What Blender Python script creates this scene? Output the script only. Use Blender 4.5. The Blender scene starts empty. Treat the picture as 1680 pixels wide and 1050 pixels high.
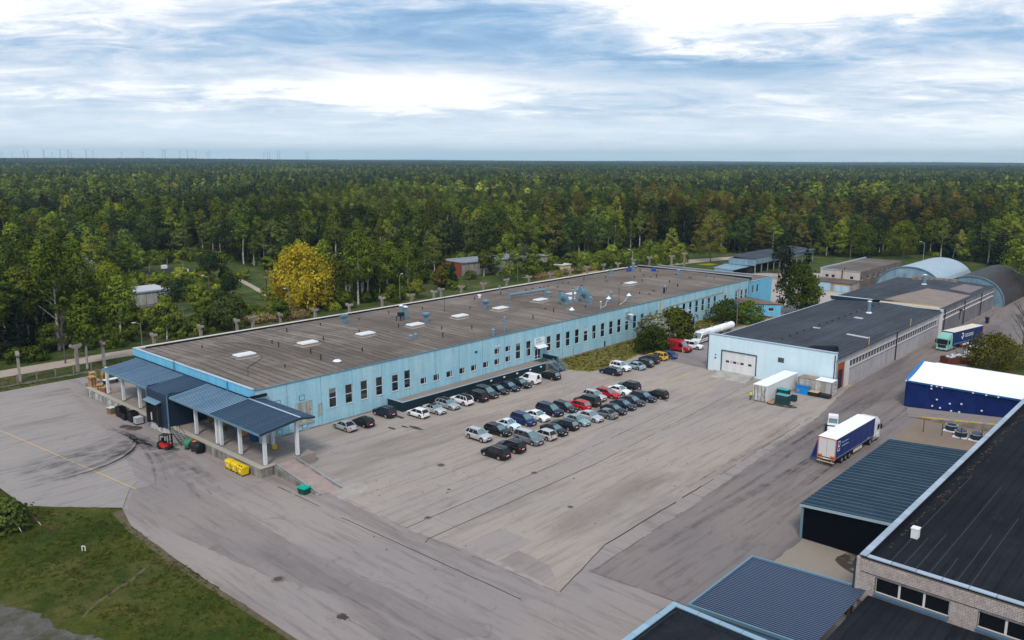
import bpy, math, random
import numpy as np
from mathutils import Matrix, Vector
from mathutils import noise as mnoise
random.seed(7); np.random.seed(7)
scene = bpy.context.scene
col = scene.collection
R = math.radians
# ------------------------------------------------------------------ camera
cd = bpy.data.cameras.new('camera'); cam = bpy.data.objects.new('camera', cd); col.objects.link(cam)
cd.sensor_width = 36.0; cd.lens = 36.0 * 1348.0 / 1680.0; cd.clip_start = 0.5; cd.clip_end = 40000
rt, upv, bk = (0.672698, -0.739911, 0.002944), (0.139744, 0.130956, 0.98149), (-0.726601, -0.659835, 0.191492)
cam.matrix_world = Matrix(((rt[0], upv[0], bk[0], 0.0), (rt[1], upv[1], bk[1], 0.0), (rt[2], upv[2], bk[2], 41.0), (0, 0, 0, 1)))
scene.camera = cam
# ------------------------------------------------------------------ sky, sun, exposure
SUN_AZ, SUN_EL = R(215.0), R(48.0)       # direction the light comes from (math angle in XY), elevation
w = bpy.data.worlds.new("World"); scene.world = w; w.use_nodes = True
nt = w.node_tree; nt.nodes.clear()
def N(t, ty, **kw):
    n = t.nodes.new(ty)
    for k, v in kw.items():
        if k.startswith('i_'):
            n.inputs[k[2:].replace('_', ' ')].default_value = v
        else: setattr(n, k, v)
    return n
def ramp(t, stops, interp='LINEAR'):
    n = t.nodes.new('ShaderNodeValToRGB'); cr = n.color_ramp; cr.interpolation = interp
    while len(cr.elements) > 1: cr.elements.remove(cr.elements[-1])
    cr.elements[0].position, c = stops[0]; cr.elements[0].color = (*c, 1) if len(c) == 3 else c
    for p, c in stops[1:]:
        e = cr.elements.new(p); e.color = (*c, 1) if len(c) == 3 else c
    return n
def math_n(t, op, a, b=None, clamp=False):
    n = t.nodes.new('ShaderNodeMath'); n.operation = op; n.use_clamp = clamp
    for i, v in enumerate((a, b)):
        if v is None: continue
        if isinstance(v, (int, float)): n.inputs[i].default_value = v
        else: t.links.new(v, n.inputs[i])
    return n.outputs[0]
def mixc(t, fac, a, b, blend='MIX'):
    n = t.nodes.new('ShaderNodeMix'); n.data_type = 'RGBA'; n.blend_type = blend
    for s, v in ((n.inputs[0], fac), (n.inputs[6], a), (n.inputs[7], b)):
        if isinstance(v, (int, float)): s.default_value = v
        elif isinstance(v, tuple): s.default_value = (*v[:3], 1)
        else: t.links.new(v, s)
    return n.outputs[2]
L = nt.links.new
sky = N(nt, 'ShaderNodeTexSky', sky_type='NISHITA', sun_disc=False)
sky.sun_elevation = SUN_EL; sky.sun_rotation = R(90) - SUN_AZ; sky.air_density = 1.3; sky.dust_density = 1.5; sky.ozone_density = 2.0
tc = N(nt, 'ShaderNodeTexCoord')
sp = N(nt, 'ShaderNodeSeparateXYZ'); L(tc.outputs['Generated'], sp.inputs[0])
zc = math_n(nt, 'MAXIMUM', sp.outputs[2], 0.0)
den = math_n(nt, 'ADD', zc, 0.11)
# rotate so that u runs across the view and v away from it
u_ = math_n(nt, 'ADD', math_n(nt, 'MULTIPLY', sp.outputs[0], rt[0]), math_n(nt, 'MULTIPLY', sp.outputs[1], rt[1]))
v_ = math_n(nt, 'ADD', math_n(nt, 'MULTIPLY', sp.outputs[0], -bk[0]), math_n(nt, 'MULTIPLY', sp.outputs[1], -bk[1]))
cx = N(nt, 'ShaderNodeCombineXYZ')
L(math_n(nt, 'DIVIDE', u_, den), cx.inputs[0]); L(math_n(nt, 'DIVIDE', v_, den), cx.inputs[1])
def cloudnoise(scale, sx, sy, seed, detail=7, rough=.55, dist=0.6):
    m = N(nt, 'ShaderNodeMapping'); m.inputs['Scale'].default_value = (sx, sy, 1); m.inputs['Location'].default_value = (seed, seed * .37, seed * .11)
    L(cx.outputs[0], m.inputs[0])
    n = N(nt, 'ShaderNodeTexNoise'); n.inputs['Scale'].default_value = scale; n.inputs['Detail'].default_value = detail
    n.inputs['Roughness'].default_value = rough; n.inputs['Distortion'].default_value = dist
    L(m.outputs[0], n.inputs['Vector']); return n.outputs['Fac']
n1 = cloudnoise(0.8, 1.0, 1.0, 3.1, 9, .62, .5)
n2 = cloudnoise(2.6, 0.8, 1.25, 11.7, 10, .68, .6)
n3 = cloudnoise(0.22, 1.0, 1.2, 23.0, 4, .5, .3)
cov = math_n(nt, 'ADD', math_n(nt, 'MULTIPLY', n1, .5), math_n(nt, 'MULTIPLY', n2, .5))
cov = math_n(nt, 'ADD', math_n(nt, 'MULTIPLY', cov, .72), math_n(nt, 'MULTIPLY', n3, .28))
uu = math_n(nt, 'DIVIDE', u_, math_n(nt, 'MAXIMUM', v_, .05)); ee = math_n(nt, 'DIVIDE', zc, math_n(nt, 'MAXIMUM', v_, .05))
uu = math_n(nt, 'ADD', uu, math_n(nt, 'MULTIPLY', math_n(nt, 'SUBTRACT', n1, .5), .35)); ee = math_n(nt, 'ADD', ee, math_n(nt, 'MULTIPLY', math_n(nt, 'SUBTRACT', n2, .5), .05))
front = math_n(nt, 'GREATER_THAN', v_, .05)
for u0, e0, su, se, am in [(-.13, .080, .22, .018, .12), (.30, .180, .26, .035, .14), (.22, .140, .10, .012, .09), (.52, .10, .16, .02, .10), (-.62, .165, .20, .02, .08), (-.05, .150, .28, .034, -.115), (.30, .108, .20, .018, -.12), (.56, .150, .16, .02, -.08), (-.45, .125, .15, .016, -.05), (-.48, .06, .22, .014, -.06), (.1, .05, .3, .01, -.04)]:
    q1 = math_n(nt, 'DIVIDE', math_n(nt, 'SUBTRACT', uu, u0), su); q2 = math_n(nt, 'DIVIDE', math_n(nt, 'SUBTRACT', ee, e0), se)
    g_ = math_n(nt, 'EXPONENT', math_n(nt, 'MULTIPLY', math_n(nt, 'ADD', math_n(nt, 'MULTIPLY', q1, q1), math_n(nt, 'MULTIPLY', q2, q2)), -1.0))
    cov = math_n(nt, 'ADD', cov, math_n(nt, 'MULTIPLY', math_n(nt, 'MULTIPLY', g_, front), am))
cr_ = ramp(nt, [(0.32, (0.13, 0.25, 0.45)), (0.39, (0.22, 0.35, 0.53)), (0.445, (0.37, 0.46, 0.59)), (0.50, (0.54, 0.58, 0.65)), (0.56, (0.78, 0.80, 0.84)), (0.64, (0.93, 0.94, 0.96))])
L(cov, cr_.inputs[0])
covf = ramp(nt, [(0.28, (.72,) * 3), (0.50, (.93,) * 3)]); L(cov, covf.inputs[0])
skys = mixc(nt, 1.0, sky.outputs[0], (0.07, 0.07, 0.07), 'MULTIPLY')
mixed = mixc(nt, covf.outputs[0], skys, cr_.outputs[0])
# pale bright band just above the horizon
hb = ramp(nt, [(0.0, (1, 1, 1)), (0.022, (.95,) * 3), (0.06, (.35,) * 3), (0.11, (0, 0, 0))]); L(zc, hb.inputs[0])
hbf = math_n(nt, 'MULTIPLY', hb.outputs[0], .75)
final = mixc(nt, hbf, mixed, (0.66, 0.72, 0.77))
bg = N(nt, 'ShaderNodeBackground'); L(final, bg.inputs[0]); bg.inputs[1].default_value = 1.0
wo = N(nt, 'ShaderNodeOutputWorld'); L(bg.outputs[0], wo.inputs[0])
sd = bpy.data.lights.new('sun', 'SUN'); sd.energy = 1.5; sd.angle = R(12); sd.color = (1.0, .91, .80)
so = bpy.data.objects.new('sun', sd); col.objects.link(so)
dv = Vector((math.cos(SUN_AZ) * math.cos(SUN_EL), math.sin(SUN_AZ) * math.cos(SUN_EL), math.sin(SUN_EL)))
so.rotation_euler = dv.to_track_quat('Z', 'Y').to_euler(); so.location = (0, 0, 80)
vs = scene.view_settings; vs.view_transform = 'Standard'; vs.look = 'None'; vs.exposure = 0.66; vs.gamma = 1.0; vs.use_curve_mapping = False
scene.cycles.use_denoising = True; scene.cycles.max_bounces = 6; scene.cycles.diffuse_bounces = 3; scene.cycles.glossy_bounces = 3
scene.cycles.transparent_max_bounces = 8; scene.cycles.volume_bounces = 0; scene.cycles.use_adaptive_sampling = True
# ------------------------------------------------------------------ materials
MATS = {}
def pbr(name, c, rough=.7, metal=0.0, var=.12, scale=1.0, c2=None, f2=.5, s2=.3, bump=0.0, world=True, spec=.2, rnd=0.0, stretch=None, streak=0.0, coat=0.0):
    """one procedural material: base colour, fine mottling, an optional second colour in blotches, vertical streaks, relief"""
    if name in MATS: return MATS[name]
    m = bpy.data.materials.new(name); m.use_nodes = True; t = m.node_tree; t.nodes.clear()
    o = t.nodes.new('ShaderNodeOutputMaterial'); b = t.nodes.new('ShaderNodeBsdfPrincipled'); t.links.new(b.outputs[0], o.inputs[0])
    b.inputs['Roughness'].default_value = rough; b.inputs['Metallic'].default_value = metal; b.inputs['Specular IOR Level'].default_value = spec
    if coat: b.inputs['Coat Weight'].default_value = coat; b.inputs['Coat Roughness'].default_value = .06
    if world: src = t.nodes.new('ShaderNodeNewGeometry').outputs['Position']
    else: src = t.nodes.new('ShaderNodeTexCoord').outputs['Object']
    if stretch:
        mp = t.nodes.new('ShaderNodeMapping'); mp.inputs['Scale'].default_value = stretch; t.links.new(src, mp.inputs[0]); src2 = mp.outputs[0]
    else: src2 = src
    def noi(s, d=4, so=src2, r=.6):
        n = t.nodes.new('ShaderNodeTexNoise'); n.inputs['Scale'].default_value = s; n.inputs['Detail'].default_value = d; n.inputs['Roughness'].default_value = r
        t.links.new(so, n.inputs['Vector']); return n.outputs['Fac']
    cc = tuple(c)
    if c2 is not None:
        rp = ramp(t, [(max(0, .5 - .18), (0, 0, 0)), (.5 + .18, (1, 1, 1))]); t.links.new(noi(s2, 6), rp.inputs[0])
        cc = mixc(t, math_n(t, 'MULTIPLY', rp.outputs[0], f2 * 2 if f2 < .5 else 1.0, True), tuple(c), tuple(c2))
    nf = noi(3.1 * scale, 6)
    f = math_n(t, 'ADD', math_n(t, 'MULTIPLY', nf, 2 * var), 1 - var)
    hs = t.nodes.new('ShaderNodeMix'); hs.data_type = 'RGBA'; hs.blend_type = 'MULTIPLY'; hs.inputs[0].default_value = 1
    if isinstance(cc, tuple): hs.inputs[6].default_value = (*cc[:3], 1)
    else: t.links.new(cc, hs.inputs[6])
    cb = t.nodes.new('ShaderNodeCombineColor')
    for i in range(3): t.links.new(f, cb.inputs[i])
    t.links.new(cb.outputs[0], hs.inputs[7]); outc = hs.outputs[2]
    if streak:
        mp = t.nodes.new('ShaderNodeMapping'); mp.inputs['Scale'].default_value = (1.1, 1.1, .16); t.links.new(src, mp.inputs[0])
        sn = noi(1.0, 5, mp.outputs[0], .65)
        rp = ramp(t, [(.38, (1 - streak,) * 3), (.62, (1 + streak * .5,) * 3)]); t.links.new(sn, rp.inputs[0])
        outc = mixc(t, 1.0, outc, rp.outputs[0], 'MULTIPLY')
    if rnd:
        oi = t.nodes.new('ShaderNodeObjectInfo'); rf = math_n(t, 'ADD', math_n(t, 'MULTIPLY', oi.outputs['Random'], 2 * rnd), 1 - rnd)
        cb2 = t.nodes.new('ShaderNodeCombineColor')
        for i in range(3): t.links.new(rf, cb2.inputs[i])
        outc = mixc(t, 1.0, outc, cb2.outputs[0], 'MULTIPLY')
    t.links.new(outc, b.inputs['Base Color'])
    if bump:
        bn = t.nodes.new('ShaderNodeBump'); bn.inputs['Strength'].default_value = bump; bn.inputs['Distance'].default_value = .05
        t.links.new(noi(9 * scale, 4), bn.inputs['Height']); t.links.new(bn.outputs[0], b.inputs['Normal'])
    MATS[name] = m; m.diffuse_color = (*c[:3], 1); return m
def paint(name, c, rough=.28, metal=.0): return pbr(name, c, rough, metal, .04, .6, world=False, spec=.22, coat=.16)
M_white = pbr('white_plastic', (.72, .74, .76), .5, var=.05)
M_dark = pbr('dark_metal', (.02, .022, .026), .5, var=.2)
M_rub = pbr('rubber', (.018, .018, .02), .8, var=.2, world=False)
M_rim = pbr('wheel_rim', (.45, .46, .48), .3, .7, .05, world=False)
M_glass = pbr('window_glass', (.012, .016, .02), .08, var=.3, scale=.3, spec=.8)
M_cglass = pbr('side_window_glass', (.01, .013, .016), .06, var=.05, world=False, spec=.35)
M_wglass = pbr('windscreen_glass', (.16, .26, .28), .05, .35, .12, 2, world=False, spec=.8)  # greenish glass; the pale sky reflection is put into the base colour
M_conc = pbr('weathered_concrete', (.27, .255, .23), .9, var=.2, scale=1, c2=(.15, .135, .12), s2=.5, bump=.4, streak=.25)
M_steel = pbr('galvanised_steel', (.40, .45, .48), .4, .5, .12)
M_roofw = pbr('white_roof_sheet', (.82, .83, .84), .6, var=.04)
M_wood = pbr('raw_timber', (.40, .24, .11), .8, var=.4, scale=3, rnd=.35)
M_lampred = pbr('red_lamp', (.5, .01, .01), .3, var=.05, world=False)
M_lampw = pbr('clear_lamp', (.7, .72, .72), .15, var=.05, world=False, spec=.8)
M_plate = pbr('plate_white', (.75, .75, .75), .5, var=.05, world=False)
M_black = pbr('black_plastic', (.02, .02, .022), .6, var=.1, world=False)
# ------------------------------------------------------------------ mesh helper
ORG = {}
class MB:
    def __init__(s): s.v = []; s.f = []
    def add(s, vs, fs):
        n = len(s.v); s.v.extend(vs); s.f.extend(tuple(i + n for i in f) for f in fs); return s
    def box(s, x0, x1, y0, y1, z0, z1):
        return s.add([(x0, y0, z0), (x1, y0, z0), (x1, y1, z0), (x0, y1, z0), (x0, y0, z1), (x1, y0, z1), (x1, y1, z1), (x0, y1, z1)],
                     [(0, 3, 2, 1), (4, 5, 6, 7), (0, 1, 5, 4), (1, 2, 6, 5), (2, 3, 7, 6), (3, 0, 4, 7)])
    def obox(s, cx, cy, z0, lx, ly, h, a=0.0, tilt=0.0):
        c, sn = math.cos(a), math.sin(a); P = []
        for z in (0, h):
            for dx, dy in ((-1, -1), (1, -1), (1, 1), (-1, 1)):
                x, y = dx * lx / 2, dy * ly / 2; P.append((cx + x * c - y * sn, cy + x * sn + y * c, z0 + z + tilt * x))
        return s.add(P, [(0, 3, 2, 1), (4, 5, 6, 7), (0, 1, 5, 4), (1, 2, 6, 5), (2, 3, 7, 6), (3, 0, 4, 7)])
    def hexa(s, b, t):   # four bottom corners, four top corners (counter-clockwise)
        return s.add(list(b) + list(t), [(0, 3, 2, 1), (4, 5, 6, 7), (0, 1, 5, 4), (1, 2, 6, 5), (2, 3, 7, 6), (3, 0, 4, 7)])
    def quad(s, a, b, c, d): return s.add([a, b, c, d], [(0, 1, 2, 3)])
    def poly(s, pts, z): return s.add([(x, y, z) for x, y in pts], [tuple(range(len(pts)))])
    def prism(s, pts, z0, z1):
        n = len(pts)
        return s.add([(x, y, z0) for x, y in pts] + [(x, y, z1) for x, y in pts],
                     [tuple(range(n - 1, -1, -1)), tuple(range(n, 2 * n))] + [(i, (i + 1) % n, n + (i + 1) % n, n + i) for i in range(n)])
    def tube(s, p0, p1, r0, r1=None, n=8, cap=True):
        r1 = r0 if r1 is None else r1; a, b = Vector(p0), Vector(p1); d = b - a
        if d.length < 1e-6: return s
        d.normalize(); u = d.orthogonal().normalized(); v = d.cross(u); P = []
        for c, r in ((a, r0), (b, r1)):
            for i in range(n):
                t = 2 * math.pi * i / n; P.append(tuple(c + u * (r * math.cos(t)) + v * (r * math.sin(t))))
        F = [(i, (i + 1) % n, n + (i + 1) % n, n + i) for i in range(n)]
        if cap: F += [tuple(range(n - 1, -1, -1)), tuple(range(n, 2 * n))]
        return s.add(P, F)
    def path(s, pts, r, n=6):
        for a, b in zip(pts[:-1], pts[1:]): s.tube(a, b, r, r, n)
        return s
    def bar(s, p0, p1, w_, h_):   # rectangular bar between two points, h_ vertical
        a, b = Vector(p0), Vector(p1); d = (b - a).normalized(); sd_ = Vector((-d.y, d.x, 0))
        if sd_.length < 1e-4: sd_ = Vector((1, 0, 0))
        sd_.normalize(); up = d.cross(sd_); up.normalize(); q = []
        for c in (a, b):
            for i, j in ((-1, -1), (1, -1), (1, 1), (-1, 1)): q.append(tuple(c + sd_ * (i * w_ / 2) + up * (j * h_ / 2)))
        return s.add(q, [(0, 3, 2, 1), (4, 5, 6, 7), (0, 1, 5, 4), (1, 2, 6, 5), (2, 3, 7, 6), (3, 0, 4, 7)])
    def strip(s, pts, wd, z):     # flat strip along a 2-D polyline
        P = []
        for i, (x, y) in enumerate(pts):
            a = pts[max(0, i - 1)]; b = pts[min(len(pts) - 1, i + 1)]; dx, dy = b[0] - a[0], b[1] - a[1]; l = math.hypot(dx, dy) or 1
            wv = wd[i] if isinstance(wd, (list, tuple)) else wd
            nx, ny = -dy / l * wv / 2, dx / l * wv / 2; P += [(x - nx, y - ny, z), (x + nx, y + ny, z)]
        return s.add(P, [(2 * i, 2 * i + 2, 2 * i + 3, 2 * i + 1) for i in range(len(pts) - 1)])
    def blob(s, c, rx, ry, rz, n=8, m=5, half=False, jit=0.0):
        P = []; F = []
        for j in range(m + 1):
            ph = math.pi * (j / m) * (0.5 if half else 1)
            for i in range(n):
                t = 2 * math.pi * i / n; k = 1 + random.uniform(-jit, jit)
                P.append((c[0] + rx * k * math.sin(ph) * math.cos(t), c[1] + ry * k * math.sin(ph) * math.sin(t), c[2] + rz * k * math.cos(ph)))
        for j in range(m):
            for i in range(n): F.append((j * n + i, (j + 1) * n + i, (j + 1) * n + (i + 1) % n, j * n + (i + 1) % n))
        return s.add(P, F)
    def mesh(s, name, m=None, off=(0, 0, 0), smooth=False):
        me = bpy.data.meshes.new(name); ox, oy, oz = off
        me.from_pydata([(x - ox, y - oy, z - oz) for x, y, z in s.v], [], s.f)
        if m: me.materials.append(m)
        if smooth: me.polygons.foreach_set('use_smooth', [True] * len(me.polygons))
        me.update(); return me
    def build(s, name, m, parent=None, smooth=False, local=False, auto=None):
        off = (0, 0, 0)
        if parent is not None and not local: off = ORG.get(parent.name, (0, 0, 0))
        me = s.mesh(name, m, off, smooth)
        if auto: me.set_sharp_from_angle(angle=R(auto))
        o = bpy.data.objects.new(name, me); col.objects.link(o)
        if parent is not None: o.parent = parent; ORG[o.name] = off
        else: ORG[o.name] = (0, 0, 0)
        return o
def tag(o, label=None, cat=None, group=None, kind=None):
    if label: o['label'] = label
    if cat: o['category'] = cat
    if group: o['group'] = group
    if kind: o['kind'] = kind
    return o
def thing(name, loc, label, cat, group=None, rz=0.0):
    o = bpy.data.objects.new(name, None); col.objects.link(o); o.location = loc; o.rotation_euler = (0, 0, rz); o.empty_display_size = .3
    ORG[o.name] = tuple(loc); return tag(o, label, cat, group)
def solo(mb, name, m, loc, label, cat, group=None, smooth=False):   # a thing that is one mesh, origin at its base
    me = mb.mesh(name, m, loc, smooth); o = bpy.data.objects.new(name, me); col.objects.link(o); o.location = loc; ORG[o.name] = tuple(loc)
    return tag(o, label, cat, group)
def inst(name, me, parent, loc=(0, 0, 0), rz=0.0, sc=None):
    o = bpy.data.objects.new(name, me); col.objects.link(o); o.location = loc; o.rotation_euler = (0, 0, rz); o.parent = parent
    if sc: o.scale = sc
    return o
def copy_tree(o, parent=None):
    c = o.copy(); col.objects.link(c)
    if parent is not None: c.parent = parent
    for ch in list(KIDS.get(o.name, ())) or list(o.children): copy_tree(ch, c)
    return c
KIDS = {}
def struct(mb, name, m, smooth=False): return tag(mb.build(name, m, smooth=smooth), kind='structure')
def text_part(txt, parent, loc, rot, size, m, name='lettering', depth=.01, local=True, shear=0.0):
    cu = bpy.data.curves.new('txt', 'FONT'); cu.body = txt; cu.size = size; cu.extrude = depth; cu.align_x = 'CENTER'; cu.align_y = 'CENTER'; cu.shear = shear
    cu.resolution_u = 3; to = bpy.data.objects.new('txt', cu); col.objects.link(to)
    dg = bpy.context.evaluated_depsgraph_get(); me = bpy.data.meshes.new_from_object(to.evaluated_get(dg)); bpy.data.objects.remove(to)
    me.materials.clear(); me.materials.append(m); o = bpy.data.objects.new(name, me); col.objects.link(o); o.parent = parent
    if not local: og = ORG[parent.name]; loc = tuple(a - b for a, b in zip(loc, og))
    o.location = loc; o.rotation_euler = rot; return o
# ================================================================== GROUND
def ground_h(x, y):
    d = math.hypot(x, y)
    if d < 900: return 0.0
    az = math.atan2(y, x); k = min(1, (d - 900) / 3800.0); k = k * k * (3 - 2 * k)
    left = 1 / (1 + math.exp(-(az - R(48)) * 6))
    n = mnoise.noise(Vector((x / 1500.0, y / 1500.0, 3.3)))
    return k * (4 + 17 * left + 9 * n)
def asphalt(name, base, warm, dark, lanes=1.0, coarse=1.0, seed=0.0):
    yd = name in ('forecourt_asphalt', 'worn_asphalt')   # traffic there runs the other way
    m = bpy.data.materials.new(name); m.use_nodes = True; t = m.node_tree; t.nodes.clear(); MATS[name] = m
    o = t.nodes.new('ShaderNodeOutputMaterial'); b = t.nodes.new('ShaderNodeBsdfPrincipled'); t.links.new(b.outputs[0], o.inputs[0])
    b.inputs['Roughness'].default_value = .9; b.inputs['Specular IOR Level'].default_value = .12
    g = t.nodes.new('ShaderNodeNewGeometry').outputs['Position']
    def noi(s, st, d=5, r=.6, off=0.0, dist=0.0):
        mp = t.nodes.new('ShaderNodeMapping'); mp.inputs['Scale'].default_value = (st[1], st[0], 1) if yd else st; mp.inputs['Location'].default_value = (off + seed, off * .7 + seed, 0); t.links.new(g, mp.inputs[0])
        n = t.nodes.new('ShaderNodeTexNoise'); n.inputs['Scale'].default_value = s; n.inputs['Detail'].default_value = d; n.inputs['Roughness'].default_value = r
        n.inputs['Distortion'].default_value = dist; t.links.new(mp.outputs[0], n.inputs['Vector']); return n.outputs['Fac']
    def rp(src, a, b_, lo=0.0, hi=1.0):
        q = ramp(t, [(a, (lo,) * 3), (b_, (hi,) * 3)]); t.links.new(src, q.inputs[0]); return q.outputs[0]
    c = mixc(t, rp(noi(.035, (1, 1, 1), 4, .6, 3), .42, .6), base, warm)
    c = mixc(t, rp(noi(.11, (.22, 1.2, 1), 6, .65, 11, .6), .52, .72, 0, .85 * lanes), c, dark)       # long worn lanes
    c = mixc(t, rp(noi(.9, (.10, 1.3, 1), 5, .7, 29), .50, .68, 0, .62 * lanes), c, dark)              # fine rolling streaks
    c = mixc(t, rp(noi(.35, (1, 1, 1), 8, .7, 41, 1.5), .58, .72, 0, .45), c, tuple(v * .62 for v in dark))       # oil and damp blotches
    c = mixc(t, rp(noi(.22, (1, .6, 1), 7, .7, 57, 1.0), .55, .75, 0, .5), c, tuple(min(1, v * 1.18) for v in base))
    c = mixc(t, rp(noi(2.6, (.5, 1, 1), 4, .8, 91), .62, .70, 0, .5), c, tuple(v * .75 for v in dark))
    fine = noi(14 * coarse, (1, 1, 1), 3, .8, 71)
    q = ramp(t, [(.3, (.80,) * 3), (.7, (1.18,) * 3)]); t.links.new(fine, q.inputs[0])
    c = mixc(t, 1.0, c, q.outputs[0], 'MULTIPLY'); t.links.new(c, b.inputs['Base Color'])
    bn = t.nodes.new('ShaderNodeBump'); bn.inputs['Strength'].default_value = .25; bn.inputs['Distance'].default_value = .02; t.links.new(fine, bn.inputs['Height']); t.links.new(bn.outputs[0], b.inputs['Normal'])
    return m
def grassmat(name, a, b_, dry, drya=.5, sc=1.0):
    m = bpy.data.materials.new(name); m.use_nodes = True; t = m.node_tree; t.nodes.clear(); MATS[name] = m
    o = t.nodes.new('ShaderNodeOutputMaterial'); b = t.nodes.new('ShaderNodeBsdfPrincipled'); t.links.new(b.outputs[0], o.inputs[0])
    b.inputs['Roughness'].default_value = .95; b.inputs['Specular IOR Level'].default_value = .1
    g = t.nodes.new('ShaderNodeNewGeometry').outputs['Position']
    def noi(s, d=5, r=.6, off=0.0):
        mp = t.nodes.new('ShaderNodeMapping'); mp.inputs['Location'].default_value = (off, off, 0); t.links.new(g, mp.inputs[0])
        n = t.nodes.new('ShaderNodeTexNoise'); n.inputs['Scale'].default_value = s * sc; n.inputs['Detail'].default_value = d; n.inputs['Roughness'].default_value = r
        t.links.new(mp.outputs[0], n.inputs['Vector']); return n.outputs['Fac']
    def rp(src, p, q_, lo=0.0, hi=1.0):
        q = ramp(t, [(p, (lo,) * 3), (q_, (hi,) * 3)]); t.links.new(src, q.inputs[0]); return q.outputs[0]
    c = mixc(t, rp(noi(.25, 6, .65, 5), .4, .6), a, b_)
    c = mixc(t, rp(noi(.14, 7, .7, 20), .5, .66, 0, drya), c, dry)
    c = mixc(t, rp(noi(1.6, 5, .75, 33), .5, .7, 0, .6), c, tuple(v * .5 for v in a))
    f = noi(9, 3, .8, 50); c = mixc(t, 1.0, c, rp(f, .3, .7, .6, 1.4), 'MULTIPLY')
    t.links.new(c, b.inputs['Base Color'])
    bn = t.nodes.new('ShaderNodeBump'); bn.inputs['Strength'].default_value = .8; bn.inputs['Distance'].default_value = .12; t.links.new(noi(5, 5, .75, 60), bn.inputs['Height']); t.links.new(bn.outputs[0], b.inputs['Normal'])
    return m
M_floor = grassmat('forest_floor', (.022, .034, .010), (.035, .045, .014), (.07, .06, .03), .5, .6)
M_field = grassmat('field_grass', (.035, .060, .012), (.060, .085, .018), (.17, .13, .055), .75, .8)
M_lawn = grassmat('lawn_grass', (.028, .048, .006), (.060, .068, .010), (.13, .105, .035), .65, .55)
M_dryg = grassmat('dry_grass', (.13, .12, .024), (.18, .15, .038), (.27, .20, .08), .7, 1.0)
mb = MB(); rings = [0, 60, 140, 260, 420, 700, 1000, 1400, 1900, 2500, 3200, 4000, 5000, 6200, 7800, 9800, 12000, 14000]; NS = 72
mb.v.append((0, 0, -.08))
for r_ in rings[1:]:
    for i in range(NS):
        a = 2 * math.pi * i / NS; x, y = r_ * math.cos(a), r_ * math.sin(a); mb.v.append((x, y, ground_h(x, y) - .08))
for i in range(NS): mb.f.append((0, 1 + i, 1 + (i + 1) % NS))
for j in range(len(rings) - 2):
    for i in range(NS):
        a = 1 + j * NS + i; b = 1 + j * NS + (i + 1) % NS; mb.f.append((a, a + NS, b + NS, b))
struct(mb, 'ground', M_floor, smooth=True)
# open meadow north and east of the works
mb = MB(); mb.poly([(-400, 163), (-400, 186), (50, 188), (78, 192), (97, 200), (97, 240), (120, 280), (128, 312), (150, 352), (178, 346), (166, 290), (190, 262), (224, 252), (234, 218), (258, 206), (300, 207), (338, 204), (337, 185), (344, 160), (360, 128), (392, 110), (372, 78), (330, 60), (300, 40), (300, -60), (260, -60), (260, 163)][::-1], -.04)
struct(mb, 'meadow', M_field)
M_yard = asphalt('yard_asphalt', (.315, .278, .255), (.35, .298, .255), (.205, .172, .15), 1.2)
M_road = asphalt('dark_asphalt', (.195, .170, .166), (.225, .19, .175), (.11, .094, .092), 1.1, 1, 40)
M_fore = asphalt('forecourt_asphalt', (.262, .232, .224), (.298, .258, .236), (.155, .132, .126), 1.0, 1, 80)
M_west = asphalt('west_slab_concrete', (.282, .257, .248), (.312, .278, .256), (.165, .145, .140), 1.0, 1, 120)
M_pink = asphalt('pale_concrete', (.40, .345, .32), (.43, .37, .34), (.29, .25, .235), .4, 1, 160)
M_sand = asphalt('sandy_track', (.36, .30, .255), (.40, .33, .27), (.22, .185, .16), .3, .6, 200)
M_dirt = asphalt('packed_dirt', (.20, .155, .125), (.25, .19, .14), (.12, .09, .07), .2, .6, 240)
M_crack = pbr('joint_filler', (.035, .03, .028), .9, var=.3)
# forecourt base under everything
mb = MB(); mb.poly([(35.2, -60), (300, -60), (300, 60), (275, 103), (262, 163), (200, 152), (59.9, 152), (59.9, 162.8), (-400, 162.8), (-400, 150), (10, 150), (29, 114), (29.2, 105.4), (36.9, 96.4), (35.5, 91.5), (35.2, 80)], 0.0)
struct(mb, 'forecourt', M_fore)
def ragged(pts, step=.9, j=.13):
    q = []
    for i in range(len(pts)):
        a, b = pts[i], pts[(i + 1) % len(pts)]; l = math.hypot(b[0] - a[0], b[1] - a[1]); n = max(1, min(80, int(l / step)))
        for k in range(n): t = k / n; q.append((a[0] + (b[0] - a[0]) * t + random.uniform(-j, j) * (k > 0), a[1] + (b[1] - a[1]) * t + random.uniform(-j, j) * (k > 0)))
    return q
def sheet(name, pts, z, m): mb = MB(); mb.poly(ragged(pts), z); return struct(mb, name, m)
sheet('car_park', [(56.3, 92), (56.2, 70), (56.3, 64), (57.2, 59), (56.9, 45.4), (68, 48.2), (128, 49.3), (150, 52.4), (152.2, 52.4), (152.2, 60), (144.6, 60), (144.6, 79), (145.5, 105.2), (62, 105.2), (62, 92)], .004, M_yard)
sheet('service_road', [(62.3, 45.6), (82, 46.4), (128, 49.3), (150, 52.4), (209, 53.2), (262, 53.2), (268, 56), (300, 58), (300, -60), (63.2, -60), (63.1, 36.4)], .004, M_road)
sheet('west_slab', [(-100, 162.5), (52.6, 162.5), (52.9, 154), (50.5, 150), (46.5, 122), (41.9, 103.4), (39.9, 101.3), (36.9, 96.5), (29.3, 105.4), (29.1, 114), (20, 130), (-100, 132)], .004, M_west)
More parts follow.
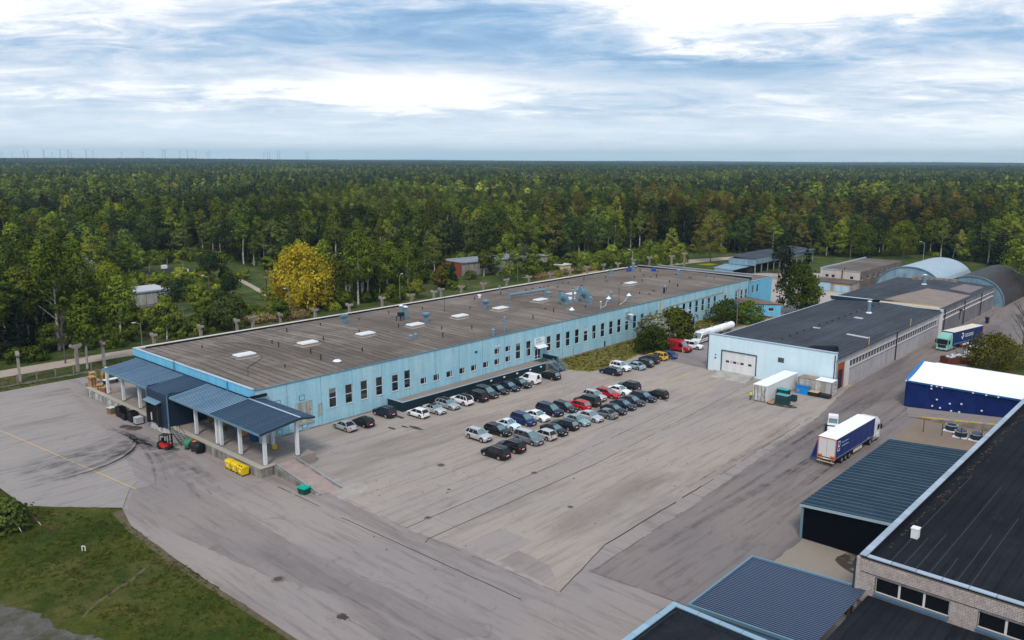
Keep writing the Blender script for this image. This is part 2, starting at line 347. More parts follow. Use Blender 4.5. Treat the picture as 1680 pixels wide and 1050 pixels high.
sheet('worn_lane', [(45.4, 101), (46.1, 89), (45.4, 73.7), (47.2, 45.5), (43.6, 48.3), (43.3, 57.5), (39.7, 69.5), (36.8, 94.8), (40, 101)], .004, asphalt('worn_asphalt', (.225, .198, .192), (.25, .215, .20), (.14, .12, .117), 1.0, 1, 300))
sheet('pink_patch', [(57.5, 59.6), (63.5, 59.3), (63.6, 54.8), (57.4, 54.6)], .008, asphalt('patch_asphalt', (.295, .26, .243), (.315, .272, .247), (.2, .172, .158), 1.0, 1, 330))
sheet('brown_patch', [(57.7, 54.3), (60.8, 54.2), (60.6, 49.8), (57.2, 45.7)], .008, asphalt('brown_asphalt', (.285, .25, .232), (.305, .262, .235), (.19, .162, .148), 1.0, 1, 360))
sheet('dark_patch', [(100, 71.5), (104, 68.5), (131, 69.7), (143, 71.5), (143, 66.8), (116, 65.2), (84.5, 63.2), (61, 63.3), (61, 67.3), (84, 67.4)], .008, asphalt('lane_asphalt', (.295, .262, .243), (.32, .28, .25), (.205, .178, .16), 1.0, 1, 380))
sheet('back_yard', [(215.2, 100), (231, 97), (258, 78), (262, 78), (262, 60), (300, 58), (300, 120), (262, 160), (230, 152), (230, 104)], .006, M_pink)
sheet('access_road', [(-400, 173.6), (60, 173.6), (143, 174.2), (262, 174.6), (300, 168), (330, 160), (330, 167), (300, 178), (262, 182), (143, 181), (60, 179.6), (-400, 179)], .02, M_sand)
sheet('gravel_plot', [(250, 46.8), (236, 46.6), (229.4, 44), (225, 38.6), (222, 25), (300, 20), (300, 46)], .012, pbr('grey_gravel', (.13, .118, .115), .95, var=.35, scale=2, c2=(.2, .18, .17), bump=.6))
sheet('dirt_plot', [(113.4, 33.2), (128, 36.8), (139.5, 37), (139.5, 22.2), (113.4, 22.2)], .012, M_dirt)
sheet('bare_ground', [(68.6, 33), (84.1, 33), (84.6, 22), (69.6, 22)], .012, asphalt('sandy_asphalt', (.25, .225, .195), (.27, .235, .195), (.165, .13, .10), .2, 1, 420))
def raised(name, pts, z, m):   # turf a few centimetres proud of the paving, with an uneven edge
    q = []
    for i in range(len(pts)):
        a, b = pts[i], pts[(i + 1) % len(pts)]; l = math.hypot(b[0] - a[0], b[1] - a[1]); n = max(1, min(90, int(l / .7)))
        for k in range(n):
            t = k / n; j = .22 if l < 80 else 0; q.append((a[0] + (b[0] - a[0]) * t + random.uniform(-j, j), a[1] + (b[1] - a[1]) * t + random.uniform(-j, j)))
    mb = MB(); mb.prism(q, -.05, z); return struct(mb, name, m)
raised('lawn', [(-60, -60), (35.2, -60), (35.2, 57), (35.1, 82), (35.4, 92), (36.6, 96), (29.2, 105.4), (28.8, 114), (20, 129), (-60, 129)], .07, M_lawn)
raised('lawn', [(125.1, 98.3), (126.5, 94.2), (128.8, 93.6), (139, 94.2), (150, 96.2), (164, 98.5), (169, 95.5), (188, 93.8), (206, 93), (206, 104.6), (128, 104.6), (126, 103.9)], .06, M_dryg)
raised('verge', [(-200, 163), (59, 163), (59, 152.4), (240, 152.4), (256, 163), (262, 172), (143, 173), (60, 172.6), (-200, 172.4)], .05, M_field)
raised('lawn', [(180.6, 40.6), (189, 41), (200, 42.6), (206.5, 43.4), (213, 36.4), (215, 15), (165, 15), (166, 36)], .06, M_lawn)
# cracked old slab bottom left
mb = MB()
pts = [(19, 84), (20.6, 81), (21.6, 78.6), (22.4, 73.4), (23.9, 70.2), (24.2, 66), (24, 50), (0, 50), (0, 90), (14, 88)]
mb.poly(ragged(pts, .5, .35), .085); struct(mb, 'broken_paving', pbr('broken_asphalt', (.13, .12, .12), .95, var=.45, scale=1.4, c2=(.05, .05, .02), s2=.55, bump=1.0))
# soil path across the lawn and bare earth along its edge
M_soil = pbr('bare_soil', (.13, .10, .065), .95, var=.35, scale=2, c2=(.07, .065, .03), s2=.8)
mb = MB(); mb.strip([(24.2, 74.6), (26, 76.2), (28.2, 77.3), (30.3, 78.2), (32.2, 79.6)], [.25, .4, .35, .4, .3], .078); struct(mb, 'footpath', M_soil)
mb = MB()
ed = [(35.5, 57), (35.3, 66), (35.0, 75), (35.2, 83), (35.3, 90), (36.4, 95.6)]
mb.strip([(x - .35, y) for x, y in ed], [.5, .7, .5, .9, .6, 1.2], .079); struct(mb, 'soil_edge', M_soil)
# concrete joints and cracks
mb = MB()
def wob(x0, y0, x1, y1, w_, gap=.0, j=.05):
    l = math.hypot(x1 - x0, y1 - y0); n = max(2, int(l / 1.6)); pts = []
    for k in range(n + 1):
        t = k / n; pts.append((x0 + (x1 - x0) * t + random.uniform(-j, j), y0 + (y1 - y0) * t + random.uniform(-j, j)))
    seg = []
    for p in pts:
        seg.append(p)
        if len(seg) > 2 and random.random() < gap: mb.strip(seg, w_, .0125); seg = []
    if len(seg) > 1: mb.strip(seg, w_, .0125)
wob(53.0, 75, 53.6, 47.4, .10, .0, .03); wob(53.06, 88.4, 53.1, 85.4, .12); wob(53.1, 84.6, 53.1, 79.4, .10)
wob(56.3, 67.25, 83.7, 67.4, .11, 0, .03); wob(83.7, 67.4, 117, 69.1, .08, .12, .03); wob(117, 69.1, 128.6, 69.5, .06, .2)
wob(55.3, 62.9, 56.2, 63.4, .1); wob(56.2, 63.36, 87.4, 63.4, .12, 0, .03); wob(87.4, 63.4, 143, 67.0, .08, .1, .03)
wob(57.1, 45.5, 68.3, 48.2, .10, .15); wob(68.3, 48.2, 90, 48.7, .17, .1); wob(90, 48.7, 128, 50.2, .09, .25)
wob(62.4, 45.7, 63.0, 39, .05, .1); wob(63, 39, 63.2, 36.4, .07); wob(62.4, 45.7, 81.3, 46.4, .07, .2); wob(56.6, 79, 56.4, 70.2, .04, .3); wob(56.2, 70, 57, 45.7, .04, .3)
wob(36.96, 96.3, 39.9, 101.3, .05); wob(39.9, 101.3, 41.8, 103.4, .04, .2); wob(38.6, 128, 47.5, 128.4, .05, .2)
for k in range(14):
    x = random.uniform(60, 140); y = random.uniform(50, 95); wob(x, y, x + random.uniform(4, 16), y + random.uniform(-.5, .5), .035, .2)
for k in range(6): wob(60 + 14 * k, 70, 60.3 + 14 * k, 62, .025, .3)
struct(mb, 'paving_joint', M_crack)
# tyre marks: thin dark rubber films
def film(name, c, a, sc, st=(1, 1, 1), thr=(.35, .65)):
    m = bpy.data.materials.new(name); m.use_nodes = True; t = m.node_tree; b = t.nodes['Principled BSDF']; b.inputs['Base Color'].default_value = (*c, 1); b.inputs['Roughness'].default_value = .8
    g = t.nodes.new('ShaderNodeNewGeometry'); mp = t.nodes.new('ShaderNodeMapping'); mp.inputs['Scale'].default_value = st; t.links.new(g.outputs['Position'], mp.inputs[0])
    n = t.nodes.new('ShaderNodeTexNoise'); n.inputs['Scale'].default_value = sc; n.inputs['Detail'].default_value = 6; t.links.new(mp.outputs[0], n.inputs['Vector'])
    q = ramp(t, [(thr[0], (0, 0, 0)), (thr[1], (a, a, a))]); t.links.new(n.outputs['Fac'], q.inputs[0]); t.links.new(q.outputs[0], b.inputs['Alpha']); return m
M_tyre = film('tyre_rubber_mark', (.04, .036, .038), .26, .5, thr=(.35, .8))
def tst(p, w_, z): n_ = len(p) - 1; mb.strip(p, [w_ * min(1, .12 + 3.5 * k_ / n_, .12 + 3.5 * (1 - k_ / n_)) for k_ in range(n_ + 1)], z)
def arc(cx_, cy_, r, a0, a1, n=18): return [(cx_ + r * math.cos(R(a0 + (a1 - a0) * i / n)), cy_ + r * math.sin(R(a0 + (a1 - a0) * i / n))) for i in range(n + 1)]
def bez(p0, p1, p2, n=16): return [((1 - t) ** 2 * p0[0] + 2 * t * (1 - t) * p1[0] + t * t * p2[0], (1 - t) ** 2 * p0[1] + 2 * t * (1 - t) * p1[1] + t * t * p2[1]) for t in [i / n for i in range(n + 1)]]
mb = MB(); zz = .016
for o in (-1.6, 0, 1.5): tst(bez((31, 113 + o), (43, 112 + o), (49, 121 + o * .6)), 2.2, zz); zz += .0004; tst(bez((30, 119 + o), (42, 118 + o), (48.5, 116 + o)), 1.8, zz); zz += .0004; tst(bez((49 + o * .4, 127), (51 + o * .4, 112), (46 + o, 92)), 1.6, zz); zz += .0004
for k in range(26):
    o = random.uniform(-2.2, 2.2); w_ = random.choice((.25, .4, .8))
    c = random.choice(('a', 'a', 'b', 'c', 'd'))
    if c == 'a': p = bez((33, 112 + o * 1.2), (44, 110 + o), (48.5, 119 + o * .8))
    elif c == 'b': p = bez((31, 117 + o), (41, 119 + o), (49.6, 124 + o * .6))
    elif c == 'c': p = bez((40, 122 + o), (50, 124 + o), (49.5 + o * .3, 112))
    else: p = bez((48 + o * .3, 128), (51 + o * .3, 118), (44 + o, 100))
    tst(p, w_, zz); zz += .0004
for k in range(3):   # turning circles in front of the car park and along the road
    cx_, cy_ = random.uniform(49, 54), random.uniform(60, 66); r = random.uniform(4, 9); a0 = random.uniform(60, 200)
    tst(arc(cx_, cy_, r, a0, a0 + random.uniform(50, 130)), .16, zz); zz += .0004
for k in range(22):
    y = random.uniform(38, 50); x = random.uniform(64, 120); tst(bez((x, y), (x + 20, y + random.uniform(-1, 1)), (x + random.uniform(30, 60), y + random.uniform(-2, 2))), random.choice((.25, .5, 1.1)), zz); zz += .0004
for k in range(5):
    x = random.uniform(38, 52); y0 = random.uniform(60, 95); tst(bez((x, y0), (x + random.uniform(-1, 1), y0 - 15), (x + random.uniform(-2, 3), y0 - 30)), .2, zz); zz += .0004
struct(mb, 'tyre_mark', M_tyre)
M_wet = film('damp_stain', (.05, .035, .025), .85, .9, thr=(.3, .5))
mb = MB()
def puddle(x, y, rx, ry, a=0, n=16, z=.03):
    c, s_ = math.cos(a), math.sin(a); P = []
    for i in range(n):
        t = 2 * math.pi * i / n; k = random.uniform(.7, 1.15); u, v = rx * k * math.cos(t), ry * k * math.sin(t); P.append((x + u * c - v * s_, y + u * s_ + v * c))
    mb.poly(P, z)
puddle(50.6, 125.5, 1.0, 2.2, .3, z=.0305); puddle(77.8, 95.8, .35, .9, z=.031); puddle(80.4, 93.3, .5, 1.7, z=.0315); puddle(79.6, 94.8, .3, 1.0, z=.032); puddle(40.3, 57.4, .5, .75, z=.0325)
puddle(82.3, 99.1, .5, 1.0, z=.033); puddle(131, 57, 1.5, 3, z=.0335); puddle(82.5, 26, 2.5, 2.6, z=.034)
for k in range(110): puddle(random.uniform(50, 128), random.uniform(50, 98), random.uniform(.05, .2), random.uniform(.05, .16), n=7, z=.035 + k * .00002)
struct(mb, 'damp_stain', M_wet)
# concrete wash in front of the dock ramp
mb = MB(); puddle(57.4, 85.5, 2.6, 2.4, z=.010); puddle(58.5, 80.5, 3.0, 1.5, .3, z=.0104); struct(mb, 'concrete_wash', film('lime_wash', (.55, .52, .48), .5, .5, thr=(.3, .6)))
# painted lines
M_yel = pbr('road_paint_yellow', (.55, .40, .12), .8, var=.35, scale=2)
mb = MB(); mb.strip([(36.4, 139.1), (38.5, 119.8), (40.5, 101.0)], .13, .0135); mb.strip([(130.7, 78.9), (137, 79.1), (143.3, 79.3)], .13, .0135); struct(mb, 'painted_line', M_yel)
# manholes
MHL = {(72.25, 78.65): 'round manhole in the car park left of the parked rows', (78.8, 67.4): 'manhole sitting on the long joint line in front of the cars', (59.7, 67.4): 'manhole at the left start of the long joint line', (73.4, 57.1): 'small dark manhole alone in the open yard', (40.1, 67.7): 'large ringed manhole near the lawn edge at the bottom left', (67.2, 71.7): 'tiny dark drain cap left of the long joint line', (119.5, 72.3): 'small manhole in front of the far end of the front car row'}
for (x, y, r_) in [(72.25, 78.65, .55), (78.8, 67.4, .42), (59.7, 67.4, .42), (73.4, 57.1, .35), (40.1, 67.7, .62), (67.2, 71.7, .22), (119.5, 72.3, .3)]:
    r_ *= .72; a = MB(); a.tube((x, y, 0), (x, y, .045), r_ * 1.6, r_ * 1.55, 20)
    t = thing('manhole', (x, y, 0), MHL[(x, y)], 'manhole')
    a.build('concrete_ring', M_conc, t); b = MB(); b.tube((x, y, .045), (x, y, .06), r_, r_, 20); b.build('cover', pbr('rusty_iron', (.10, .075, .06), .8, .3, .3), t)
# ================================================================== BUILDINGS
def wallmb(mb, o, u, n, Lg, z0, z1, holes, rev=.16):
    """vertical wall from point o along unit u, outward normal n; holes = (u0,u1,z0,z1) cut through with reveals"""
    us = sorted(set([0, Lg] + [h[0] for h in holes] + [h[1] for h in holes])); zs = sorted(set([z0, z1] + [h[2] for h in holes] + [h[3] for h in holes]))
    P = lambda a, z, d=0: (o[0] + u[0] * a - n[0] * d, o[1] + u[1] * a - n[1] * d, z)
    flip = (u[0] * n[1] - u[1] * n[0]) > 0
    def q(*p): mb.quad(*(p[::-1] if flip else p))
    for a, b in zip(us[:-1], us[1:]):
        run = None
        for c, d in zip(zs[:-1], zs[1:]):
            mid = ((a + b) / 2, (c + d) / 2); hole = any(h[0] < mid[0] < h[1] and h[2] < mid[1] < h[3] for h in holes)
            if hole:
                if run: q(P(a, run[0]), P(b, run[0]), P(b, run[1]), P(a, run[1])); run = None
            else: run = (run[0], d) if run else (c, d)
        if run: q(P(a, run[0]), P(b, run[0]), P(b, run[1]), P(a, run[1]))
    for a, b, c, d in holes:
        q(P(a, c, rev), P(b, c, rev), P(b, c), P(a, c)); q(P(a, d), P(b, d), P(b, d, rev), P(a, d, rev))
        q(P(a, c), P(a, d), P(a, d, rev), P(a, c, rev)); q(P(b, c, rev), P(b, d, rev), P(b, d), P(b, c))
WCACHE = {}
def window(parent, o, rz, w_, h_, split=1, vs=1, sill=True, fm=None, gm=None, fw=.07):
    """frame + panes, local x along the wall, y into the wall, origin bottom-left on the wall face"""
    key = (round(w_, 2), round(h_, 2), split, vs, sill, (fm or M_white).name, (gm or M_glass).name)
    if key not in WCACHE:
        f = MB(); y0, y1 = .07, .13
        f.box(0, w_, y0, y1, 0, fw); f.box(0, w_, y0, y1, h_ - fw, h_); f.box(0, fw, y0, y1, fw, h_ - fw); f.box(w_ - fw, w_, y0, y1, fw, h_ - fw)
        for k in range(1, split): z = h_ * k / split; f.box(fw, w_ - fw, y0, y1, z - fw * .6, z + fw * .6)
        for k in range(1, vs): x = w_ * k / vs; f.box(x - fw * .5, x + fw * .5, y0, y1, fw, h_ - fw)
        if sill: f.box(-.05, w_ + .05, -.09, .07, -.05, .0)
        ps = []
        for k in range(split):
            for q in range(vs):
                p = MB(); z0, z1 = h_ * k / split, h_ * (k + 1) / split; x0, x1 = w_ * q / vs, w_ * (q + 1) / vs
                p.box(x0 + .02, x1 - .02, .095, .115, z0 + .02, z1 - .02); ps.append(p.mesh('pane', gm or M_glass))
        WCACHE[key] = (f.mesh('window', fm or M_white), ps)
    fmsh, ps = WCACHE[key]; og = ORG[parent.name]
    wo_ = inst('window', fmsh, parent, tuple(a - b for a, b in zip(o, og)), rz)
    for p in ps: inst('pane', p, wo_)
    return wo_
M_blue = pbr('sky_blue_render', (.265, .52, .64), .85, var=.14, scale=.7, c2=(.37, .57, .64), f2=.45, s2=.25, streak=.10)
M_blue2 = pbr('bright_blue_render', (.15, .47, .68), .8, var=.08, scale=.5, streak=.10)
M_bit = pbr('brown_bitumen_felt', (.165, .135, .118), .95, var=.25, scale=.25, c2=(.10, .082, .073), f2=.4, s2=.09)
def feltmat(name, a, b_, light, pitch, axis, seed=0.0, sf=.5):
    """roofing felt: sheets that differ a little in tone, seams across, patches"""
    m = bpy.data.materials.new(name); m.use_nodes = True; t = m.node_tree; b = t.nodes['Principled BSDF']; b.inputs['Roughness'].default_value = .95; b.inputs['Specular IOR Level'].default_value = .06; MATS[name] = m
    g = t.nodes.new('ShaderNodeNewGeometry').outputs['Position']; s = t.nodes.new('ShaderNodeSeparateXYZ'); t.links.new(g, s.inputs[0])
    co = s.outputs[axis]
    def noi(sc, st, d=5, r=.6, off=0.0):
        mp = t.nodes.new('ShaderNodeMapping'); mp.inputs['Scale'].default_value = st; mp.inputs['Location'].default_value = (off + seed, off, 0); t.links.new(g, mp.inputs[0])
        n = t.nodes.new('ShaderNodeTexNoise'); n.inputs['Scale'].default_value = sc; n.inputs['Detail'].default_value = d; n.inputs['Roughness'].default_value = r; t.links.new(mp.outputs[0], n.inputs['Vector']); return n.outputs['Fac']
    def rp(src, p, q_, lo=0.0, hi=1.0):
        q = ramp(t, [(p, (lo,) * 3), (q_, (hi,) * 3)]); t.links.new(src, q.inputs[0]); return q.outputs[0]
    wn = t.nodes.new('ShaderNodeTexWhiteNoise'); wn.noise_dimensions = '1D'; t.links.new(math_n(t, 'FLOOR', math_n(t, 'DIVIDE', co, pitch)), wn.inputs['W'])
    fr = math_n(t, 'FRACT', math_n(t, 'DIVIDE', co, pitch))
    st = (1.4, .12, 1) if axis == 0 else (.12, 1.4, 1)
    c = mixc(t, rp(noi(.06, (1, 1, 1), 6, .65, 7), .4, .62), a, b_)
    c = mixc(t, math_n(t, 'MULTIPLY', wn.outputs['Value'], sf), c, b_)
    c = mixc(t, math_n(t, 'MULTIPLY', rp(noi(.5, st, 5, .7, 17), .42, .7), .55), c, tuple(v * .55 for v in b_))
    c = mixc(t, rp(noi(.16, (.5, 1, 1), 7, .7, 37), .6, .78, 0, .7), c, light)
    c = mixc(t, math_n(t, 'MULTIPLY', math_n(t, 'MULTIPLY', rp(fr, .72, .86), sf * 1.5, True), rp(noi(.25, (.4, 1, 1), 4, .7, 77), .35, .6, .15, 1.0)), c, tuple(v * .5 for v in b_))
    c = mixc(t, 1.0, c, rp(noi(6, (1, 1, 1), 4, .8, 57), .3, .7, .82, 1.18), 'MULTIPLY'); t.links.new(c, b.inputs['Base Color']); return m
M_bit = feltmat('brown_bitumen_felt', (.265, .225, .195), (.135, .113, .098), (.46, .40, .35), 1.35, 0, 0, .75)
M_slate = feltmat('grey_bitumen_felt', (.082, .094, .115), (.050, .058, .072), (.135, .145, .165), 1.0, 1, 30, .5)
M_tar = feltmat('black_bitumen_felt', (.024, .026, .034), (.012, .014, .020), (.062, .062, .072), 1.02, 1, 60, .35)
M_cop = pbr('pale_blue_metal_flashing', (.40, .52, .60), .35, .35, .12)
M_flash = pbr('dark_blue_metal_flashing', (.035, .06, .085), .4, .4, .2)
M_vent = pbr('blue_grey_duct_metal', (.17, .30, .38), .45, .4, .25, 2)
# ---------------- 1. the long blue building
B = thing('factory_building', (59.7, 105, 0), 'very long sky blue factory building with flat brown roof and tall windows', 'building')
holes = []
tall = [73.6, 76.7, 79.75, 82.9, 86.3, 89.0, 117.5, 120.6, 126.9, 130.0, 133.2, 136.3, 139.4]; tall += [142.4 + 3.15 * k for k in range(18)]; tall += [199.7 - .0]
tall = [x for x in tall if x < 199] + [202.0 - .3, 208.0, 211.1, 214.0 - .25]
small = [92.65, 95.7, 98.87, 102.05, 105.1, 108.3, 111.4, 114.5]
for x in tall: holes.append((x - .7 - 59.7, x + .7 - 59.7, 2.46, 5.58, 't'))
for x in small: holes.append((x - .72 - 59.7, x + .72 - 59.7, 2.4, 3.53, 's'))
for x in (111.4, 114.5): holes.append((x - .72 - 59.7, x + .72 - 59.7, 4.45, 5.57, 'u'))
holes.append((62.8, 64.6, 1.36, 3.6, 'door')); holes.append((7.0, 10.05, 1.3, 4.5, 'gate')); holes.append((11.05, 11.95, 1.5, 3.6, 'sd'))
mb = MB(); wallmb(mb, (59.7, 105), (1, 0), (0, -1), 155.3, -.1, 7.95, [h[:4] for h in holes])
mb.quad((59.7, 144.2, -.1), (59.7, 105, -.1), (59.7, 105, 8.15), (59.7, 144.2, 8.15))      # west gable
mb.quad((215, 144.2, -.1), (59.7, 144.2, -.1), (59.7, 144.2, 8.2), (215, 144.2, 8.2))
mb.quad((215, 105, 7.1), (215, 144.2, 7.1), (215, 144.2, 7.95), (215, 105, 7.95))
mb.build('wall', M_blue, B)
mb = MB(); mb.quad((59.7, 143.9, 6.9), (59.7, 105, 6.9), (59.7, 105, 8.15), (59.7, 143.9, 8.15)); mb = MB()
mb.box(59.58, 59.95, 104.9, 144.4, 6.95, 8.22); mb.build('parapet', M_blue2, B)
mb = MB(); mb.box(59.5, 60.02, 104.84, 144.45, 8.22, 8.3); mb.build('parapet_cap', M_cop, B)
mb = MB(); mb.box(59.52, 59.575, 104.95, 144.3, 6.6, 6.95); mb.build('gutter', M_flash, B)
mb = MB(); mb.box(60.02, 215.2, 104.88, 105.06, 7.95, 8.06); mb.build('eaves_flashing', pbr('teal_edge_flashing', (.10, .22, .28), .5, .3), B)
mb = MB(); mb.box(60.02, 217, 143.6, 144.5, 8.0, 8.28); mb.build('north_parapet', pbr('pale_parapet_concrete', (.55, .52, .48), .85, var=.15, streak=.1), B)
mb = MB(); mb.box(61.5, 216, 143.3, 143.6, 7.9, 8.24); mb.build('parapet_upstand', M_tar, B)
mb = MB(); mb.box(216.6, 217.1, 105.2, 143.4, 7.6, 8.55); mb.build('east_parapet', M_tar, B)
mb = MB(); mb.box(216.5, 217.2, 105.1, 143.5, 8.55, 8.62); mb.build('parapet_cap', M_cop, B)
# roof: low-pitched, with shallow valleys at each 12 m bay
mb = MB(); nx, ny = 210, 34
def roof_z(x, y):
    t = (y - 105) / 38.3; ridge = .42 * (1 - abs(2 * t - 1)); return 7.96 + ridge + .13 * math.cos(2 * math.pi * (x - 63.5) / 12.0) * math.sin(math.pi * t) + .03 * mnoise.noise(Vector((x * .3, y * .3, 0)))
for j in range(ny + 1):
    for i in range(nx + 1):
        x = 59.95 + (216.6 - 59.95) * i / nx; y = 105.06 + (143.3 - 105.06) * j / ny; mb.v.append((x, y, roof_z(x, y)))
for j in range(ny):
    for i in range(nx): a = j * (nx + 1) + i; mb.f.append((a, a + 1, a + nx + 2, a + nx + 1))
roof = mb.build('roof', M_bit, B, smooth=True)
def at(x, y): return (x, y, roof_z(x, y))
skf = pbr('pale_skylight_kerb', (.27, .24, .215), .9, var=.25)
M_sky = pbr('dull_white_dome', (.66, .67, .68), .5, var=.1)
for k, (x, y) in enumerate([(69.5, 124), (82, 124), (94, 122.8), (106.2, 122.6), (118.8, 122.7), (131.3, 122.7), (145.2, 122.9), (157.4, 122.8), (182, 122.5), (151.2, 119.4)]):
    z = roof_z(x, y); a = MB(); a.hexa([(x - 2.2, y - 1.6, z - .1), (x + 2.2, y - 1.6, z - .1), (x + 2.2, y + 1.6, z - .1), (x - 2.2, y + 1.6, z - .1)], [(x - 2.0, y - 1.4, z + .06), (x + 2.0, y - 1.4, z + .06), (x + 2.0, y + 1.4, z + .06), (x - 2.0, y + 1.4, z + .06)])
    a.box(x - 1.62, x + 1.62, y - .95, y + .95, z, z + .38); a.build('skylight_kerb', skf, roof)
    g = MB(); g.hexa([(x - 1.7, y - .98, z + .38), (x + 1.7, y - .98, z + .38), (x + 1.7, y + .98, z + .38), (x - 1.7, y + .98, z + .38)], [(x - 1.6, y - .9, z + .58), (x + 1.6, y - .9, z + .58), (x + 1.6, y + .9, z + .58), (x - 1.6, y + .9, z + .58)])
    g.build('skylight', M_sky, roof)
# little black roof outlets (shared mesh)
pm = MB(); pm.tube((0, 0, -.1), (0, 0, .62), .10, .10, 8); pm.tube((0, 0, .62), (0, 0, .72), .17, .14, 8); pmesh = pm.mesh('roof_outlet', M_dark)
og = ORG[B.name]
for x, y in [(85.7, 136.5), (94.4, 138), (102.8, 136.4), (111.9, 137.8), (120.1, 136.1), (78.2, 129.6), (77.1, 125.7), (85.6, 124.4), (78.4, 117.8), (94.5, 125.4), (85.6, 112.9), (103.1, 124.0), (108.1, 116.9), (112.2, 112.6), (103.3, 111.4), (77.1, 113), (128.9, 111.1), (127.7, 128.7), (155, 136), (181, 137.4), (172.2, 136), (163.5, 137.2), (189.3, 136), (180.6, 124.6), (193, 128.8), (188.8, 123.4), (198.4, 124.9), (192.8, 117.2), (189.1, 112.4), (180.8, 110.8), (171.3, 112.6), (147, 111), (137.2, 112.3), (206.7, 135.9), (68.2, 136.1), (207.2, 136.3), (199, 125.3), (193.7, 117.8), (189.7, 112.9), (182.4, 111.9), (208.2, 112.2), (164, 128), (137, 136.5), (146.5, 136.8), (70.5, 113.4)]:
    inst('roof_outlet', pmesh, roof, (x - og[0], y - og[1], roof_z(x, y)), 0, (1, 1, random.uniform(.7, 1.3)))
pm = MB(); pm.tube((0, 0, -.05), (0, 0, .12), .55, .45, 10); hm = pm.mesh('roof_hatch', M_tar)
for x, y in [(160.2, 138.3), (162.6, 137.7), (166.5, 138.3), (166.9, 135.3), (173.1, 138.5), (171.6, 131), (159.3, 128.2), (182.7, 130.9), (201.4, 131.1), (197.2, 126.2), (178.3, 113), (173.3, 111), (139.6, 116.6), (207, 123.7), (209.8, 131.7), (209.7, 115.6), (205, 118)]:
    inst('roof_hatch', hm, roof, (x - og[0], y - og[1], roof_z(x, y)), random.random() * 3, (1, .5, 1))
def rv(name, mbd, m): return mbd.build(name, m, roof)
for x, y in [(98.4, 135.5), (109.9, 123.4), (130.3, 126.3)]:
    z = roof_z(x, y); a = MB(); a.box(x - .32, x + .32, y - .32, y + .32, z - .1, z + 1.1); a.hexa([(x - .32, y - .32, z + 1.1), (x + .32, y - .32, z + 1.1), (x + .32, y + .32, z + 1.1), (x - .32, y + .32, z + 1.1)], [(x - .7, y - .55, z + 1.5), (x + .7, y - .55, z + 1.5), (x + .7, y + .55, z + 1.5), (x - .7, y + .55, z + 1.5)])
    a.box(x - .72, x + .72, y - .57, y + .57, z + 1.5, z + 1.9); rv('roof_vent', a, M_vent)
x, y = 109.4, 129.3; z = roof_z(x, y); a = MB(); a.tube((x, y, z), (x, y, z + 2.6), .38, .38, 12); a.tube((x - 1.1, y, z), (x - 1.1, y, z + 3.0), .3, .3, 12); rv('exhaust_stack', a, M_vent)
a = MB(); a.tube((x, y, z + 2.6), (x, y, z + 2.85), .6, .3, 12); rv('stack_cap', a, M_white); a = MB(); a.tube((x - 1.1, y, z + 3.0), (x - 1.1, y, z + 3.25), .5, .2, 12); rv('stack_cap', a, M_white)
a = MB(); a.box(x - 1.9, x - .9, y - .7, y + .3, z + .9, z + 1.7); a.tube((x - 1.5, y - .2, z), (x - 1.5, y - .2, z + .9), .1, .1, 6); a.tube((x - 2.4, y, z), (x - 2.4, y, z + 1), .1, .1, 6); rv('fan_box', a, M_dark)
# long duct
a = MB(); z = 8.3; a.path([(143.4, 131.1, z - .2), (143.4, 131.1, z + .9), (154.3, 129.2, z + 1.15), (154.3, 129.2, z - .2)], .3, 10)
for t_ in (.33, .7): xx = 143.4 + 10.9 * t_; yy = 131.1 - 1.9 * t_; a.tube((xx, yy, z - .2), (xx, yy, z + .8), .08, .08, 6)
rv('roof_duct', a, M_vent)
def elbow(x, y, sc, ang):
    a = MB(); z = roof_z(x, y); pts = []
    for k in range(7):
        t_ = math.pi / 2 * k / 6; pts.append((x + math.cos(ang) * (1 - math.cos(t_)) * -1.5 * sc, y + math.sin(ang) * (1 - math.cos(t_)) * -1.5 * sc, z + .3 + 1.5 * sc * math.sin(t_)))
    for k in range(6): a.tube(pts[k], pts[k + 1], (.62 + .04 * k) * sc, (.62 + .04 * (k + 1)) * sc, 14, cap=(k in (0, 5)))
    a.box(x - .8 * sc, x + .8 * sc, y - .8 * sc, y + .8 * sc, z - .1, z + .3); rv('cowl_vent', a, M_vent)
elbow(146.8, 116.4, 1.15, R(-25)); elbow(154.8, 116.4, 1.35, R(-25))
for x, y, r_, h_, m_ in [(149.4, 116.5, .22, 3.0, M_vent), (150.6, 116.2, .24, 3.1, M_vent), (149.9, 111.7, .25, 1.9, M_vent), (157.6, 111.5, .3, 2.2, M_vent), (114.7, 106.1, .16, 3.0, M_vent), (111.3, 105.9, .26, 1.1, M_vent), (97.4, 113.7, .3, .8, M_vent), (98.7, 113.9, .22, .8, M_vent), (148.3, 107.7, .2, 1.6, M_steel), (152.2, 126.2, .45, 1.1, M_vent), (140.6, 138.4, .35, .6, M_white), (148.4, 139, .18, 1.8, M_vent), (207, 123, .3, 1.3, M_vent), (177.7, 109.5, .25, 1.2, M_dark), (179, 110, .25, 1.5, M_vent), (196.5, 139.3, .5, 1.2, M_vent), (208.5, 139.6, .4, 2.0, M_vent), (57.7 + 20.5, 110, .5, .2, M_white)]:
    z = roof_z(x, y); a = MB(); a.tube((x, y, z - .1), (x, y, z + h_), r_, r_, 10); a.tube((x, y, z + h_), (x, y, z + h_ + .22), r_ * 1.5, r_ * .9, 10); rv('vent_pipe', a, m_)
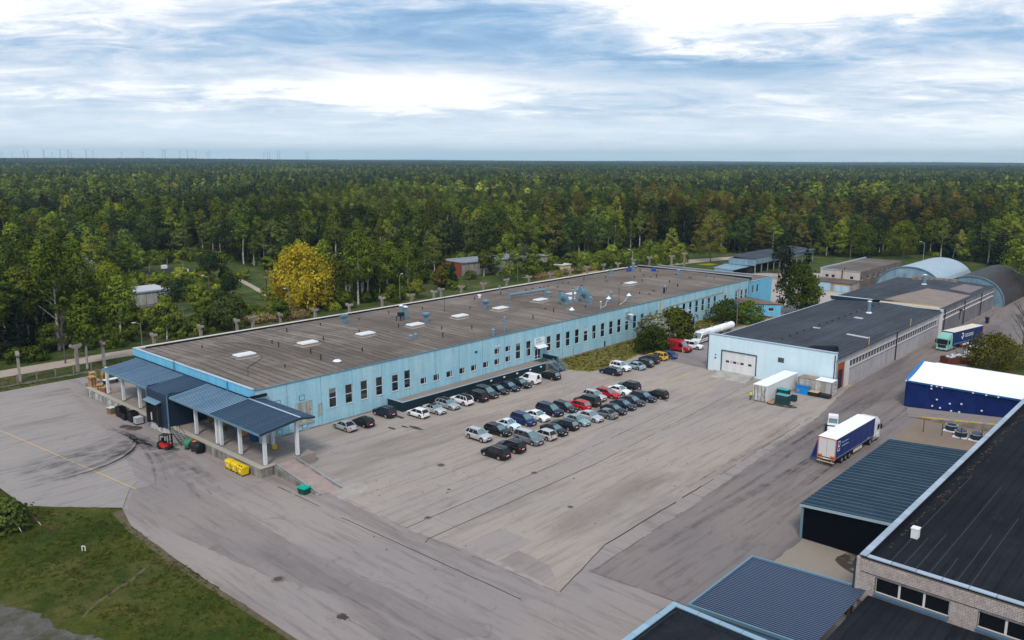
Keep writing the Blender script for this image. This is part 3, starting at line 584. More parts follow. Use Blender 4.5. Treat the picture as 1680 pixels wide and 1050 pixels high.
for x, y in [(139.7, 109.2), (156.9, 111.7), (164.4, 111.1)]:
    z = roof_z(x, y); a = MB(); a.tube((x, y, z - .1), (x, y, z + .8), .5, .5, 12); rv('vent_base', a, M_vent); a = MB(); a.tube((x, y, z + .75), (x, y, z + 1.4), .62, .03, 14); rv('vent_cowl', a, M_roofw)
a = MB(); a.path([(148.3, 107.7, 8.3), (151, 108.3, 8.35), (154.5, 110.6, 8.6), (156.9, 111.7, 8.7)], .045, 6); a.path([(154.2, 106.8, 8.3), (158, 108, 8.5), (164.4, 111.1, 8.9)], .045, 6); rv('roof_pipe', a, M_white)
for x, y, h_ in [(154.2, 106.9, 4.2), (120.7, 129.5, 3.2)]:
    z = roof_z(x, y); a = MB(); a.tube((x, y, z), (x, y, z + h_), .05, .04, 6)
    for k in range(3): a.tube((x - .6, y - .2, z + h_ - .15 * k), (x + .6, y + .3, z + h_ - .15 * k), .03, .03, 5)
    rv('antenna_mast', a, M_dark)
a = MB()
pts = [(63.5, 112.6), (66, 117), (71, 121), (75, 128), (74.5, 134), (71.5, 138.5)]
for k in range(len(pts) - 1): p, q = pts[k], pts[k + 1]; a.tube((p[0], p[1], roof_z(*p) + .04), (q[0], q[1], roof_z(*q) + .04), .04, .04, 5)
rv('roof_cable', a, M_dark)
for (x, y, lx, ly) in [(92, 137, 9, 2), (66.5, 113, 2.4, 1.1), (70.5, 111.5, 1.2, 1.6), (112, 128, 4, 1.2)]: pass
# blue machinery under wraps
for x, y in [(206, 139.4), (209.8, 133.2)]:
    a = MB(); z = roof_z(x, y); a.blob((x, y, z), .9, .8, 1.3, 9, 5, True, .15); rv('tarpaulin_bundle', a, pbr('royal_blue_tarpaulin', (.02, .05, .25), .6, var=.3))
# ladder and downpipe on the west parapet, blue cabinet on the north edge
a = MB()
for s_ in (-.22, .22): a.tube((59.4, 128.6 + s_, 6.9), (59.4, 128.6 + s_, 9.0), .03, .03, 5)
for k in range(7): a.tube((59.4, 128.38, 7.0 + .28 * k), (59.4, 128.82, 7.0 + .28 * k), .02, .02, 5)
a.box(59.4, 60.6, 128.3, 128.36, 8.9, 8.96); a.build('roof_ladder', M_flash, B)
a = MB(); a.box(59.45, 59.57, 111.6, 111.9, 6.5, 8.1); a.build('downpipe', pbr('strong_blue_pipe', (.03, .22, .42), .5), B)
# windows
WL = ['white_blind', (.55, .56, .56)]
M_blind = pbr('white_blind', (.5, .52, .53), .6, var=.1)
for h in holes:
    x0, x1, z0, z1, k = h[0] + 59.7, h[1] + 59.7, h[2], h[3], h[4]
    if k == 't': window(B, (x0, 105, z0), 0, x1 - x0, z1 - z0, 2)
    elif k in 'su':
        window(B, (x0, 105, z0), 0, x1 - x0, z1 - z0, 1, 1)
        a = MB(); a.box(x1 - .5, x1 - .42, 105.03, 105.07, z0 + .08, z1 - .08); a.build('mullion', M_white, B)
# white reveals: lintel/hood shadows under each tall window are real sills; blinds over some panes, the grey ones coloured like a reflection
rb_ = random.Random(3)
for x in tall:
    r_ = rb_.random()
    if 166 < x < 178 or r_ < .3: zt = 5.5 - (0.95 if 166 < x < 178 else rb_.uniform(.25, 1.1)); a = MB(); a.box(x - .62, x + .62, 105.085, 105.094, zt, 5.5); a.build('roller_blind', M_blind if r_ < .2 else pbr('grey_reflection_blind', (.16, .19, .2), .7), B)  # blue-grey panels paint a reflection over part of the pane
    elif r_ > .86: a = MB(); a.box(x - .62, x - .1, 105.085, 105.094, 2.6, 3.9); a.build('curtain', pbr('grey_reflection_blind', (.16, .19, .2), .7), B)
a = MB()
for k in range(26): x = 65.4 + 6.0 * k; a.box(x - .03, x + .03, 104.985, 105.002, .2, 7.94)
a.build('panel_joint', pbr('joint_blue_grey', (.13, .26, .34), .9, var=.3), B)  # darker vertical lines at the wall panel joints
# office door, canopy, sign
mb = MB(); mb.box(122.5, 124.3, 105.06, 105.12, 1.36, 3.6); dr = mb.build('entrance_door', M_white, B)
for i in range(2):
    for z0, z1 in ((1.5, 2.0), (2.1, 3.45)): mb = MB(); mb.box(122.62 + .86 * i, 123.30 + .86 * i, 105.045, 105.062, z0, z1); mb.build('pane', M_glass, dr)
mb = MB(); mb.hexa([(122.2, 104.95, 4.32), (122.2, 103.7, 3.85), (125.2, 103.7, 3.85), (125.2, 104.95, 4.32)], [(122.2, 104.95, 4.4), (122.2, 103.7, 3.93), (125.2, 103.7, 3.93), (125.2, 104.95, 4.4)]); mb.build('door_canopy', M_white, B)
mb = MB(); mb.box(122.3, 125.25, 104.78, 104.97, 4.45, 5.75); sg = mb.build('sign_board', M_white, B)
M_ink = pbr('sign_black', (.012, .014, .02), .5, var=.02); M_inkb = pbr('sign_blue', (.02, .22, .50), .5, var=.02)
text_part('PTS', sg, (123.35, 104.775, 5.36), (R(90), 0, 0), .82, M_ink, local=False)
mb = MB(); mb.box(122.55, 124.9, 104.765, 104.778, 4.93, 5.03); mb.box(122.6, 124.3, 104.765, 104.778, 4.72, 4.80); mb.build('sign_stripe', M_inkb, sg)
# big old gate, side door and bricked hatches near the corner
M_gate = pbr('weathered_grey_green_gate', (.37, .41, .38), .8, var=.15, streak=.35)
mb = MB()
for k in range(3): mb.box(66.74 + 1.0 * k, 67.70 + 1.0 * k, 105.03, 105.1, 1.34, 4.46)
gt = mb.build('factory_gate', M_gate, B)
mb = MB(); mb.box(66.5, 69.9, 104.82, 105.0, 1.0, 1.3); mb.build('gate_ledge', pbr('old_ledge_concrete', (.33, .31, .25), .9, var=.2), B)
mb = MB(); mb.box(68.6, 68.9, 105.02, 105.03, 2.6, 2.75); mb.box(69.3, 69.5, 105.02, 105.03, 2.9, 3.2); mb.build('rust_stain', pbr('rust_brown', (.30, .12, .03), .9), gt)
mb = MB(); mb.box(70.8, 71.6, 105.05, 105.1, 1.52, 3.55); mb.build('side_door', M_gate, B)
M_rim2 = pbr('hatch_outline', (.05, .11, .15), .8)
for x, z in [(67.95, 5.2), (63.7, 5.3), (68.25, .75), (63.8, .75), (60.9, 5.2)]:
    mb = MB(); mb.box(x - .5, x + .5, 104.955, 104.99, z - .4, z + .4); hh = mb.build('bricked_hatch', M_rim2, B); mb = MB(); mb.box(x - .42, x + .42, 104.94, 104.96, z - .32, z + .32); mb.build('hatch_panel', M_blue, hh)
mb = MB(); mb.box(110.3, 110.9, 104.9, 105.0, 5.0, 5.0 + .01); mb = MB()
mb.box(105.4, 106.0, 104.93, 105.0, 5.7, 6.05); mb.build('wall_louvre', M_dark, B)
for x in (111.0, 111.9): a = MB(); a.box(x - .14, x + .14, 104.8, 105.0, 5.95, 6.15); a.build('security_camera', M_white, B)
mb = MB(); mb.box(154.2, 155.5, 104.6, 105.0, 5.75, 6.9); mb.build('vent_box', M_steel, B)
mb = MB(); mb.tube((154.8, 104.5, 6.3), (155.6, 103.9, 6.1), .22, .26, 8); mb.build('vent_spout', M_white, B)
mb = MB(); mb.tube((134.9, 104.85, .2), (134.9, 104.85, 1.9), .06, .06, 6); mb.build('gas_pipe', pbr('pale_red_pipe', (.5, .15, .12), .5), B)
mb = MB(); mb.box(146.2, 146.5, 104.85, 105, 0, 1.4); mb.box(190.2, 190.5, 104.85, 105, 0, 1.2); mb.build('meter_box', M_dark, B)
for x in (168.9, 200.2): mb = MB(); mb.tube((x, 104.9, 4.6), (x, 104.9, 7.9), .09, .09, 6); mb.build('gas_riser', pbr('ochre_gas_pipe', (.55, .33, .05), .5), B)
mb = MB(); mb.path([(168.9, 104.86, 5.2), (172, 104.86, 5.9), (184, 104.86, 5.95), (200.2, 104.86, 6.2)], .06, 6); mb.build('gas_pipe', pbr('ochre_gas_pipe', (.55, .33, .05), .5), B)
mb = MB(); mb.box(61.9, 216, 104.80, 105, -.02, .16); mb.build('plinth', M_conc, B)
# ---------------- annex at its far end
A = thing('annex_building', (215, 105, 0), 'two-window blue annex joined to the far end of the long factory', 'building')
hol = [(2.0, 3.3, 3.9, 6.1), (4.8, 6.1, 3.9, 6.1)]
mb = MB(); wallmb(mb, (215.05, 104.9), (1, 0), (0, -1), 14.7, -.1, 7.3, hol); mb.quad((229.75, 104.9, -.1), (229.75, 144, -.1), (229.75, 144, 7.3), (229.75, 104.9, 7.3)); mb.build('wall', M_blue2, A)
mb = MB(); mb.box(217.2, 229.6, 105.1, 144, 7.05, 7.2); mb.build('roof', M_bit, A)
mb = MB(); mb.box(215.0, 229.9, 104.8, 105.1, 7.3, 7.38); mb.box(229.6, 229.9, 105.1, 144, 7.3, 7.5); mb.build('parapet_cap', M_cop, A)
for h in hol: window(A, (215.05 + h[0], 104.9, h[2]), 0, h[1] - h[0], h[3] - h[2], 1)
A2 = thing('link_building', (204, 93, 0), 'low bright blue link block with brown roof edge between the bushes and the birch', 'building')
hol = [(2.1, 3.6, 1.3, 2.2), (5.9, 7.4, 1.3, 2.2)]
mb = MB(); wallmb(mb, (203.2, 99.6), (.62, -.785), (-.785, -.62), 9.2, -.1, 3.1, hol); mb.quad((208.9, 92.4, -.1), (214, 104.8, -.1), (214, 104.8, 3.1), (208.9, 92.4, 3.1)); mb.quad((203.2, 104.8, -.1), (203.2, 99.6, -.1), (203.2, 99.6, 3.1), (203.2, 104.8, 3.1)); mb.build('wall', M_blue2, A2)
mb = MB(); mb.prism([(203.0, 99.5), (208.9, 92.1), (214.3, 104.8), (203.0, 104.8)], 3.1, 3.3); mb.build('roof', M_bit, A2)
mb = MB(); mb.bar((202.9, 99.5, 3.35), (208.9, 92.0, 3.35), .22, .12); mb.build('roof_edge', pbr('orange_brown_edge', (.45, .20, .06), .8), A2)
for h in hol: window(A2, (203.2 + .62 * h[0], 99.6 - .785 * h[0], h[2]), math.atan2(-.785, .62), h[1] - h[0], h[3] - h[2], 1)
# ---------------- raised walkway in front of the offices
P = thing('access_ramp', (84.5, 101.3, 0), 'long dark-clad raised walkway with sloping deck along the blue wall', 'ramp')
mb = MB(); mb.hexa([(84.6, 101.1, 0), (121.0, 101.1, 0), (121.0, 104.85, 0), (84.6, 104.85, 0)], [(84.6, 101.1, .9), (121.0, 101.1, 1.33), (121.0, 104.85, 1.33), (84.6, 104.85, .9)])
mb.build('deck', asphalt('deck_concrete', (.26, .22, .19), (.32, .27, .22), (.14, .12, .10), .7, 1, 500), P)
M_clad = pbr('blue_black_cladding', (.010, .028, .042), .5, .2, .2)
mb = MB(); mb.hexa([(84.4, 100.95, 0), (121.1, 100.95, 0), (121.1, 101.08, 0), (84.4, 101.08, 0)], [(84.4, 100.95, 1.6), (121.1, 100.95, 1.6), (121.1, 101.08, 1.6), (84.4, 101.08, 1.6)])
mb.box(84.4, 84.55, 101.08, 104.85, 0, 1.6); mb.build('cladding_panel', M_clad, P)
mb = MB(); mb.box(84.3, 121.2, 100.88, 101.13, 1.6, 1.7); mb.box(84.3, 84.62, 101.13, 104.9, 1.6, 1.7); mb.build('coping', M_cop, P)
for x in (105.5, 109, 112.6, 116.4, 119.6): mb = MB(); mb.box(x - .22, x + .22, 100.84, 100.94, 1.05, 1.3); mb.build('bulkhead_lamp', M_white, P)
mb = MB(); mb.box(121.1, 124.9, 101.1, 104.85, 0, 1.33); mb.build('landing', M_conc, P)
mb = MB(); mb.box(122.0, 124.6, 102.6, 104.8, 1.34, 1.37); mb.build('door_mat', pbr('dark_green_mat', (.035, .06, .06), .9), P)
mb = MB(); mb.box(124.9, 125.1, 100.9, 104.9, 0, 2.2); mb.build('end_wall', M_clad, P)
S = thing('metal_stairs', (123, 99, 0), 'steel stairs with three tube handrails going down from the dark raised walkway', 'stairs')
for k in range(7): mb = MB(); mb.box(121.9, 124.5, 100.9 - .38 * (k + 1), 100.9 - .38 * k, 1.2 - .19 * (k + 1) + .12, 1.2 - .19 * (k + 1) + .17); mb.build('tread', M_flash, S)
for x in (121.8, 123.2, 124.6):
    mb = MB()
    for q in (.35, .62, .9): mb.tube((x, 100.9, 1.3 + q), (x, 98.2, .0 + q), .035, .035, 6)
    mb.tube((x, 98.2, 0), (x, 98.2, .9), .04, .04, 6); mb.tube((x, 100.9, .3), (x, 100.9, 2.2), .04, .04, 6); mb.tube((x, 99.5, .5), (x, 99.5, 1.5), .04, .04, 6); mb.build('handrail', M_vent, S)
# ---------------- loading dock, canopy, booth
D = thing('loading_dock', (53, 92.3, 0), 'long raised concrete loading dock with white columns on the west side of the blue factory', 'loading dock')
M_dock = asphalt('dock_floor', (.27, .235, .215), (.32, .27, .23), (.15, .125, .11), .6, 1, 520)
mb = MB(); mb.box(53.2, 61.6, 92.45, 105, 0, 1.3); mb.box(53.2, 59.6, 105, 150, 0, 1.3); mb.prism([(53.2, 150), (59.6, 150), (59.6, 153), (54.2, 153)], 0, 1.3); mb.build('platform', M_dock, D)
mb = MB(); k = 0; y = 92.3
M_dc1 = pbr('dock_face_concrete', (.31, .30, .275), .9, var=.2, c2=(.14, .125, .11), s2=.6, streak=.35, bump=.3)
while y < 149:
    mb = MB(); l = random.uniform(1.9, 2.1); mb.box(53.0 + random.uniform(-.015, .015), 53.2, y + .02, min(y + l, 149.6) - .02, 0, 1.28)
    if not (117.4 < y < 124): mb.build('concrete_panel', M_dc1, D)
    y += l
mb = MB(); mb.box(53.2, 54.8, 92.25, 92.45, 0, 1.28); mb.build('concrete_panel', M_dc1, D)
mb = MB(); mb.box(52.95, 53.75, 92.2, 117.3, 1.3, 1.42); mb.box(52.95, 53.75, 124.1, 149.6, 1.3, 1.42); mb.box(53.75, 55.2, 92.2, 92.9, 1.3, 1.42); mb.build('kerb', pbr('dock_kerb', (.38, .35, .30), .9, var=.2), D)
mb = MB()
for yy in (134.5, 137, 139.6, 142.2, 144.6, 147): mb = MB(); mb.box(52.88, 52.995, yy - .95, yy + .95, .1, 1.2); mb.build('white_bumper_board', pbr('flaking_white_board', (.52, .54, .55), .8, var=.2, c2=(.25, .22, .2), s2=1.5, streak=.5), D)
mb = MB(); mb.hexa([(53.0, 149.7, 0), (54.2, 153.0, 0), (54.45, 152.9, 0), (53.3, 149.6, 0)], [(53.0, 149.7, 1.45), (54.2, 153.0, 1.45), (54.45, 152.9, 1.45), (53.3, 149.6, 1.45)]); mb.build('end_wall', M_conc, D)
M_colm = pbr('white_painted_column', (.62, .65, .67), .7, var=.06, streak=.15)
for (x, y) in [(54.15, 92.95), (54.15, 99.2), (54.15, 104.3), (54.15, 105.4), (54.15, 111.5), (54.2, 130.3), (54.2, 136.6), (54.2, 142.8), (59.15, 99.2), (59.15, 93.1), (59.15, 104.4), (58.9, 129.5), (58.9, 136), (58.9, 142.4)]:
    mb = MB(); mb.box(x - .2, x + .2, y - .2, y + .2, 1.3, 6.05 if x < 57 else 6.6); c_ = mb.build('column', M_colm, D)
    mb = MB(); mb.box(x - .27, x + .27, y - .27, y + .27, 1.3, 1.45); mb.build('column_foot', M_conc, c_)
# ramp down to the car park
mb = MB(); mb.hexa([(55.1, 82.2, .01), (58.1, 82.2, .01), (58.4, 92.5, 0), (55.4, 92.5, 0)], [(55.1, 82.2, .02), (58.1, 82.2, .02), (58.4, 92.46, 1.3), (55.4, 92.46, 1.3)]); mb.build('ramp', pbr('ramp_paving', (.36, .29, .265), .9, var=.15, c2=(.26, .2, .18), s2=.8), D)
for x0, x1 in ((54.95, 55.25), (58.12, 58.45)):
    mb = MB(); mb.hexa([(x0 - .2 * (x0 < 56), 82.2, 0), (x0 + .12, 82.2, 0), (x1, 92.4, 0), (x1 - .25, 92.4, 0)], [(x0 - .2 * (x0 < 56), 82.2, .08), (x0 + .12, 82.2, .08), (x1, 92.4, 1.36), (x1 - .25, 92.4, 1.36)]); mb.build('ramp_side_wall', M_dc1, D)
    mb = MB(); mb.path([(x0 + .1, 82.0, .28), (x1 - .1, 92.6, 1.62)], .07, 8)
    for k in range(10): t_ = k / 9; mb.tube((x0 + .1 + (x1 - .2 - x0) * t_, 82.1 + 10.3 * t_, .05 + 1.3 * t_), (x0 + .1 + (x1 - .2 - x0) * t_, 82.1 + 10.3 * t_, .28 + 1.33 * t_), .035, .035, 5)
    mb.build('rail', M_steel, D)
CN = thing('dock_canopy', (53, 92, 1.3), 'blue ribbed metal canopy roof in light and dark sections over the loading dock', 'canopy')
def ribbed(mb, corners, ribs_dir_n, th=.05, rib=.05, rw=.35):
    """sheet with raised standing ribs: corners a,b (lower edge) d,c (upper edge); ribs run from lower edge to upper edge"""
    a, b, c, d = [Vector(p) for p in corners]; n = max(1, ribs_dir_n); up = (b - a).cross(d - a).normalized()
    if up.z < 0: up = -up
    for k in range(n):
        t0, t1, t2 = k / n, (k + 1 - rw) / n, (k + 1) / n
        for (p, q, h) in ((t0, t1, 0), (t1, t2, rib)):
            A0, B0, C0, D0 = a.lerp(b, p), a.lerp(b, q), d.lerp(c, q), d.lerp(c, p)
            mb.hexa([tuple(x - up * th) for x in (A0, B0, C0, D0)], [tuple(x + up * h) for x in (A0, B0, C0, D0)])
M_lt = pbr('light_blue_roof_sheet', (.21, .37, .53), .45, .25, .12, .6, c2=(.29, .44, .58), s2=.3, rnd=.14)
M_dk = pbr('dark_blue_roof_sheet', (.062, .108, .175), .45, .25, .15, .6, rnd=.16)
secs = [(92.0, 104.9, 'd', 6.12, 6.95), (104.9, 117.0, 'l', 6.16, 6.98), (117.0, 124.6, 'd', 6.32, 7.05), (124.6, 141.5, 'l', 6.16, 6.98)]
JL = []
for y0, y1, k, z0, z1 in secs:
    n = round((y1 - y0) / 1.02)
    for i in range(n):
        ya, yb = y0 + (y1 - y0) * i / n, y0 + (y1 - y0) * (i + 1) / n
        x0 = 52.95 if k == 'l' or y0 < 100 else 52.75
        mb = MB(); ribbed(mb, [(x0, yb - .004, z0), (x0, ya + .004, z0), (59.05, ya + .004, z1), (59.05, yb - .004, z1)], 2); mb.build('roof_sheet', M_lt if k == 'l' else M_dk, CN); JL.append((x0, z0, z1, ya, yb))
for i in range(13):
    ya, yb = 92.3 + 12.5 * i / 13, 92.3 + 12.5 * (i + 1) / 13
    mb = MB(); ribbed(mb, [(59.1, yb, 6.92), (59.1, ya, 6.92), (61.2 + .4, ya, 6.5), (61.2 + .4, yb, 6.5)], 3); mb.build('roof_sheet', M_dk, CN)
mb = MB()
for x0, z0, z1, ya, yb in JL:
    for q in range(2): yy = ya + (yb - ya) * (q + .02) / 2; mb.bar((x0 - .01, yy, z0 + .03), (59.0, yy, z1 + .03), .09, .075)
mb.build('joint_shade_strip', pbr('joint_shade_navy', (.03, .06, .10), .7, .1), CN)  # dark bars at the sheet joints; rib shade is put into their colour
mb = MB(); mb.bar((59.07, 91.95, 7.04), (59.07, 104.9, 7.04), .28, .05); mb.build('ridge_cap', M_cop, CN)
mb = MB(); mb.box(52.86, 52.95, 92.0, 117, 5.86, 6.13); mb.box(52.86, 52.95, 124.6, 141.5, 5.86, 6.13); mb.build('fascia', M_vent, CN)
mb = MB(); mb.bar((52.95, 91.95, 5.98), (59.07, 91.95, 6.82), .08, .28); mb.bar((59.07, 91.95, 6.82), (61.6, 92.25, 6.4), .08, .28); mb.build('gable_fascia', M_flash, CN)
mb = MB(); mb.box(53.9, 54.4, 92.1, 117, 5.8, 6.0); mb.box(53.9, 54.4, 124.6, 141.4, 5.8, 6.0); mb.build('eaves_beam', M_colm, CN)
for y in (92.95, 99.2, 105.4, 111.5, 130.3, 136.6, 142.4 - 1.2): mb = MB(); mb.bar((54.1, y, 6.0), (59.2, y, 6.7), .2, .24); mb.build('rafter', M_colm, CN)
mb = MB(); mb.box(59.2, 61.8, 104.5, 104.9, 6.95, 7.3); mb.build('gutter_box', M_tar, CN)
BT = thing('dock_booth', (53, 118, 0), 'dark blue clad loading booth with dock door under the canopy', 'loading booth')
mb = MB(); mb.box(52.75, 53.0, 117.45, 124.2, 1.0, 6.28); mb.build('cladding_panel', pbr('navy_ribbed_cladding', (.022, .045, .085), .45, .3, .12), BT)
for y in (117.3, 124.1): mb = MB(); mb.box(53.0, 58.8, y, y + .2, 1.3, 6.6); mb.build('side_wall', pbr('navy_side_cladding', (.014, .028, .055), .5, .2, .12), BT)
for y in (117.4, 124.25): mb = MB(); mb.box(52.68, 52.82, y - .07, y + .07, 0.0 if y > 120 else 1.0, 6.3); mb.build('corner_trim', M_vent, BT)
mb = MB(); mb.box(52.70, 52.74, 119.9, 123.3, 1.3, 4.6); mb.build('dock_door', pbr('black_rubber_seal', (.008, .008, .01), .7), BT)
mb = MB(); mb.box(52.2, 52.75, 119.6, 119.95, 1.0, 4.7); mb.box(52.2, 52.75, 123.25, 123.6, 1.0, 4.7); mb.build('dock_seal', M_black, BT)
mb = MB(); mb.hexa([(51.8, 119.4, 4.6), (52.75, 119.4, 4.8), (52.75, 123.8, 4.8), (51.8, 123.8, 4.6)], [(51.8, 119.4, 4.68), (52.75, 119.4, 4.98), (52.75, 123.8, 4.98), (51.8, 123.8, 4.68)]); mb.build('door_hood', M_vent, BT)
mb = MB(); mb.box(52.8, 53.0, 117.5, 119.3, .0, 1.0); mb.box(52.8, 53.0, 122, 124.1, .0, 1.0); mb.box(52.8, 53.0, 119.4, 121.9, 0, .7); mb.build('white_dock_face', pbr('patchy_white_paint', (.55, .56, .56), .8, var=.15, c2=(.3, .28, .24), s2=1.6), BT)
for yy in (120.4, 122.9): mb = MB(); mb.box(52.6, 52.72, yy - .09, yy + .09, 1.4, 2.6); mb.build('guide_strip', M_white, BT)
ST = thing('metal_stairs', (52, 113, 0), 'small steel stairs with light treads leading up onto the loading dock', 'stairs')
for k in range(7): mb = MB(); mb.box(52.0, 53.0, 112.1 + .34 * k, 112.38 + .34 * k, .18 * (k + 1) - .05, .18 * (k + 1)); mb.build('tread', M_steel, ST)
for x in (51.95, 53.02): mb = MB(); mb.path([(x, 112, .95), (x, 114.5, 2.25), (x, 115.4, 2.25)], .03, 6); mb.tube((x, 112, 0), (x, 112, .95), .03, .03, 6); mb.tube((x, 114.5, 1), (x, 114.5, 2.25), .03, .03, 6); mb.bar((x, 112, .1), (x, 114.5, 1.3), .04, .2); mb.tube((x, 115.4, 1), (x, 115.4, 2.25), .03, .03, 6); mb.build('handrail', M_dark, ST)
# ---------------- 2. pale warehouse with the roller door
W = thing('warehouse_building', (144.3, 78.3, 0), 'pale blue fronted warehouse with white sectional door and grey felt roof', 'building')
M_pale = pbr('pale_blue_render', (.58, .77, .86), .85, var=.05, scale=.4, c2=(.64, .79, .86), s2=.2, streak=.04)
hol = [(3.1, 10.25, .4, 4.35), (14.55, 15.75, 3.9, 4.85)]
mb = MB(); wallmb(mb, (144.3, 78.3), (0, -1), (-1, 0), 25.4, -.05, 7.3, hol); mb.quad((209, 78.3, -.1), (144.6, 78.3, -.1), (144.6, 78.3, 6.35), (209, 78.3, 6.35)); mb.build('front_wall', M_pale, W)
mb = MB(); mb.box(144.32, 144.75, 52.9, 78.28, 6.0, 7.28); mb.build('parapet', M_pale, W)
mb = MB(); mb.box(144.15, 144.85, 52.8, 78.4, 7.3, 7.4); mb.build('parapet_cap', M_cop, W)
M_side = pbr('off_white_side_wall', (.43, .42, .44), .85, var=.08, c2=(.36, .34, .36), s2=.3, streak=.12)
wn_ = 34; hol = [(7.5 + 1.6 * k, 7.5 + 1.6 * k + 1.3, 3.33, 4.6) for k in range(wn_)]
mb = MB(); wallmb(mb, (144.75, 53.3), (1, 0), (0, -1), 64.3, -.05, 6.2, [(h[0], h[1], h[2], h[3]) for h in hol] + [(1.6, 5.0, 0, 4.95)], rev=.2); mb.build('side_wall', M_side, W)
for h in hol: window(W, (144.75 + h[0], 53.3, h[2]), 0, h[1] - h[0], h[3] - h[2], 2 if False else 1, 1, sill=False, fm=pbr('grey_window_frame', (.35, .36, .38), .7), gm=pbr('dusty_glass', (.045, .05, .055), .25, var=.5, scale=.6), fw=.09)
mb = MB(); mb.box(152, 207, 53.12, 53.3, 3.2, 3.3); mb.box(152, 207, 53.14, 53.3, 4.63, 4.72); mb.build('window_band', pbr('pale_band', (.5, .5, .52), .8, var=.1), W)
mb = MB(); mb.box(146.4, 147.1, 53.4, 53.5, 0, 4.9); mb.box(149.1, 149.75, 53.38, 53.48, 0.0, 4.9); mb.box(147.1, 149.1, 53.4, 53.5, 3.6, 4.9); f = mb.build('door_frame', pbr('orange_brown_door', (.33, .075, .025), .7, var=.2), W)
mb = MB(); mb.box(147.1, 149.1, 53.42, 53.48, 0, 3.6); mb.build('door_leaf', pbr('navy_door', (.012, .02, .05), .6), W)
mb = MB(); mb.box(149.9, 151.9, 53.2, 53.32, 0, 4.7); mb.build('white_panel', pbr('dirty_white_board', (.62, .61, .6), .8, var=.15, streak=.2), W)
mb = MB(); NX, NY = 60, 24
def rz2(x, y): t = (y - 53.1) / 25.2; return 6.22 + .62 * (1 - abs(2 * t - 1)) + .03 * mnoise.noise(Vector((x * .25, y * .25, 5)))
for j in range(NY + 1):
    for i in range(NX + 1): x = 144.75 + 64.5 * i / NX; y = 53.0 + 25.4 * j / NY; mb.v.append((x, y, rz2(x, y)))
for j in range(NY):
    for i in range(NX): a = j * (NX + 1) + i; mb.f.append((a, a + 1, a + NX + 2, a + NX + 1))
wr = mb.build('roof', M_slate, W, smooth=True)
mb = MB(); mb.box(144.8, 209.2, 52.85, 53.1, 6.1, 6.24); mb.build('eaves_flashing', M_dark, W)
# sectional door
mb = MB(); mb.box(144.42, 144.5, 68.1, 75.15, .4, .45); gd = mb.build('sectional_door', M_white, W)
M_dw = pbr('white_door_panel', (.70, .71, .71), .6, var=.05, streak=.08)
for k in range(7): mb = MB(); z = .45 + .55 * k; mb.box(144.40, 144.46, 68.1, 75.15, z, min(4.33, z + .535)); mb.build('door_panel', M_dw, gd)
for yy in (74.0, 72.45, 70.9, 69.3): mb = MB(); mb.box(144.375, 144.398, yy - .34, yy + .34, 2.1, 2.5); mb.build('pane', M_glass, gd)
for yy in (73.2, 71.7): mb = MB(); mb.box(144.38, 144.397, yy - .24, yy + .24, 2.05, 2.55); mb.build('sticker', pbr('pink_sticker', (.65, .35, .38), .7), gd)
mb = MB(); mb.box(144.2, 144.32, 67.9, 68.05, .4, 4.5); mb.box(144.2, 144.32, 75.2, 75.35, .4, 4.5); mb.box(144.2, 144.32, 68.05, 75.2, 4.36, 4.5); mb.build('door_frame', M_dark, W)
mb = MB(); mb.box(144.2, 144.29, 76.1, 76.95, .15, 2.3); mb.build('side_door', M_white, W)
mb = MB(); mb.box(144.1, 144.28, 76.35, 76.75, 2.65, 2.75); mb.blob((144.2, 76.5, 3.3), .12, .12, .12, 8, 5); mb.build('door_lamp', M_dark, W)
mb = MB()
for k in range(6): mb.box(144.31, 144.38, 62.6, 63.72, 3.92 + .155 * k, 4.02 + .155 * k)
mb.box(144.39, 144.42, 62.6, 63.72, 3.9, 4.85); mb.build('louvre', pbr('grey_louvre', (.10, .12, .14), .6), W)
mb = MB(); mb.hexa([(139.4, 67.6, 0), (144.2, 68.2, 0), (144.2, 75.3, 0), (139.4, 74.9, 0)], [(139.4, 67.6, .02), (144.2, 68.2, .42), (144.2, 75.3, .42), (139.4, 74.9, .02)]); mb.build('door_ramp', pbr('worn_pale_concrete', (.42, .40, .37), .9, var=.15, c2=(.28, .26, .24), s2=.6), W)
mb = MB(); mb.tube((144.2, 53.1, 6.9), (144.2, 53.1, 0), .09, .09, 8); mb.tube((144.15, 78.2, 7.1), (144.15, 78.2, 0), .09, .09, 8); mb.build('downpipe', M_dark, W)
for x in (177.9,): mb = MB(); mb.tube((x, 53.12, 0), (x, 53.12, 6.1), .12, .12, 8); mb.build('downpipe', M_dark, W)
mb = MB(); mb.box(208.7, 209.3, 52.75, 53.3, 0, 6.7); mb.build('white_pilaster', pbr('white_pilaster_paint', (.62, .62, .62), .8, var=.1), W)
for x, y, h_ in [(192.2, 64.0, 2.6)]:
    z = rz2(x, y); mb = MB(); mb.tube((x, y, z - .1), (x, y, z + h_), .36, .36, 12); mb.build('chimney_pipe', M_vent, wr)
    mb = MB(); mb.tube((x, y, z + h_), (x, y, z + h_ + .2), .5, .4, 12); mb.tube((x, y, z), (x, y, z + .25), .7, .45, 12); mb.build('pipe_collar', M_white, wr)
mb = MB()
pm = MB(); pm.tube((0, 0, -.1), (0, 0, .35), .12, .12, 6); pmesh2 = pm.mesh('roof_outlet', M_dark); og = ORG[W.name]
for k in range(16): x = 151 + 3.6 * k; y = 66.2 + random.uniform(-.2, .2); inst('roof_outlet', pmesh2, wr, (x - og[0], y - og[1], rz2(x, y)))
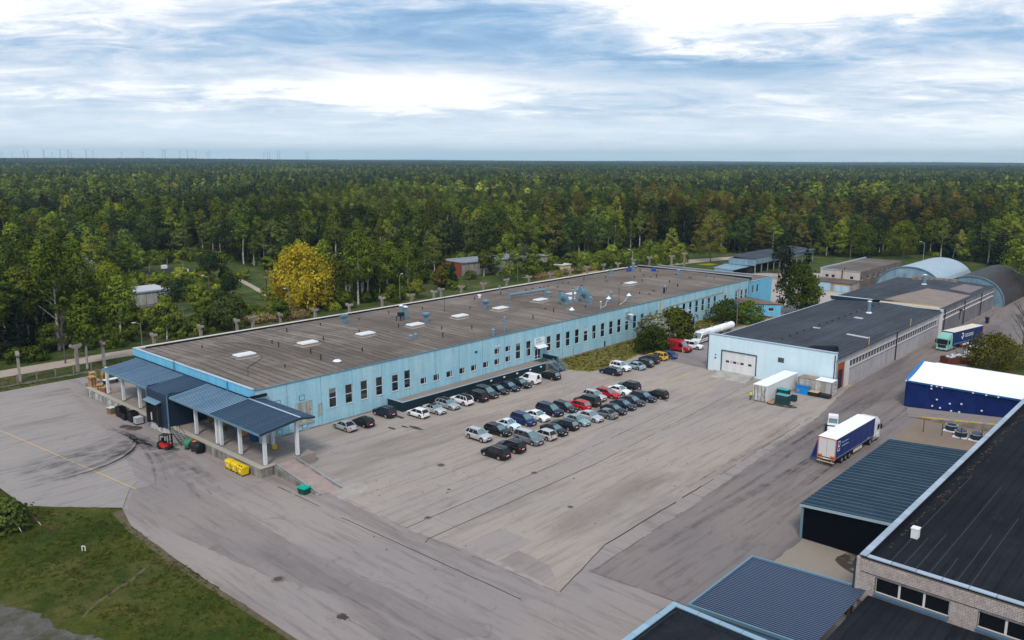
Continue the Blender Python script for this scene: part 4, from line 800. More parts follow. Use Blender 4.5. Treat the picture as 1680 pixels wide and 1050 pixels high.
for (x0, x1, y0, y1) in [(165.5, 166.8, 54.9, 59.3), (183.5, 185.2, 62.6, 64.4), (166.2, 167.3, 65.0, 66.6)]:
    mb = MB(); mb.add([(x0, y0, rz2(x0, y0) + .04), (x1, y0, rz2(x1, y0) + .04), (x1, y1, rz2(x1, y1) + .04), (x0, y1, rz2(x0, y1) + .04)], [(0, 1, 2, 3)]); mb.build('pale_roof_patch', pbr('pale_patch', (.42, .42, .42), .9, var=.2), wr)
x, y = 150.5, 58; z = rz2(x, y); mb = MB(); mb.hexa([(x - 2.2, y - 2.8, z - .2), (x + 1.2, y - 2.8, z - .2), (x + 1.2, y + 2.8, z - .2), (x - 2.2, y + 2.8, z - .2)], [(x - 1.2, y - 2.6, z + .75), (x + .6, y - 2.6, z + .75), (x + .4, y + 2.2, z + .1), (x - 1.6, y + 2.2, z + .1)]); mb.build('roof_dormer', M_tar, wr)
for x in (160.6, 185.6): mb = MB(); mb.tube((x, 53.0, 5.2), (x, 52.95, 7.8), .07, .07, 6); mb.build('gas_riser', pbr('faded_orange_pipe', (.55, .36, .22), .7), W)
# ---------------- 3. older grey extension
E_ = thing('grey_hall', (209.5, 53.3, 0), 'older grey hall with patched felt roof adjoining the pale warehouse', 'building')
M_gw = pbr('grey_block_wall', (.21, .20, .215), .9, var=.2, c2=(.15, .14, .15), s2=.4, streak=.25)
hol = [(1.2 + 1.66 * k, 1.2 + 1.66 * k + 1.3, 3.95, 4.95) for k in range(29)]
mb = MB(); wallmb(mb, (209.35, 53.35), (1, 0), (0, -1), 51.2, -.05, 6.3, hol, rev=.2); mb.quad((209.35, 79.3, -.1), (260.5, 79.3, -.1), (260.5, 79.3, 6.6), (209.35, 79.3, 6.6)); mb.quad((260.5, 53.35, -.05), (260.5, 79.3, -.05), (260.5, 79.3, 6.6), (260.5, 53.35, 6.6)); mb.build('wall', M_gw, E_)
for h in hol: window(E_, (209.35 + h[0], 53.35, h[2]), 0, h[1] - h[0], h[3] - h[2], 1, 1, sill=False, gm=pbr('dusty_glass', (.045, .05, .055), .25), fw=.1)
mb = MB(); mb.box(210.3, 260, 53.2, 53.36, 3.75, 3.93); mb.box(210.3, 260, 53.2, 53.36, 4.97, 5.1); mb.build('window_band', pbr('white_band', (.6, .61, .62), .8, var=.1), E_)
def rz3(x, y): t = (y - 53.2) / 26.1; return 6.35 + .95 * (1 - abs(2 * t - 1)) + .04 * mnoise.noise(Vector((x * .3, y * .3, 9)))
mb = MB(); NX = 40
for j in range(NY + 1):
    for i in range(NX + 1): x = 209.3 + 51.4 * i / NX; y = 53.2 + 26.2 * j / NY; mb.v.append((x, y, rz3(x, y)))
for j in range(NY):
    for i in range(NX): a = j * (NX + 1) + i; mb.f.append((a, a + 1, a + NX + 2, a + NX + 1))
er = mb.build('roof', M_slate, E_, smooth=True)
def roofpatch(pts, m, dz=.05, nm='felt_patch', rz=rz3, par=None):
    mb = MB(); n = 10; a, b, c, d = pts
    for j in range(n + 1):
        for i in range(n + 1):
            u, v = i / n, j / n; x = (a[0] * (1 - u) + b[0] * u) * (1 - v) + (d[0] * (1 - u) + c[0] * u) * v; y = (a[1] * (1 - u) + b[1] * u) * (1 - v) + (d[1] * (1 - u) + c[1] * u) * v; mb.v.append((x, y, rz(x, y) + dz))
    for j in range(n):
        for i in range(n): k = j * (n + 1) + i; mb.f.append((k, k + 1, k + n + 2, k + n + 1))
    mb.build(nm, m, par or er)
roofpatch([(210.5, 54), (238, 54), (238, 64.5), (211, 67)], pbr('tan_felt_patch', (.255, .205, .18), .95, var=.15, c2=(.21, .17, .15), s2=.3))
roofpatch([(242, 55), (256, 55), (256, 60), (243, 60.5)], pbr('violet_felt_patch', (.15, .14, .17), .95, var=.2, c2=(.22, .17, .16), s2=.4))
mb = MB(); mb.box(209.2, 209.9, 54, 67.2, 6.75, 7.15); mb.build('party_wall_cap', pbr('ochre_mossy_capping', (.50, .36, .14), .9, var=.4, scale=3), E_)
mb = MB(); mb.box(208.7, 209.2, 53.5, 67.2, 6.5, 7.0); mb.build('white_capping', pbr('white_capping', (.60, .60, .60), .8), E_)
mb = MB(); mb.box(208.8, 209.6, 69, 79.4, 6.5, 7.15); mb.build('party_wall_cap', M_flash, E_)
mb = MB(); mb.box(208.7, 209.7, 69, 79.5, 7.15, 7.22); mb.build('capping', M_cop, E_)
mb = MB(); mb.box(256.5, 257, 62, 74, 6.6, 7.9); mb.build('broken_parapet', pbr('rusty_brick', (.16, .09, .06), .9, var=.5, scale=3, c2=(.3, .3, .28), s2=1.2), E_)
x, y = 245.5, 67.5; z = rz3(x, y); mb = MB(); mb.tube((x, y, z - .1), (x, y, z + 2.6), .4, .4, 12); mb.build('chimney_pipe', M_vent, er)
mb = MB(); mb.tube((x, y, z + 2.6), (x, y, z + 2.8), .55, .4, 12); mb.tube((x, y, z), (x, y, z + .2), .8, .5, 12); mb.build('pipe_collar', M_white, er)
for x in (212.5, 230, 246.5): mb = MB(); mb.tube((x, 53.15, 0), (x, 53.15, 6.2), .1, .1, 8); mb.build('downpipe', M_dark, E_)
mb = MB(); mb.tube((226, 53.1, 1.9), (226, 53.1, 4.2), .08, .08, 6); mb.box(225.6, 226.4, 52.7, 53.2, 4.1, 4.5); mb.build('wall_vent', M_dark, E_)
# ---------------- 4. two-storey brick service block with garages
G_ = thing('service_block', (261, 93, 0), 'old grey brick service block with brown flat roof and low garages in front', 'building')
M_br = pbr('grey_sand_brick', (.40, .36, .32), .9, var=.2, c2=(.27, .235, .21), s2=.6, streak=.2, bump=.3)
M_br2 = pbr('brown_stained_brick', (.20, .17, .14), .9, var=.25, c2=(.13, .11, .095), s2=.6, streak=.3, bump=.3)
hol = [(1.6, 2.8, 3.5, 4.5), (3.6, 4.8, 3.5, 4.5), (9.6, 10.8, 3.5, 4.5)]
mb = MB(); wallmb(mb, (267.5, 105.6), (0, -1), (-1, 0), 12.8, 0, 6.0, hol); mb.build('front_wall', pbr('whitewashed_brick', (.52, .47, .44), .9, var=.1, streak=.15), G_)
for h in hol: window(G_, (267.5, 105.6 - h[0], h[2]), R(-90), h[1] - h[0], h[3] - h[2], 1, 1)
hs = [(1.5 + 5.6 * k, 3.0 + 5.6 * k, 3.3, 4.6) for k in range(7)]
mb = MB(); wallmb(mb, (267.5, 92.8), (1, 0), (0, -1), 41, 0, 6.0, hs); mb.quad((267.5, 105.6, 0), (308.5, 105.6, 0), (308.5, 105.6, 6), (267.5, 105.6, 6)); mb.build('side_wall', M_br2, G_)
for h in hs: window(G_, (267.5 + h[0], 92.8, h[2]), 0, 1.5, 1.3, 1, 1)
mb = MB(); mb.box(267.6, 308.5, 92.9, 105.4, 5.9, 6.05); mb.build('roof', M_bit, G_)
mb = MB(); mb.box(267.4, 308.6, 105.3, 105.7, 6.0, 6.5); mb.box(267.35, 267.7, 92.7, 105.3, 6.0, 6.15); mb.build('parapet', M_cop, G_)
mb = MB(); mb.tube((269.5, 98.5, 5.9), (269.5, 98.5, 7.0), .12, .12, 8); mb.tube((267.3, 98.4, 2.9), (267.3, 98.4, 6.2), .15, .15, 6); mb.build('flue', M_dark, G_)
mb = MB(); mb.hexa([(261, 92.8, 0), (267.4, 92.8, 0), (267.4, 105, 0), (261, 105, 0)], [(261, 92.8, 2.9), (267.4, 92.8, 3.2), (267.4, 105, 3.2), (261, 105, 2.9)]); mb.build('garage_wall', M_br, G_)
mb = MB(); mb.hexa([(260.6, 92.5, 2.95), (267.5, 92.5, 3.25), (267.5, 105.3, 3.25), (260.6, 105.3, 2.95)], [(260.6, 92.5, 3.1), (267.5, 92.5, 3.4), (267.5, 105.3, 3.4), (260.6, 105.3, 3.1)]); mb.build('garage_roof', M_bit, G_)
M_gd = pbr('powder_blue_garage_door', (.36, .54, .66), .7, var=.06, streak=.1)
for y0 in (99.4, 93.4):
    for k in range(2): mb = MB(); mb.box(260.88, 260.98, y0 + 2.45 * k + .04, y0 + 2.45 * k + 2.41, .1, 2.65 if y0 > 95 else 2.2); mb.build('garage_door', M_gd, G_)
mb = MB(); mb.box(260.88, 260.98, 93.4, 98.3, 2.22, 2.75); mb.build('timber_lintel', pbr('rusty_orange_board', (.42, .22, .07), .8, var=.4, scale=2), G_)
# ---------------- 5. arched hangars
def hangar(x0, x1, yc, r_, h_, label, m, mf, ends=True):
    H_ = thing('arched_hangar', (x0, yc, 0), label, 'hangar'); n = 26; mb = MB(); mb2 = MB()
    prof = lambda k, s=1.0: (yc + r_ * s * math.cos(math.pi * k / n), h_ * s * max(0.0, math.sin(math.pi * k / n)) ** .85)
    nl = int((x1 - x0) / 1.0); 
    for i in range(nl + 1):
        x = x0 + (x1 - x0) * i / nl; s = 1.0 + (.006 if i % 2 else 0)
        for k in range(n + 1): y, z = prof(k, s); mb.v.append((x, y, z))
    for i in range(nl):
        for k in range(n): a = i * (n + 1) + k; mb.f.append((a, a + 1, a + n + 2, a + n + 1))
    mb.build('arched_roof', m, H_, smooth=False)
    for xe in (x0 + .3, x1 - .3):
        mb2 = MB(); mb2.add([(xe, *prof(k, .99)) for k in range(n + 1)], [tuple(range(n + 1))]); mb2.build('end_wall', mf, H_)
    mb2 = MB()
    for k in range(n): a, b = prof(k, 1.012), prof(k + 1, 1.012); mb2.tube((x0, *a), (x0, *b), .14, .14, 5, cap=False)
    mb2.build('rim', M_vent, H_)
    mb2 = MB(); mb2.box(x0 + .2, x0 + .29, yc - 2.2, yc + 2.2, 0, 3.6); mb2.box(x0 + .2, x0 + .29, yc + 1.0, yc + 2.0, h_ * .62, h_ * .62 + 1.1); mb2.build('hangar_door', M_vent, H_)
    return H_
M_h1 = pbr('weathered_blue_zinc', (.35, .48, .56), .45, .5, .15, .5, c2=(.22, .36, .45), s2=.25, streak=.15)
M_h2 = pbr('pale_zinc_sheet', (.46, .55, .60), .35, .5, .08, .5, c2=(.36, .47, .54), s2=.3)
M_h3 = pbr('rusty_dark_sheet', (.050, .054, .062), .6, .3, .3, .4, c2=(.07, .048, .042), s2=.2, streak=.4)
hangar(271, 306, 79.0, 10.0, 8.6, 'large pale zinc arched hangar with blue end wall behind the grey hall', M_h2, M_h1)
hangar(266, 304, 60.2, 8.6, 8.0, 'dark rusty arched hangar at the right end of the grey hall', M_h3, M_h1)
# ---------------- 6. long open shed with blue fascia
O_ = thing('open_shed', (268, 133, 0), 'long open-fronted shed with blue fascia standing behind the annex', 'shed')
ux, uy = 1.0, -.03
mb = MB(); mb.box(282, 334, 145.5, 145.7, 0, 5.2); mb.box(282, 282.2, 136.5, 145.5, 0, 5.2); mb.build('back_wall', pbr('black_tarred_boards', (.025, .025, .028), .9, var=.3), O_)
mb = MB(); mb.hexa([(281.6, 135.4, 5.0), (334, 134.2, 5.0), (334, 146, 5.9), (281.6, 146.2, 5.9)], [(281.6, 135.4, 5.15), (334, 134.2, 5.15), (334, 146, 6.05), (281.6, 146.2, 6.05)]); mb.build('roof', M_slate, O_)
for k in range(10): x = 281.6 + 5.2 * k; mb = MB(); mb.hexa([(x, 135.2, 3.6), (x + 5.15, 135.1, 3.6), (x + 5.15, 135.3, 3.6), (x, 135.4, 3.6)], [(x, 135.2, 5.3), (x + 5.15, 135.1, 5.3), (x + 5.15, 135.3, 5.3), (x, 135.4, 5.3)]); mb.build('fascia_panel', M_h1, O_)
for k in range(11): x = 282 + 5.2 * k; mb = MB(); mb.box(x - .15, x + .15, 135.4, 135.7, 0, 3.8); mb.build('post', M_steel, O_)
mb = MB(); mb.box(281.4, 281.6, 135.2, 146, 3.0, 5.2); mb.build('end_fascia', M_h1, O_)
mb = MB(); mb.hexa([(272, 139, 2.0), (281.3, 137.5, 2.6), (281.3, 147, 2.8), (272, 147, 2.2)], [(272, 139, 2.15), (281.3, 137.5, 2.75), (281.3, 147, 2.95), (272, 147, 2.35)]); mb.box(272.2, 272.4, 139.3, 146.8, 0, 2.1); mb.build('lean_to', M_h1, O_)
# ---------------- 7. blue and white storage tent
T_ = thing('storage_tent', (144.5, 41, 0), 'big storage tent with white pitched roof and royal blue tarpaulin sides', 'tent')
M_tarp = pbr('royal_blue_tarpaulin_wall', (.006, .022, .13), .38, .0, .12, .4, c2=(.005, .016, .10), s2=.35)
mb = MB(); n = 60; Y0, Y1 = 41.1, 4.0
for i in range(n + 1):
    y = Y0 + (Y1 - Y0) * i / n
    for k in range(9):
        z = .15 + 4.4 * k / 8; b = .14 * math.sin(math.pi * k / 8) * (1 + math.sin(i * 1.1 + .4 * k)) + .05 * mnoise.noise(Vector((y * .8, z * .9, 1))) * 2; mb.v.append((144.6 + b * .8, y, z + (.0)))
for i in range(n):
    for k in range(8): a = i * 9 + k; mb.f.append((a, a + 1, a + 10, a + 9))
mb.build('side_tarpaulin', M_tarp, T_, smooth=True)
mb = MB(); mb.add([(144.6, 41.1, .1), (161.2, 41.1, .1), (161.2, 41.1, 4.6), (152.9, 41.1, 6.3), (144.6, 41.1, 4.6)], [(0, 1, 2, 3, 4)]); mb.quad((161.2, 41.1, 0), (161.2, 4, 0), (161.2, 4, 4.6), (161.2, 41.1, 4.6)); mb.build('end_tarpaulin', M_tarp, T_)
M_tw = pbr('white_pvc_roof', (.84, .85, .86), .45, var=.03, scale=.3)
mb = MB(); nn = 40
for (xa, za, xb, zb) in ((144.45, 4.62, 152.9, 6.4), (152.9, 6.4, 161.35, 4.62)):
    n0 = len(mb.v)
    for i in range(nn + 1):
        y = 40.75 + (4 - 40.75) * i / nn
        for k in range(7): t_ = k / 6; mb.v.append((xa + (xb - xa) * t_, y, za + (zb - za) * t_ - .10 * math.sin(math.pi * t_) * (1 + .6 * math.cos(i * 2 * math.pi / 5))))
    for i in range(nn):
        for k in range(6): a = n0 + i * 7 + k; mb.f.append((a, a + 1, a + 8, a + 7))
mb.build('roof_sheet', M_tw, T_, smooth=True)
M_tb = pbr('bright_blue_strap', (.01, .17, .50), .5, var=.1)
mb = MB(); mb.bar((144.4, 40.95, 4.68), (152.9, 40.95, 6.46), .45, .06); mb.build('gable_strap', M_tb, T_)
mb = MB(); mb.box(144.35, 144.52, 4, 41, 4.35, 4.6); mb.build('eaves_strap', pbr('mid_blue_strap', (.01, .10, .30), .5), T_)
for (y, z) in [(41.0, 4.55), (37, 4.4), (36.2, 4.45), (35.4, 4.4), (30.8, 4.4), (28.9, 4.4), (27.2, 4.4), (23.6, 4.4), (37, 3.9), (36, 2.2), (34, 1.9), (32.3, 2.2), (36.6, 1.0), (35.4, .9), (33.7, .75), (32.5, .8), (29.3, 1.7), (34.8, .3), (31.3, .45), (28.7, .4), (27.7, .45)]:
    mb = MB(); s_ = .12 if z > .6 else .22; mb.box(144.28, 144.50, y - s_, y + s_, z - .10, z + .10); mb.build('white_fixing', M_white, T_)
# loading ramp beside the tent
RM = thing('concrete_ramp', (138.6, 38.6, 0), 'sloping concrete ramp with rubble face and yellow edge line next to the blue tent', 'ramp')
mb = MB(); mb.hexa([(138.8, 38.6, 0), (144.4, 40.6, 0), (144.4, 18, 0), (139.9, 18, 0)], [(138.8, 38.6, .02), (144.4, 40.6, .02), (144.4, 18, 1.9), (139.9, 18, 1.9)]); mb.build('ramp_slab', M_fore, RM)
mb = MB()
for k in range(190):
    t_ = random.random(); y = 38.2 - 19.5 * t_; zt = 1.75 * t_ * .97; x = 138.75 + 1.1 * t_
    s_ = random.uniform(.12, .34); mb.blob((x - .04, y, random.uniform(0, max(.05, zt))), s_ * .5, s_, s_ * .6, 5, 3, False, .2)
o = mb.build('rubble_stone', pbr('mixed_rubble', (.26, .235, .19), .9, var=.5, scale=1.5, c2=(.10, .09, .07), s2=1.6), RM); tag(o, kind='stuff')
mb = MB()
for y0, y1 in ((36.6, 32.6), (31.9, 29.9), (29.7, 28.0), (27.4, 26), (25.7, 22)):
    f = lambda y: (38.6 - y) / 20.6 * 1.9; g_ = lambda y: 138.8 + (38.6 - y) / 20.6 * 1.1
    mb.hexa([(g_(y0) + .1, y0, f(y0) + .0), (g_(y0) + .4, y0, f(y0)), (g_(y1) + .4, y1, f(y1)), (g_(y1) + .1, y1, f(y1))][::-1], [(g_(y0) + .1, y0, f(y0) + .14), (g_(y0) + .4, y0, f(y0) + .14), (g_(y1) + .4, y1, f(y1) + .14), (g_(y1) + .1, y1, f(y1) + .14)][::-1])
mb.build('yellow_edge', pbr('strong_yellow_paint', (.62, .38, .03), .7, var=.15), RM)
mb = MB(); mb.hexa([(138.6, 38.7, 0), (138.85, 38.7, 0), (139.95, 18, 0), (139.7, 18, 0)], [(138.6, 38.7, .06), (138.85, 38.7, .06), (139.95, 18, 1.95), (139.7, 18, 1.95)]); mb.build('kerb', M_conc, RM)
for (x, y) in [(132.2, 34.4), (132.3, 31.8), (132.3, 29.2), (133, 26.6)]:
    solo(MB().tube((x, y, 0), (x, y, 1.9), .05, .05, 6), 'bare_post', M_dark, (x, y, 0), 'thin bare metal post in the dirt below the concrete ramp', 'post', 'bare posts below the ramp')
for i, (x, y, d, lb) in enumerate([(135.9, 31.4, 0, 'open dark steel coil drum nearest the thin posts'), (133.6, 29.5, 1, 'domed coil drum in the middle of the three drums on pallets'), (133.7, 27.4, 1, 'domed coil drum on a white pallet nearest the dark roof edge')]):
    c_ = thing('cable_drum', (x, y, 0), lb, 'drum'); mb = MB(); mb.box(x - .95, x + .95, y - .95, y + .95, 0.02, .16); mb.build('pallet', M_white, c_)
    mb = MB(); mb.tube((x, y, .16), (x, y, .9), .85, .85, 18); mb.build('drum_body', pbr('dark_blue_drum', (.03, .05, .075), .4, .4), c_)
    mb = MB(); mb.tube((x, y, .88), (x, y, .98), .92, .92, 18); mb.build('drum_rim', M_steel, c_)
    if d: mb = MB(); mb.blob((x, y, .98), .78, .78, .35, 14, 5, True); mb.build('drum_lid', pbr('smoke_lid', (.08, .09, .12), .25, .3), c_)
    else: mb = MB(); mb.tube((x, y, .985), (x, y, 1.0), .7, .7, 16); mb.build('drum_core', M_dark, c_)
# ---------------- 8. dark lean-to shed against the brick building
S1 = thing('metal_shed', (84.2, 33.4, 0), 'large black metal shed with blue ribbed mono-pitch roof against the brick building', 'shed')
mb = MB(); mb.hexa([(84.3, 33.2, 0), (113, 33.2, 0), (113, 22.5, 0), (84.3, 22.5, 0)][::-1], [(84.3, 33.2, 3.8), (113, 33.2, 3.8), (113, 22.5, 4.62), (84.3, 22.5, 4.62)][::-1]); mb.build('wall', pbr('black_sheet_wall', (.0025, .0035, .007), .8, var=.2, spec=.05), S1)
M_s1 = pbr('slate_blue_ribbed_sheet', (.032, .068, .105), .42, .3, .15, .6, c2=(.048, .094, .135), s2=.25, rnd=.14)
for k in range(28):
    xa, xb = 84.1 + 29.1 * k / 28, 84.1 + 29.1 * (k + 1) / 28; mb = MB(); ribbed(mb, [(xa + .004, 33.5, 3.92), (xb - .004, 33.5, 3.92), (xb - .004, 22.4, 4.74), (xa + .004, 22.4, 4.74)], 2, rib=.06, rw=.3); mb.build('roof_sheet', M_s1, S1); mb = MB(); mb.bar((xa, 33.55, 3.97), (xa, 22.4, 4.79), .12, .09); mb.build('joint_shade_strip', pbr('joint_shade_slate', (.018, .04, .065), .6), S1)  # dark joint bars carry the shade of the ribs as colour
mb = MB(); mb.hexa([(84.0, 33.55, 3.72), (84.1, 33.55, 3.72), (84.1, 22.5, 4.5), (84.0, 22.5, 4.5)][::-1], [(84.0, 33.55, 4.0), (84.1, 33.55, 4.0), (84.1, 22.5, 4.82), (84.0, 22.5, 4.82)][::-1]); mb.build('verge_trim', M_cop, S1)
mb = MB(); mb.box(84.1, 113.2, 33.5, 33.62, 3.7, 3.95); mb.build('gutter', M_flash, S1)
mb = MB(); mb.box(84.15, 84.3, 33.1, 33.35, 0, 3.85); mb.build('corner_trim', M_vent, S1)
# ---------------- 9. grey brick building lower right
K = thing('brick_building', (69.4, 22, 0), 'grey brick building with black felt roof and light metal parapet in the lower right corner', 'building')
ZP = 7.5; XW_, YN = 69.4, 22.0
# west wall with two triple windows, built with courses of real bricks
win = [(1.35, 7.25, 4.35, 5.75), (9.3, 15.3, 4.35, 5.75), (17.4, 23.4, 4.35, 5.75), (25.4, 31.4, 4.35, 5.75)]
mb = MB(); wallmb(mb, (XW_ + .06, YN - .06), (0, -1), (-1, 0), 46, 0, ZP - .3, win, rev=.35); mb.quad((XW_ + .06, YN - .06, 0), (180, YN - .06, 0), (180, YN - .06, ZP - .3), (XW_ + .06, YN - .06, ZP - .3)); mb.build('wall', pbr('mortar', (.15, .135, .13), .95, var=.2), K)
M_brick = pbr('pale_mauve_brick', (.50, .44, .42), .9, var=.3, scale=2.2, c2=(.34, .29, .27), s2=2.5)
bv, bf = [], []
bl, bh, jx, jz = .375, .155, .03, .028   # as wide as the blocks read in the photograph
row = 0; z = 3.2
rr = random.Random(5)
while z + bh < ZP - .33:
    u = -.19 if row % 2 else 0.0
    while u < 36:
        a, b_ = max(0, u) , u + bl - jx
        segs = [(a, b_)]
        for h in win:
            if z + bh > h[2] - .02 and z < h[3] + .02:
                ns = []
                for s0, s1 in segs:
                    if s1 <= h[0] or s0 >= h[1]: ns.append((s0, s1))
                    else:
                        if s0 < h[0]: ns.append((s0, h[0]))
                        if s1 > h[1]: ns.append((h[1], s1))
                segs = ns
        for s0, s1 in segs:
            if s1 - s0 < .05: continue
            d = rr.uniform(-.006, .010); k = len(bv); x0 = XW_ - d; y0, y1 = YN - s0, YN - s1
            bv += [(x0, y0, z), (x0, y1, z), (x0, y1, z + bh - jz), (x0, y0, z + bh - jz), (XW_ + .07, y0, z), (XW_ + .07, y1, z), (XW_ + .07, y1, z + bh - jz), (XW_ + .07, y0, z + bh - jz)]
            bf += [(k, k + 3, k + 2, k + 1), (k, k + 1, k + 5, k + 4), (k + 3, k + 7, k + 6, k + 2), (k, k + 4, k + 7, k + 3), (k + 1, k + 2, k + 6, k + 5)]
        u += bl
    z += bh; row += 1
mb = MB(); mb.v, mb.f = bv, bf; tag(mb.build('brick', M_brick, K), kind='stuff')
mb = MB(); mb.box(XW_ - .12, XW_ + .3, YN - .02, YN + .28, 2.5, ZP - .3); mb.build('corner_pier', M_brick, K)
mb = MB(); mb.tube((XW_ - .18, YN + .34, 0), (XW_ - .18, YN + .34, ZP - .35), .09, .09, 8); mb.build('downpipe', M_flash, K)
mb = MB(); mb.box(XW_ - .03, XW_ + .02, YN - 36, YN - .1, 5.92, 5.96); mb.build('lintel_line', M_dark, K)
for h in win:
    wd_ = (h[1] - h[0]) / 3
    for q in range(3): window(K, (XW_ + .12, YN - h[0] - wd_ * q, h[2]), R(-90), wd_, h[3] - h[2], 1, 1, sill=False, fm=pbr('cream_window_frame', (.60, .58, .54), .6), gm=pbr('black_glass', (.008, .009, .012), .12), fw=.09)
    mb = MB(); mb.box(XW_ - .16, XW_ + .1, YN - h[1], YN - h[0], h[2] - .22, h[2] - .03); mb.build('sill', pbr('blue_metal_sill', (.10, .20, .32), .4, .3), K)
    for q in (0, 2): mb = MB(); y_ = YN - h[0] - wd_ * q; mb.bar((XW_ + .55, y_ - .3, h[2]), (XW_ + .55, y_ - 1.5, h[3]), .12, .16) if q else mb.bar((XW_ + .55, y_ - 1.9, h[3] - .3), (XW_ + .55, y_ - .7, h[2]), .12, .16); mb.build('inner_brace', pbr('grey_beam', (.25, .22, .2), .8), K)
mb = MB(); mb.quad((XW_ + .5, YN - .5, ZP - .62), (180, YN - .5, ZP - .62), (180, -24, ZP - .5), (XW_ + .5, -24, ZP - .5)); kr = mb.build('roof', M_tar, K)
mb = MB(); mb.box(XW_ + .1, 180, YN - .42, YN - .08, ZP - .9, ZP - .08); mb.box(XW_ + .1, XW_ + .45, -24, YN - .42, ZP - .9, ZP - .08); mb.build('parapet', M_tar, K)
M_co2 = pbr('light_zinc_coping', (.40, .47, .54), .4, .4, .1, 1, rnd=.12)
u = XW_ - .1; i = 0
while u < 178:
    l = 1.25; mb = MB(); mb.box(u + .02, u + l - .02, YN - .5, YN + .08, ZP - .08, ZP); mb.build('coping', M_co2, K); u += l
v = YN - .55
while v > -22: mb = MB(); mb.box(XW_ - .12, XW_ + .45, v - 1.95, v - .02, ZP - .10, ZP - .02); mb.build('coping', M_co2, K); v -= 1.98
mb = MB(); mb.box(XW_ + .1, 178, YN + .0, YN + .07, ZP - .45, ZP - .08); mb.build('coping_drip', M_flash, K)
# roof-felt lap lines, moss along the parapet and one white vent
mb = MB(); 
for k in range(30):
    y = YN - 2.0 - 1.04 * k; x1 = XW_ + random.uniform(4, 14) if k % 3 else XW_ + random.uniform(12, 30); mb.strip([(XW_ + .7, y), ((XW_ + x1) / 2, y + random.uniform(-.05, .05)), (x1, y)], .05, ZP - .598)
mb.build('felt_seam', pbr('dusty_seam', (.06, .06, .068), .9, var=.4), kr)
mb = MB()
for k in range(150):
    x = random.gauss(105, 18); y = YN - .9 - abs(random.gauss(0, .45)); 
    if x < 72 or x > 170: continue
    mb.blob((x, y, ZP - .63), random.uniform(.08, .3), random.uniform(.06, .2), .05, 5, 3, True, .3)
o = mb.build('moss', pbr('brown_moss', (.055, .042, .02), .95, var=.4), kr); tag(o, kind='stuff')
mb = MB(); mb.box(77.0, 77.7, 19.6, 20.2, ZP - .62, ZP + .28); mb.box(76.95, 77.75, 19.55, 20.25, ZP + .28, ZP + .36); mb.build('white_vent', M_white, kr)
# low flat roof in front of the brick wall
LR = thing('low_annex', (58, 21.3, 0), 'low annex with plain black felt roof below the brick wall windows', 'building')
mb = MB(); mb.box(58.3, 69.3, -24, 21.0, 0, 3.75); mb.build('wall', M_br2, LR)
mb = MB(); mb.box(57.8, 69.33, -24, 21.1, 3.78, 3.95); mb.build('roof', M_tar, LR)
CR = thing('corrugated_canopy', (58, 31.5, 0), 'canopy of blue corrugated metal sheeting jutting out beside the brick building', 'canopy')
M_cor = pbr('blue_corrugated_sheet', (.10, .135, .215), .38, .3, .1, .5)
c00, c10, c11, c01 = Vector((57.7, 31.9, 3.7)), Vector((69.6, 31.9, 3.7)), Vector((69.3, 21.3, 4.25)), Vector((57.6, 21.3, 4.25))
mb = MB(); nr = 45
for i in range(nr * 2 + 1):
    y_ = 31.9 - 10.6 * i / (nr * 2); zb = 3.7 + .55 * i / (nr * 2) + (.09 if i % 2 else -.03)
    mb.v += [(57.7, y_, zb), (69.5, y_, zb)]
for i in range(nr * 2): mb.f.append((2 * i, 2 * i + 1, 2 * i + 3, 2 * i + 2))
MB_ = mb
mb = MB(); nr = 40   # ribs run away from the camera's left edge: along Y
for i in range(nr * 4 + 1):
    x_ = 57.75 + 11.7 * (i // 4 + (0, .52, .58, .94)[i % 4]) / nr; h_ = (0, 0, .03, .03)[i % 4]
    mb.v += [(x_, 31.85, 3.7 + h_), (x_, 21.3, 4.3 + h_)]
for i in range(nr * 4): mb.f.append((2 * i, 2 * i + 2, 2 * i + 3, 2 * i + 1))
mb.build('corrugated_sheet', M_cor, CR)
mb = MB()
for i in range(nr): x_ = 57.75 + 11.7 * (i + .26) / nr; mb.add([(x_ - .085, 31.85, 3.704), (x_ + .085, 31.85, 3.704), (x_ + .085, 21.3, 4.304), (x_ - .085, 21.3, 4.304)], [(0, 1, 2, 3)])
mb.build('groove_shade', pbr('groove_shade_dark', (.008, .012, .02), .9, spec=.05), CR)  # dark strips along the troughs paint in the shade between ribs
mb = MB(); mb.bar((57.7, 31.9, 3.72), (69.6, 31.9, 3.72), .16, .3); mb.bar((57.68, 31.9, 3.72), (57.68, 21.2, 4.32), .16, .3); mb.bar((69.5, 31.9, 3.72), (69.5, 22.3, 4.27), .2, .28); mb.build('edge_trim', M_vent, CR)
for x, y in [(58, 31.5), (64, 31.5), (69.2, 31.5)]: mb = MB(); mb.box(x - .1, x + .1, y - .1, y + .1, 0, 3.65); mb.build('post', M_dark, CR)
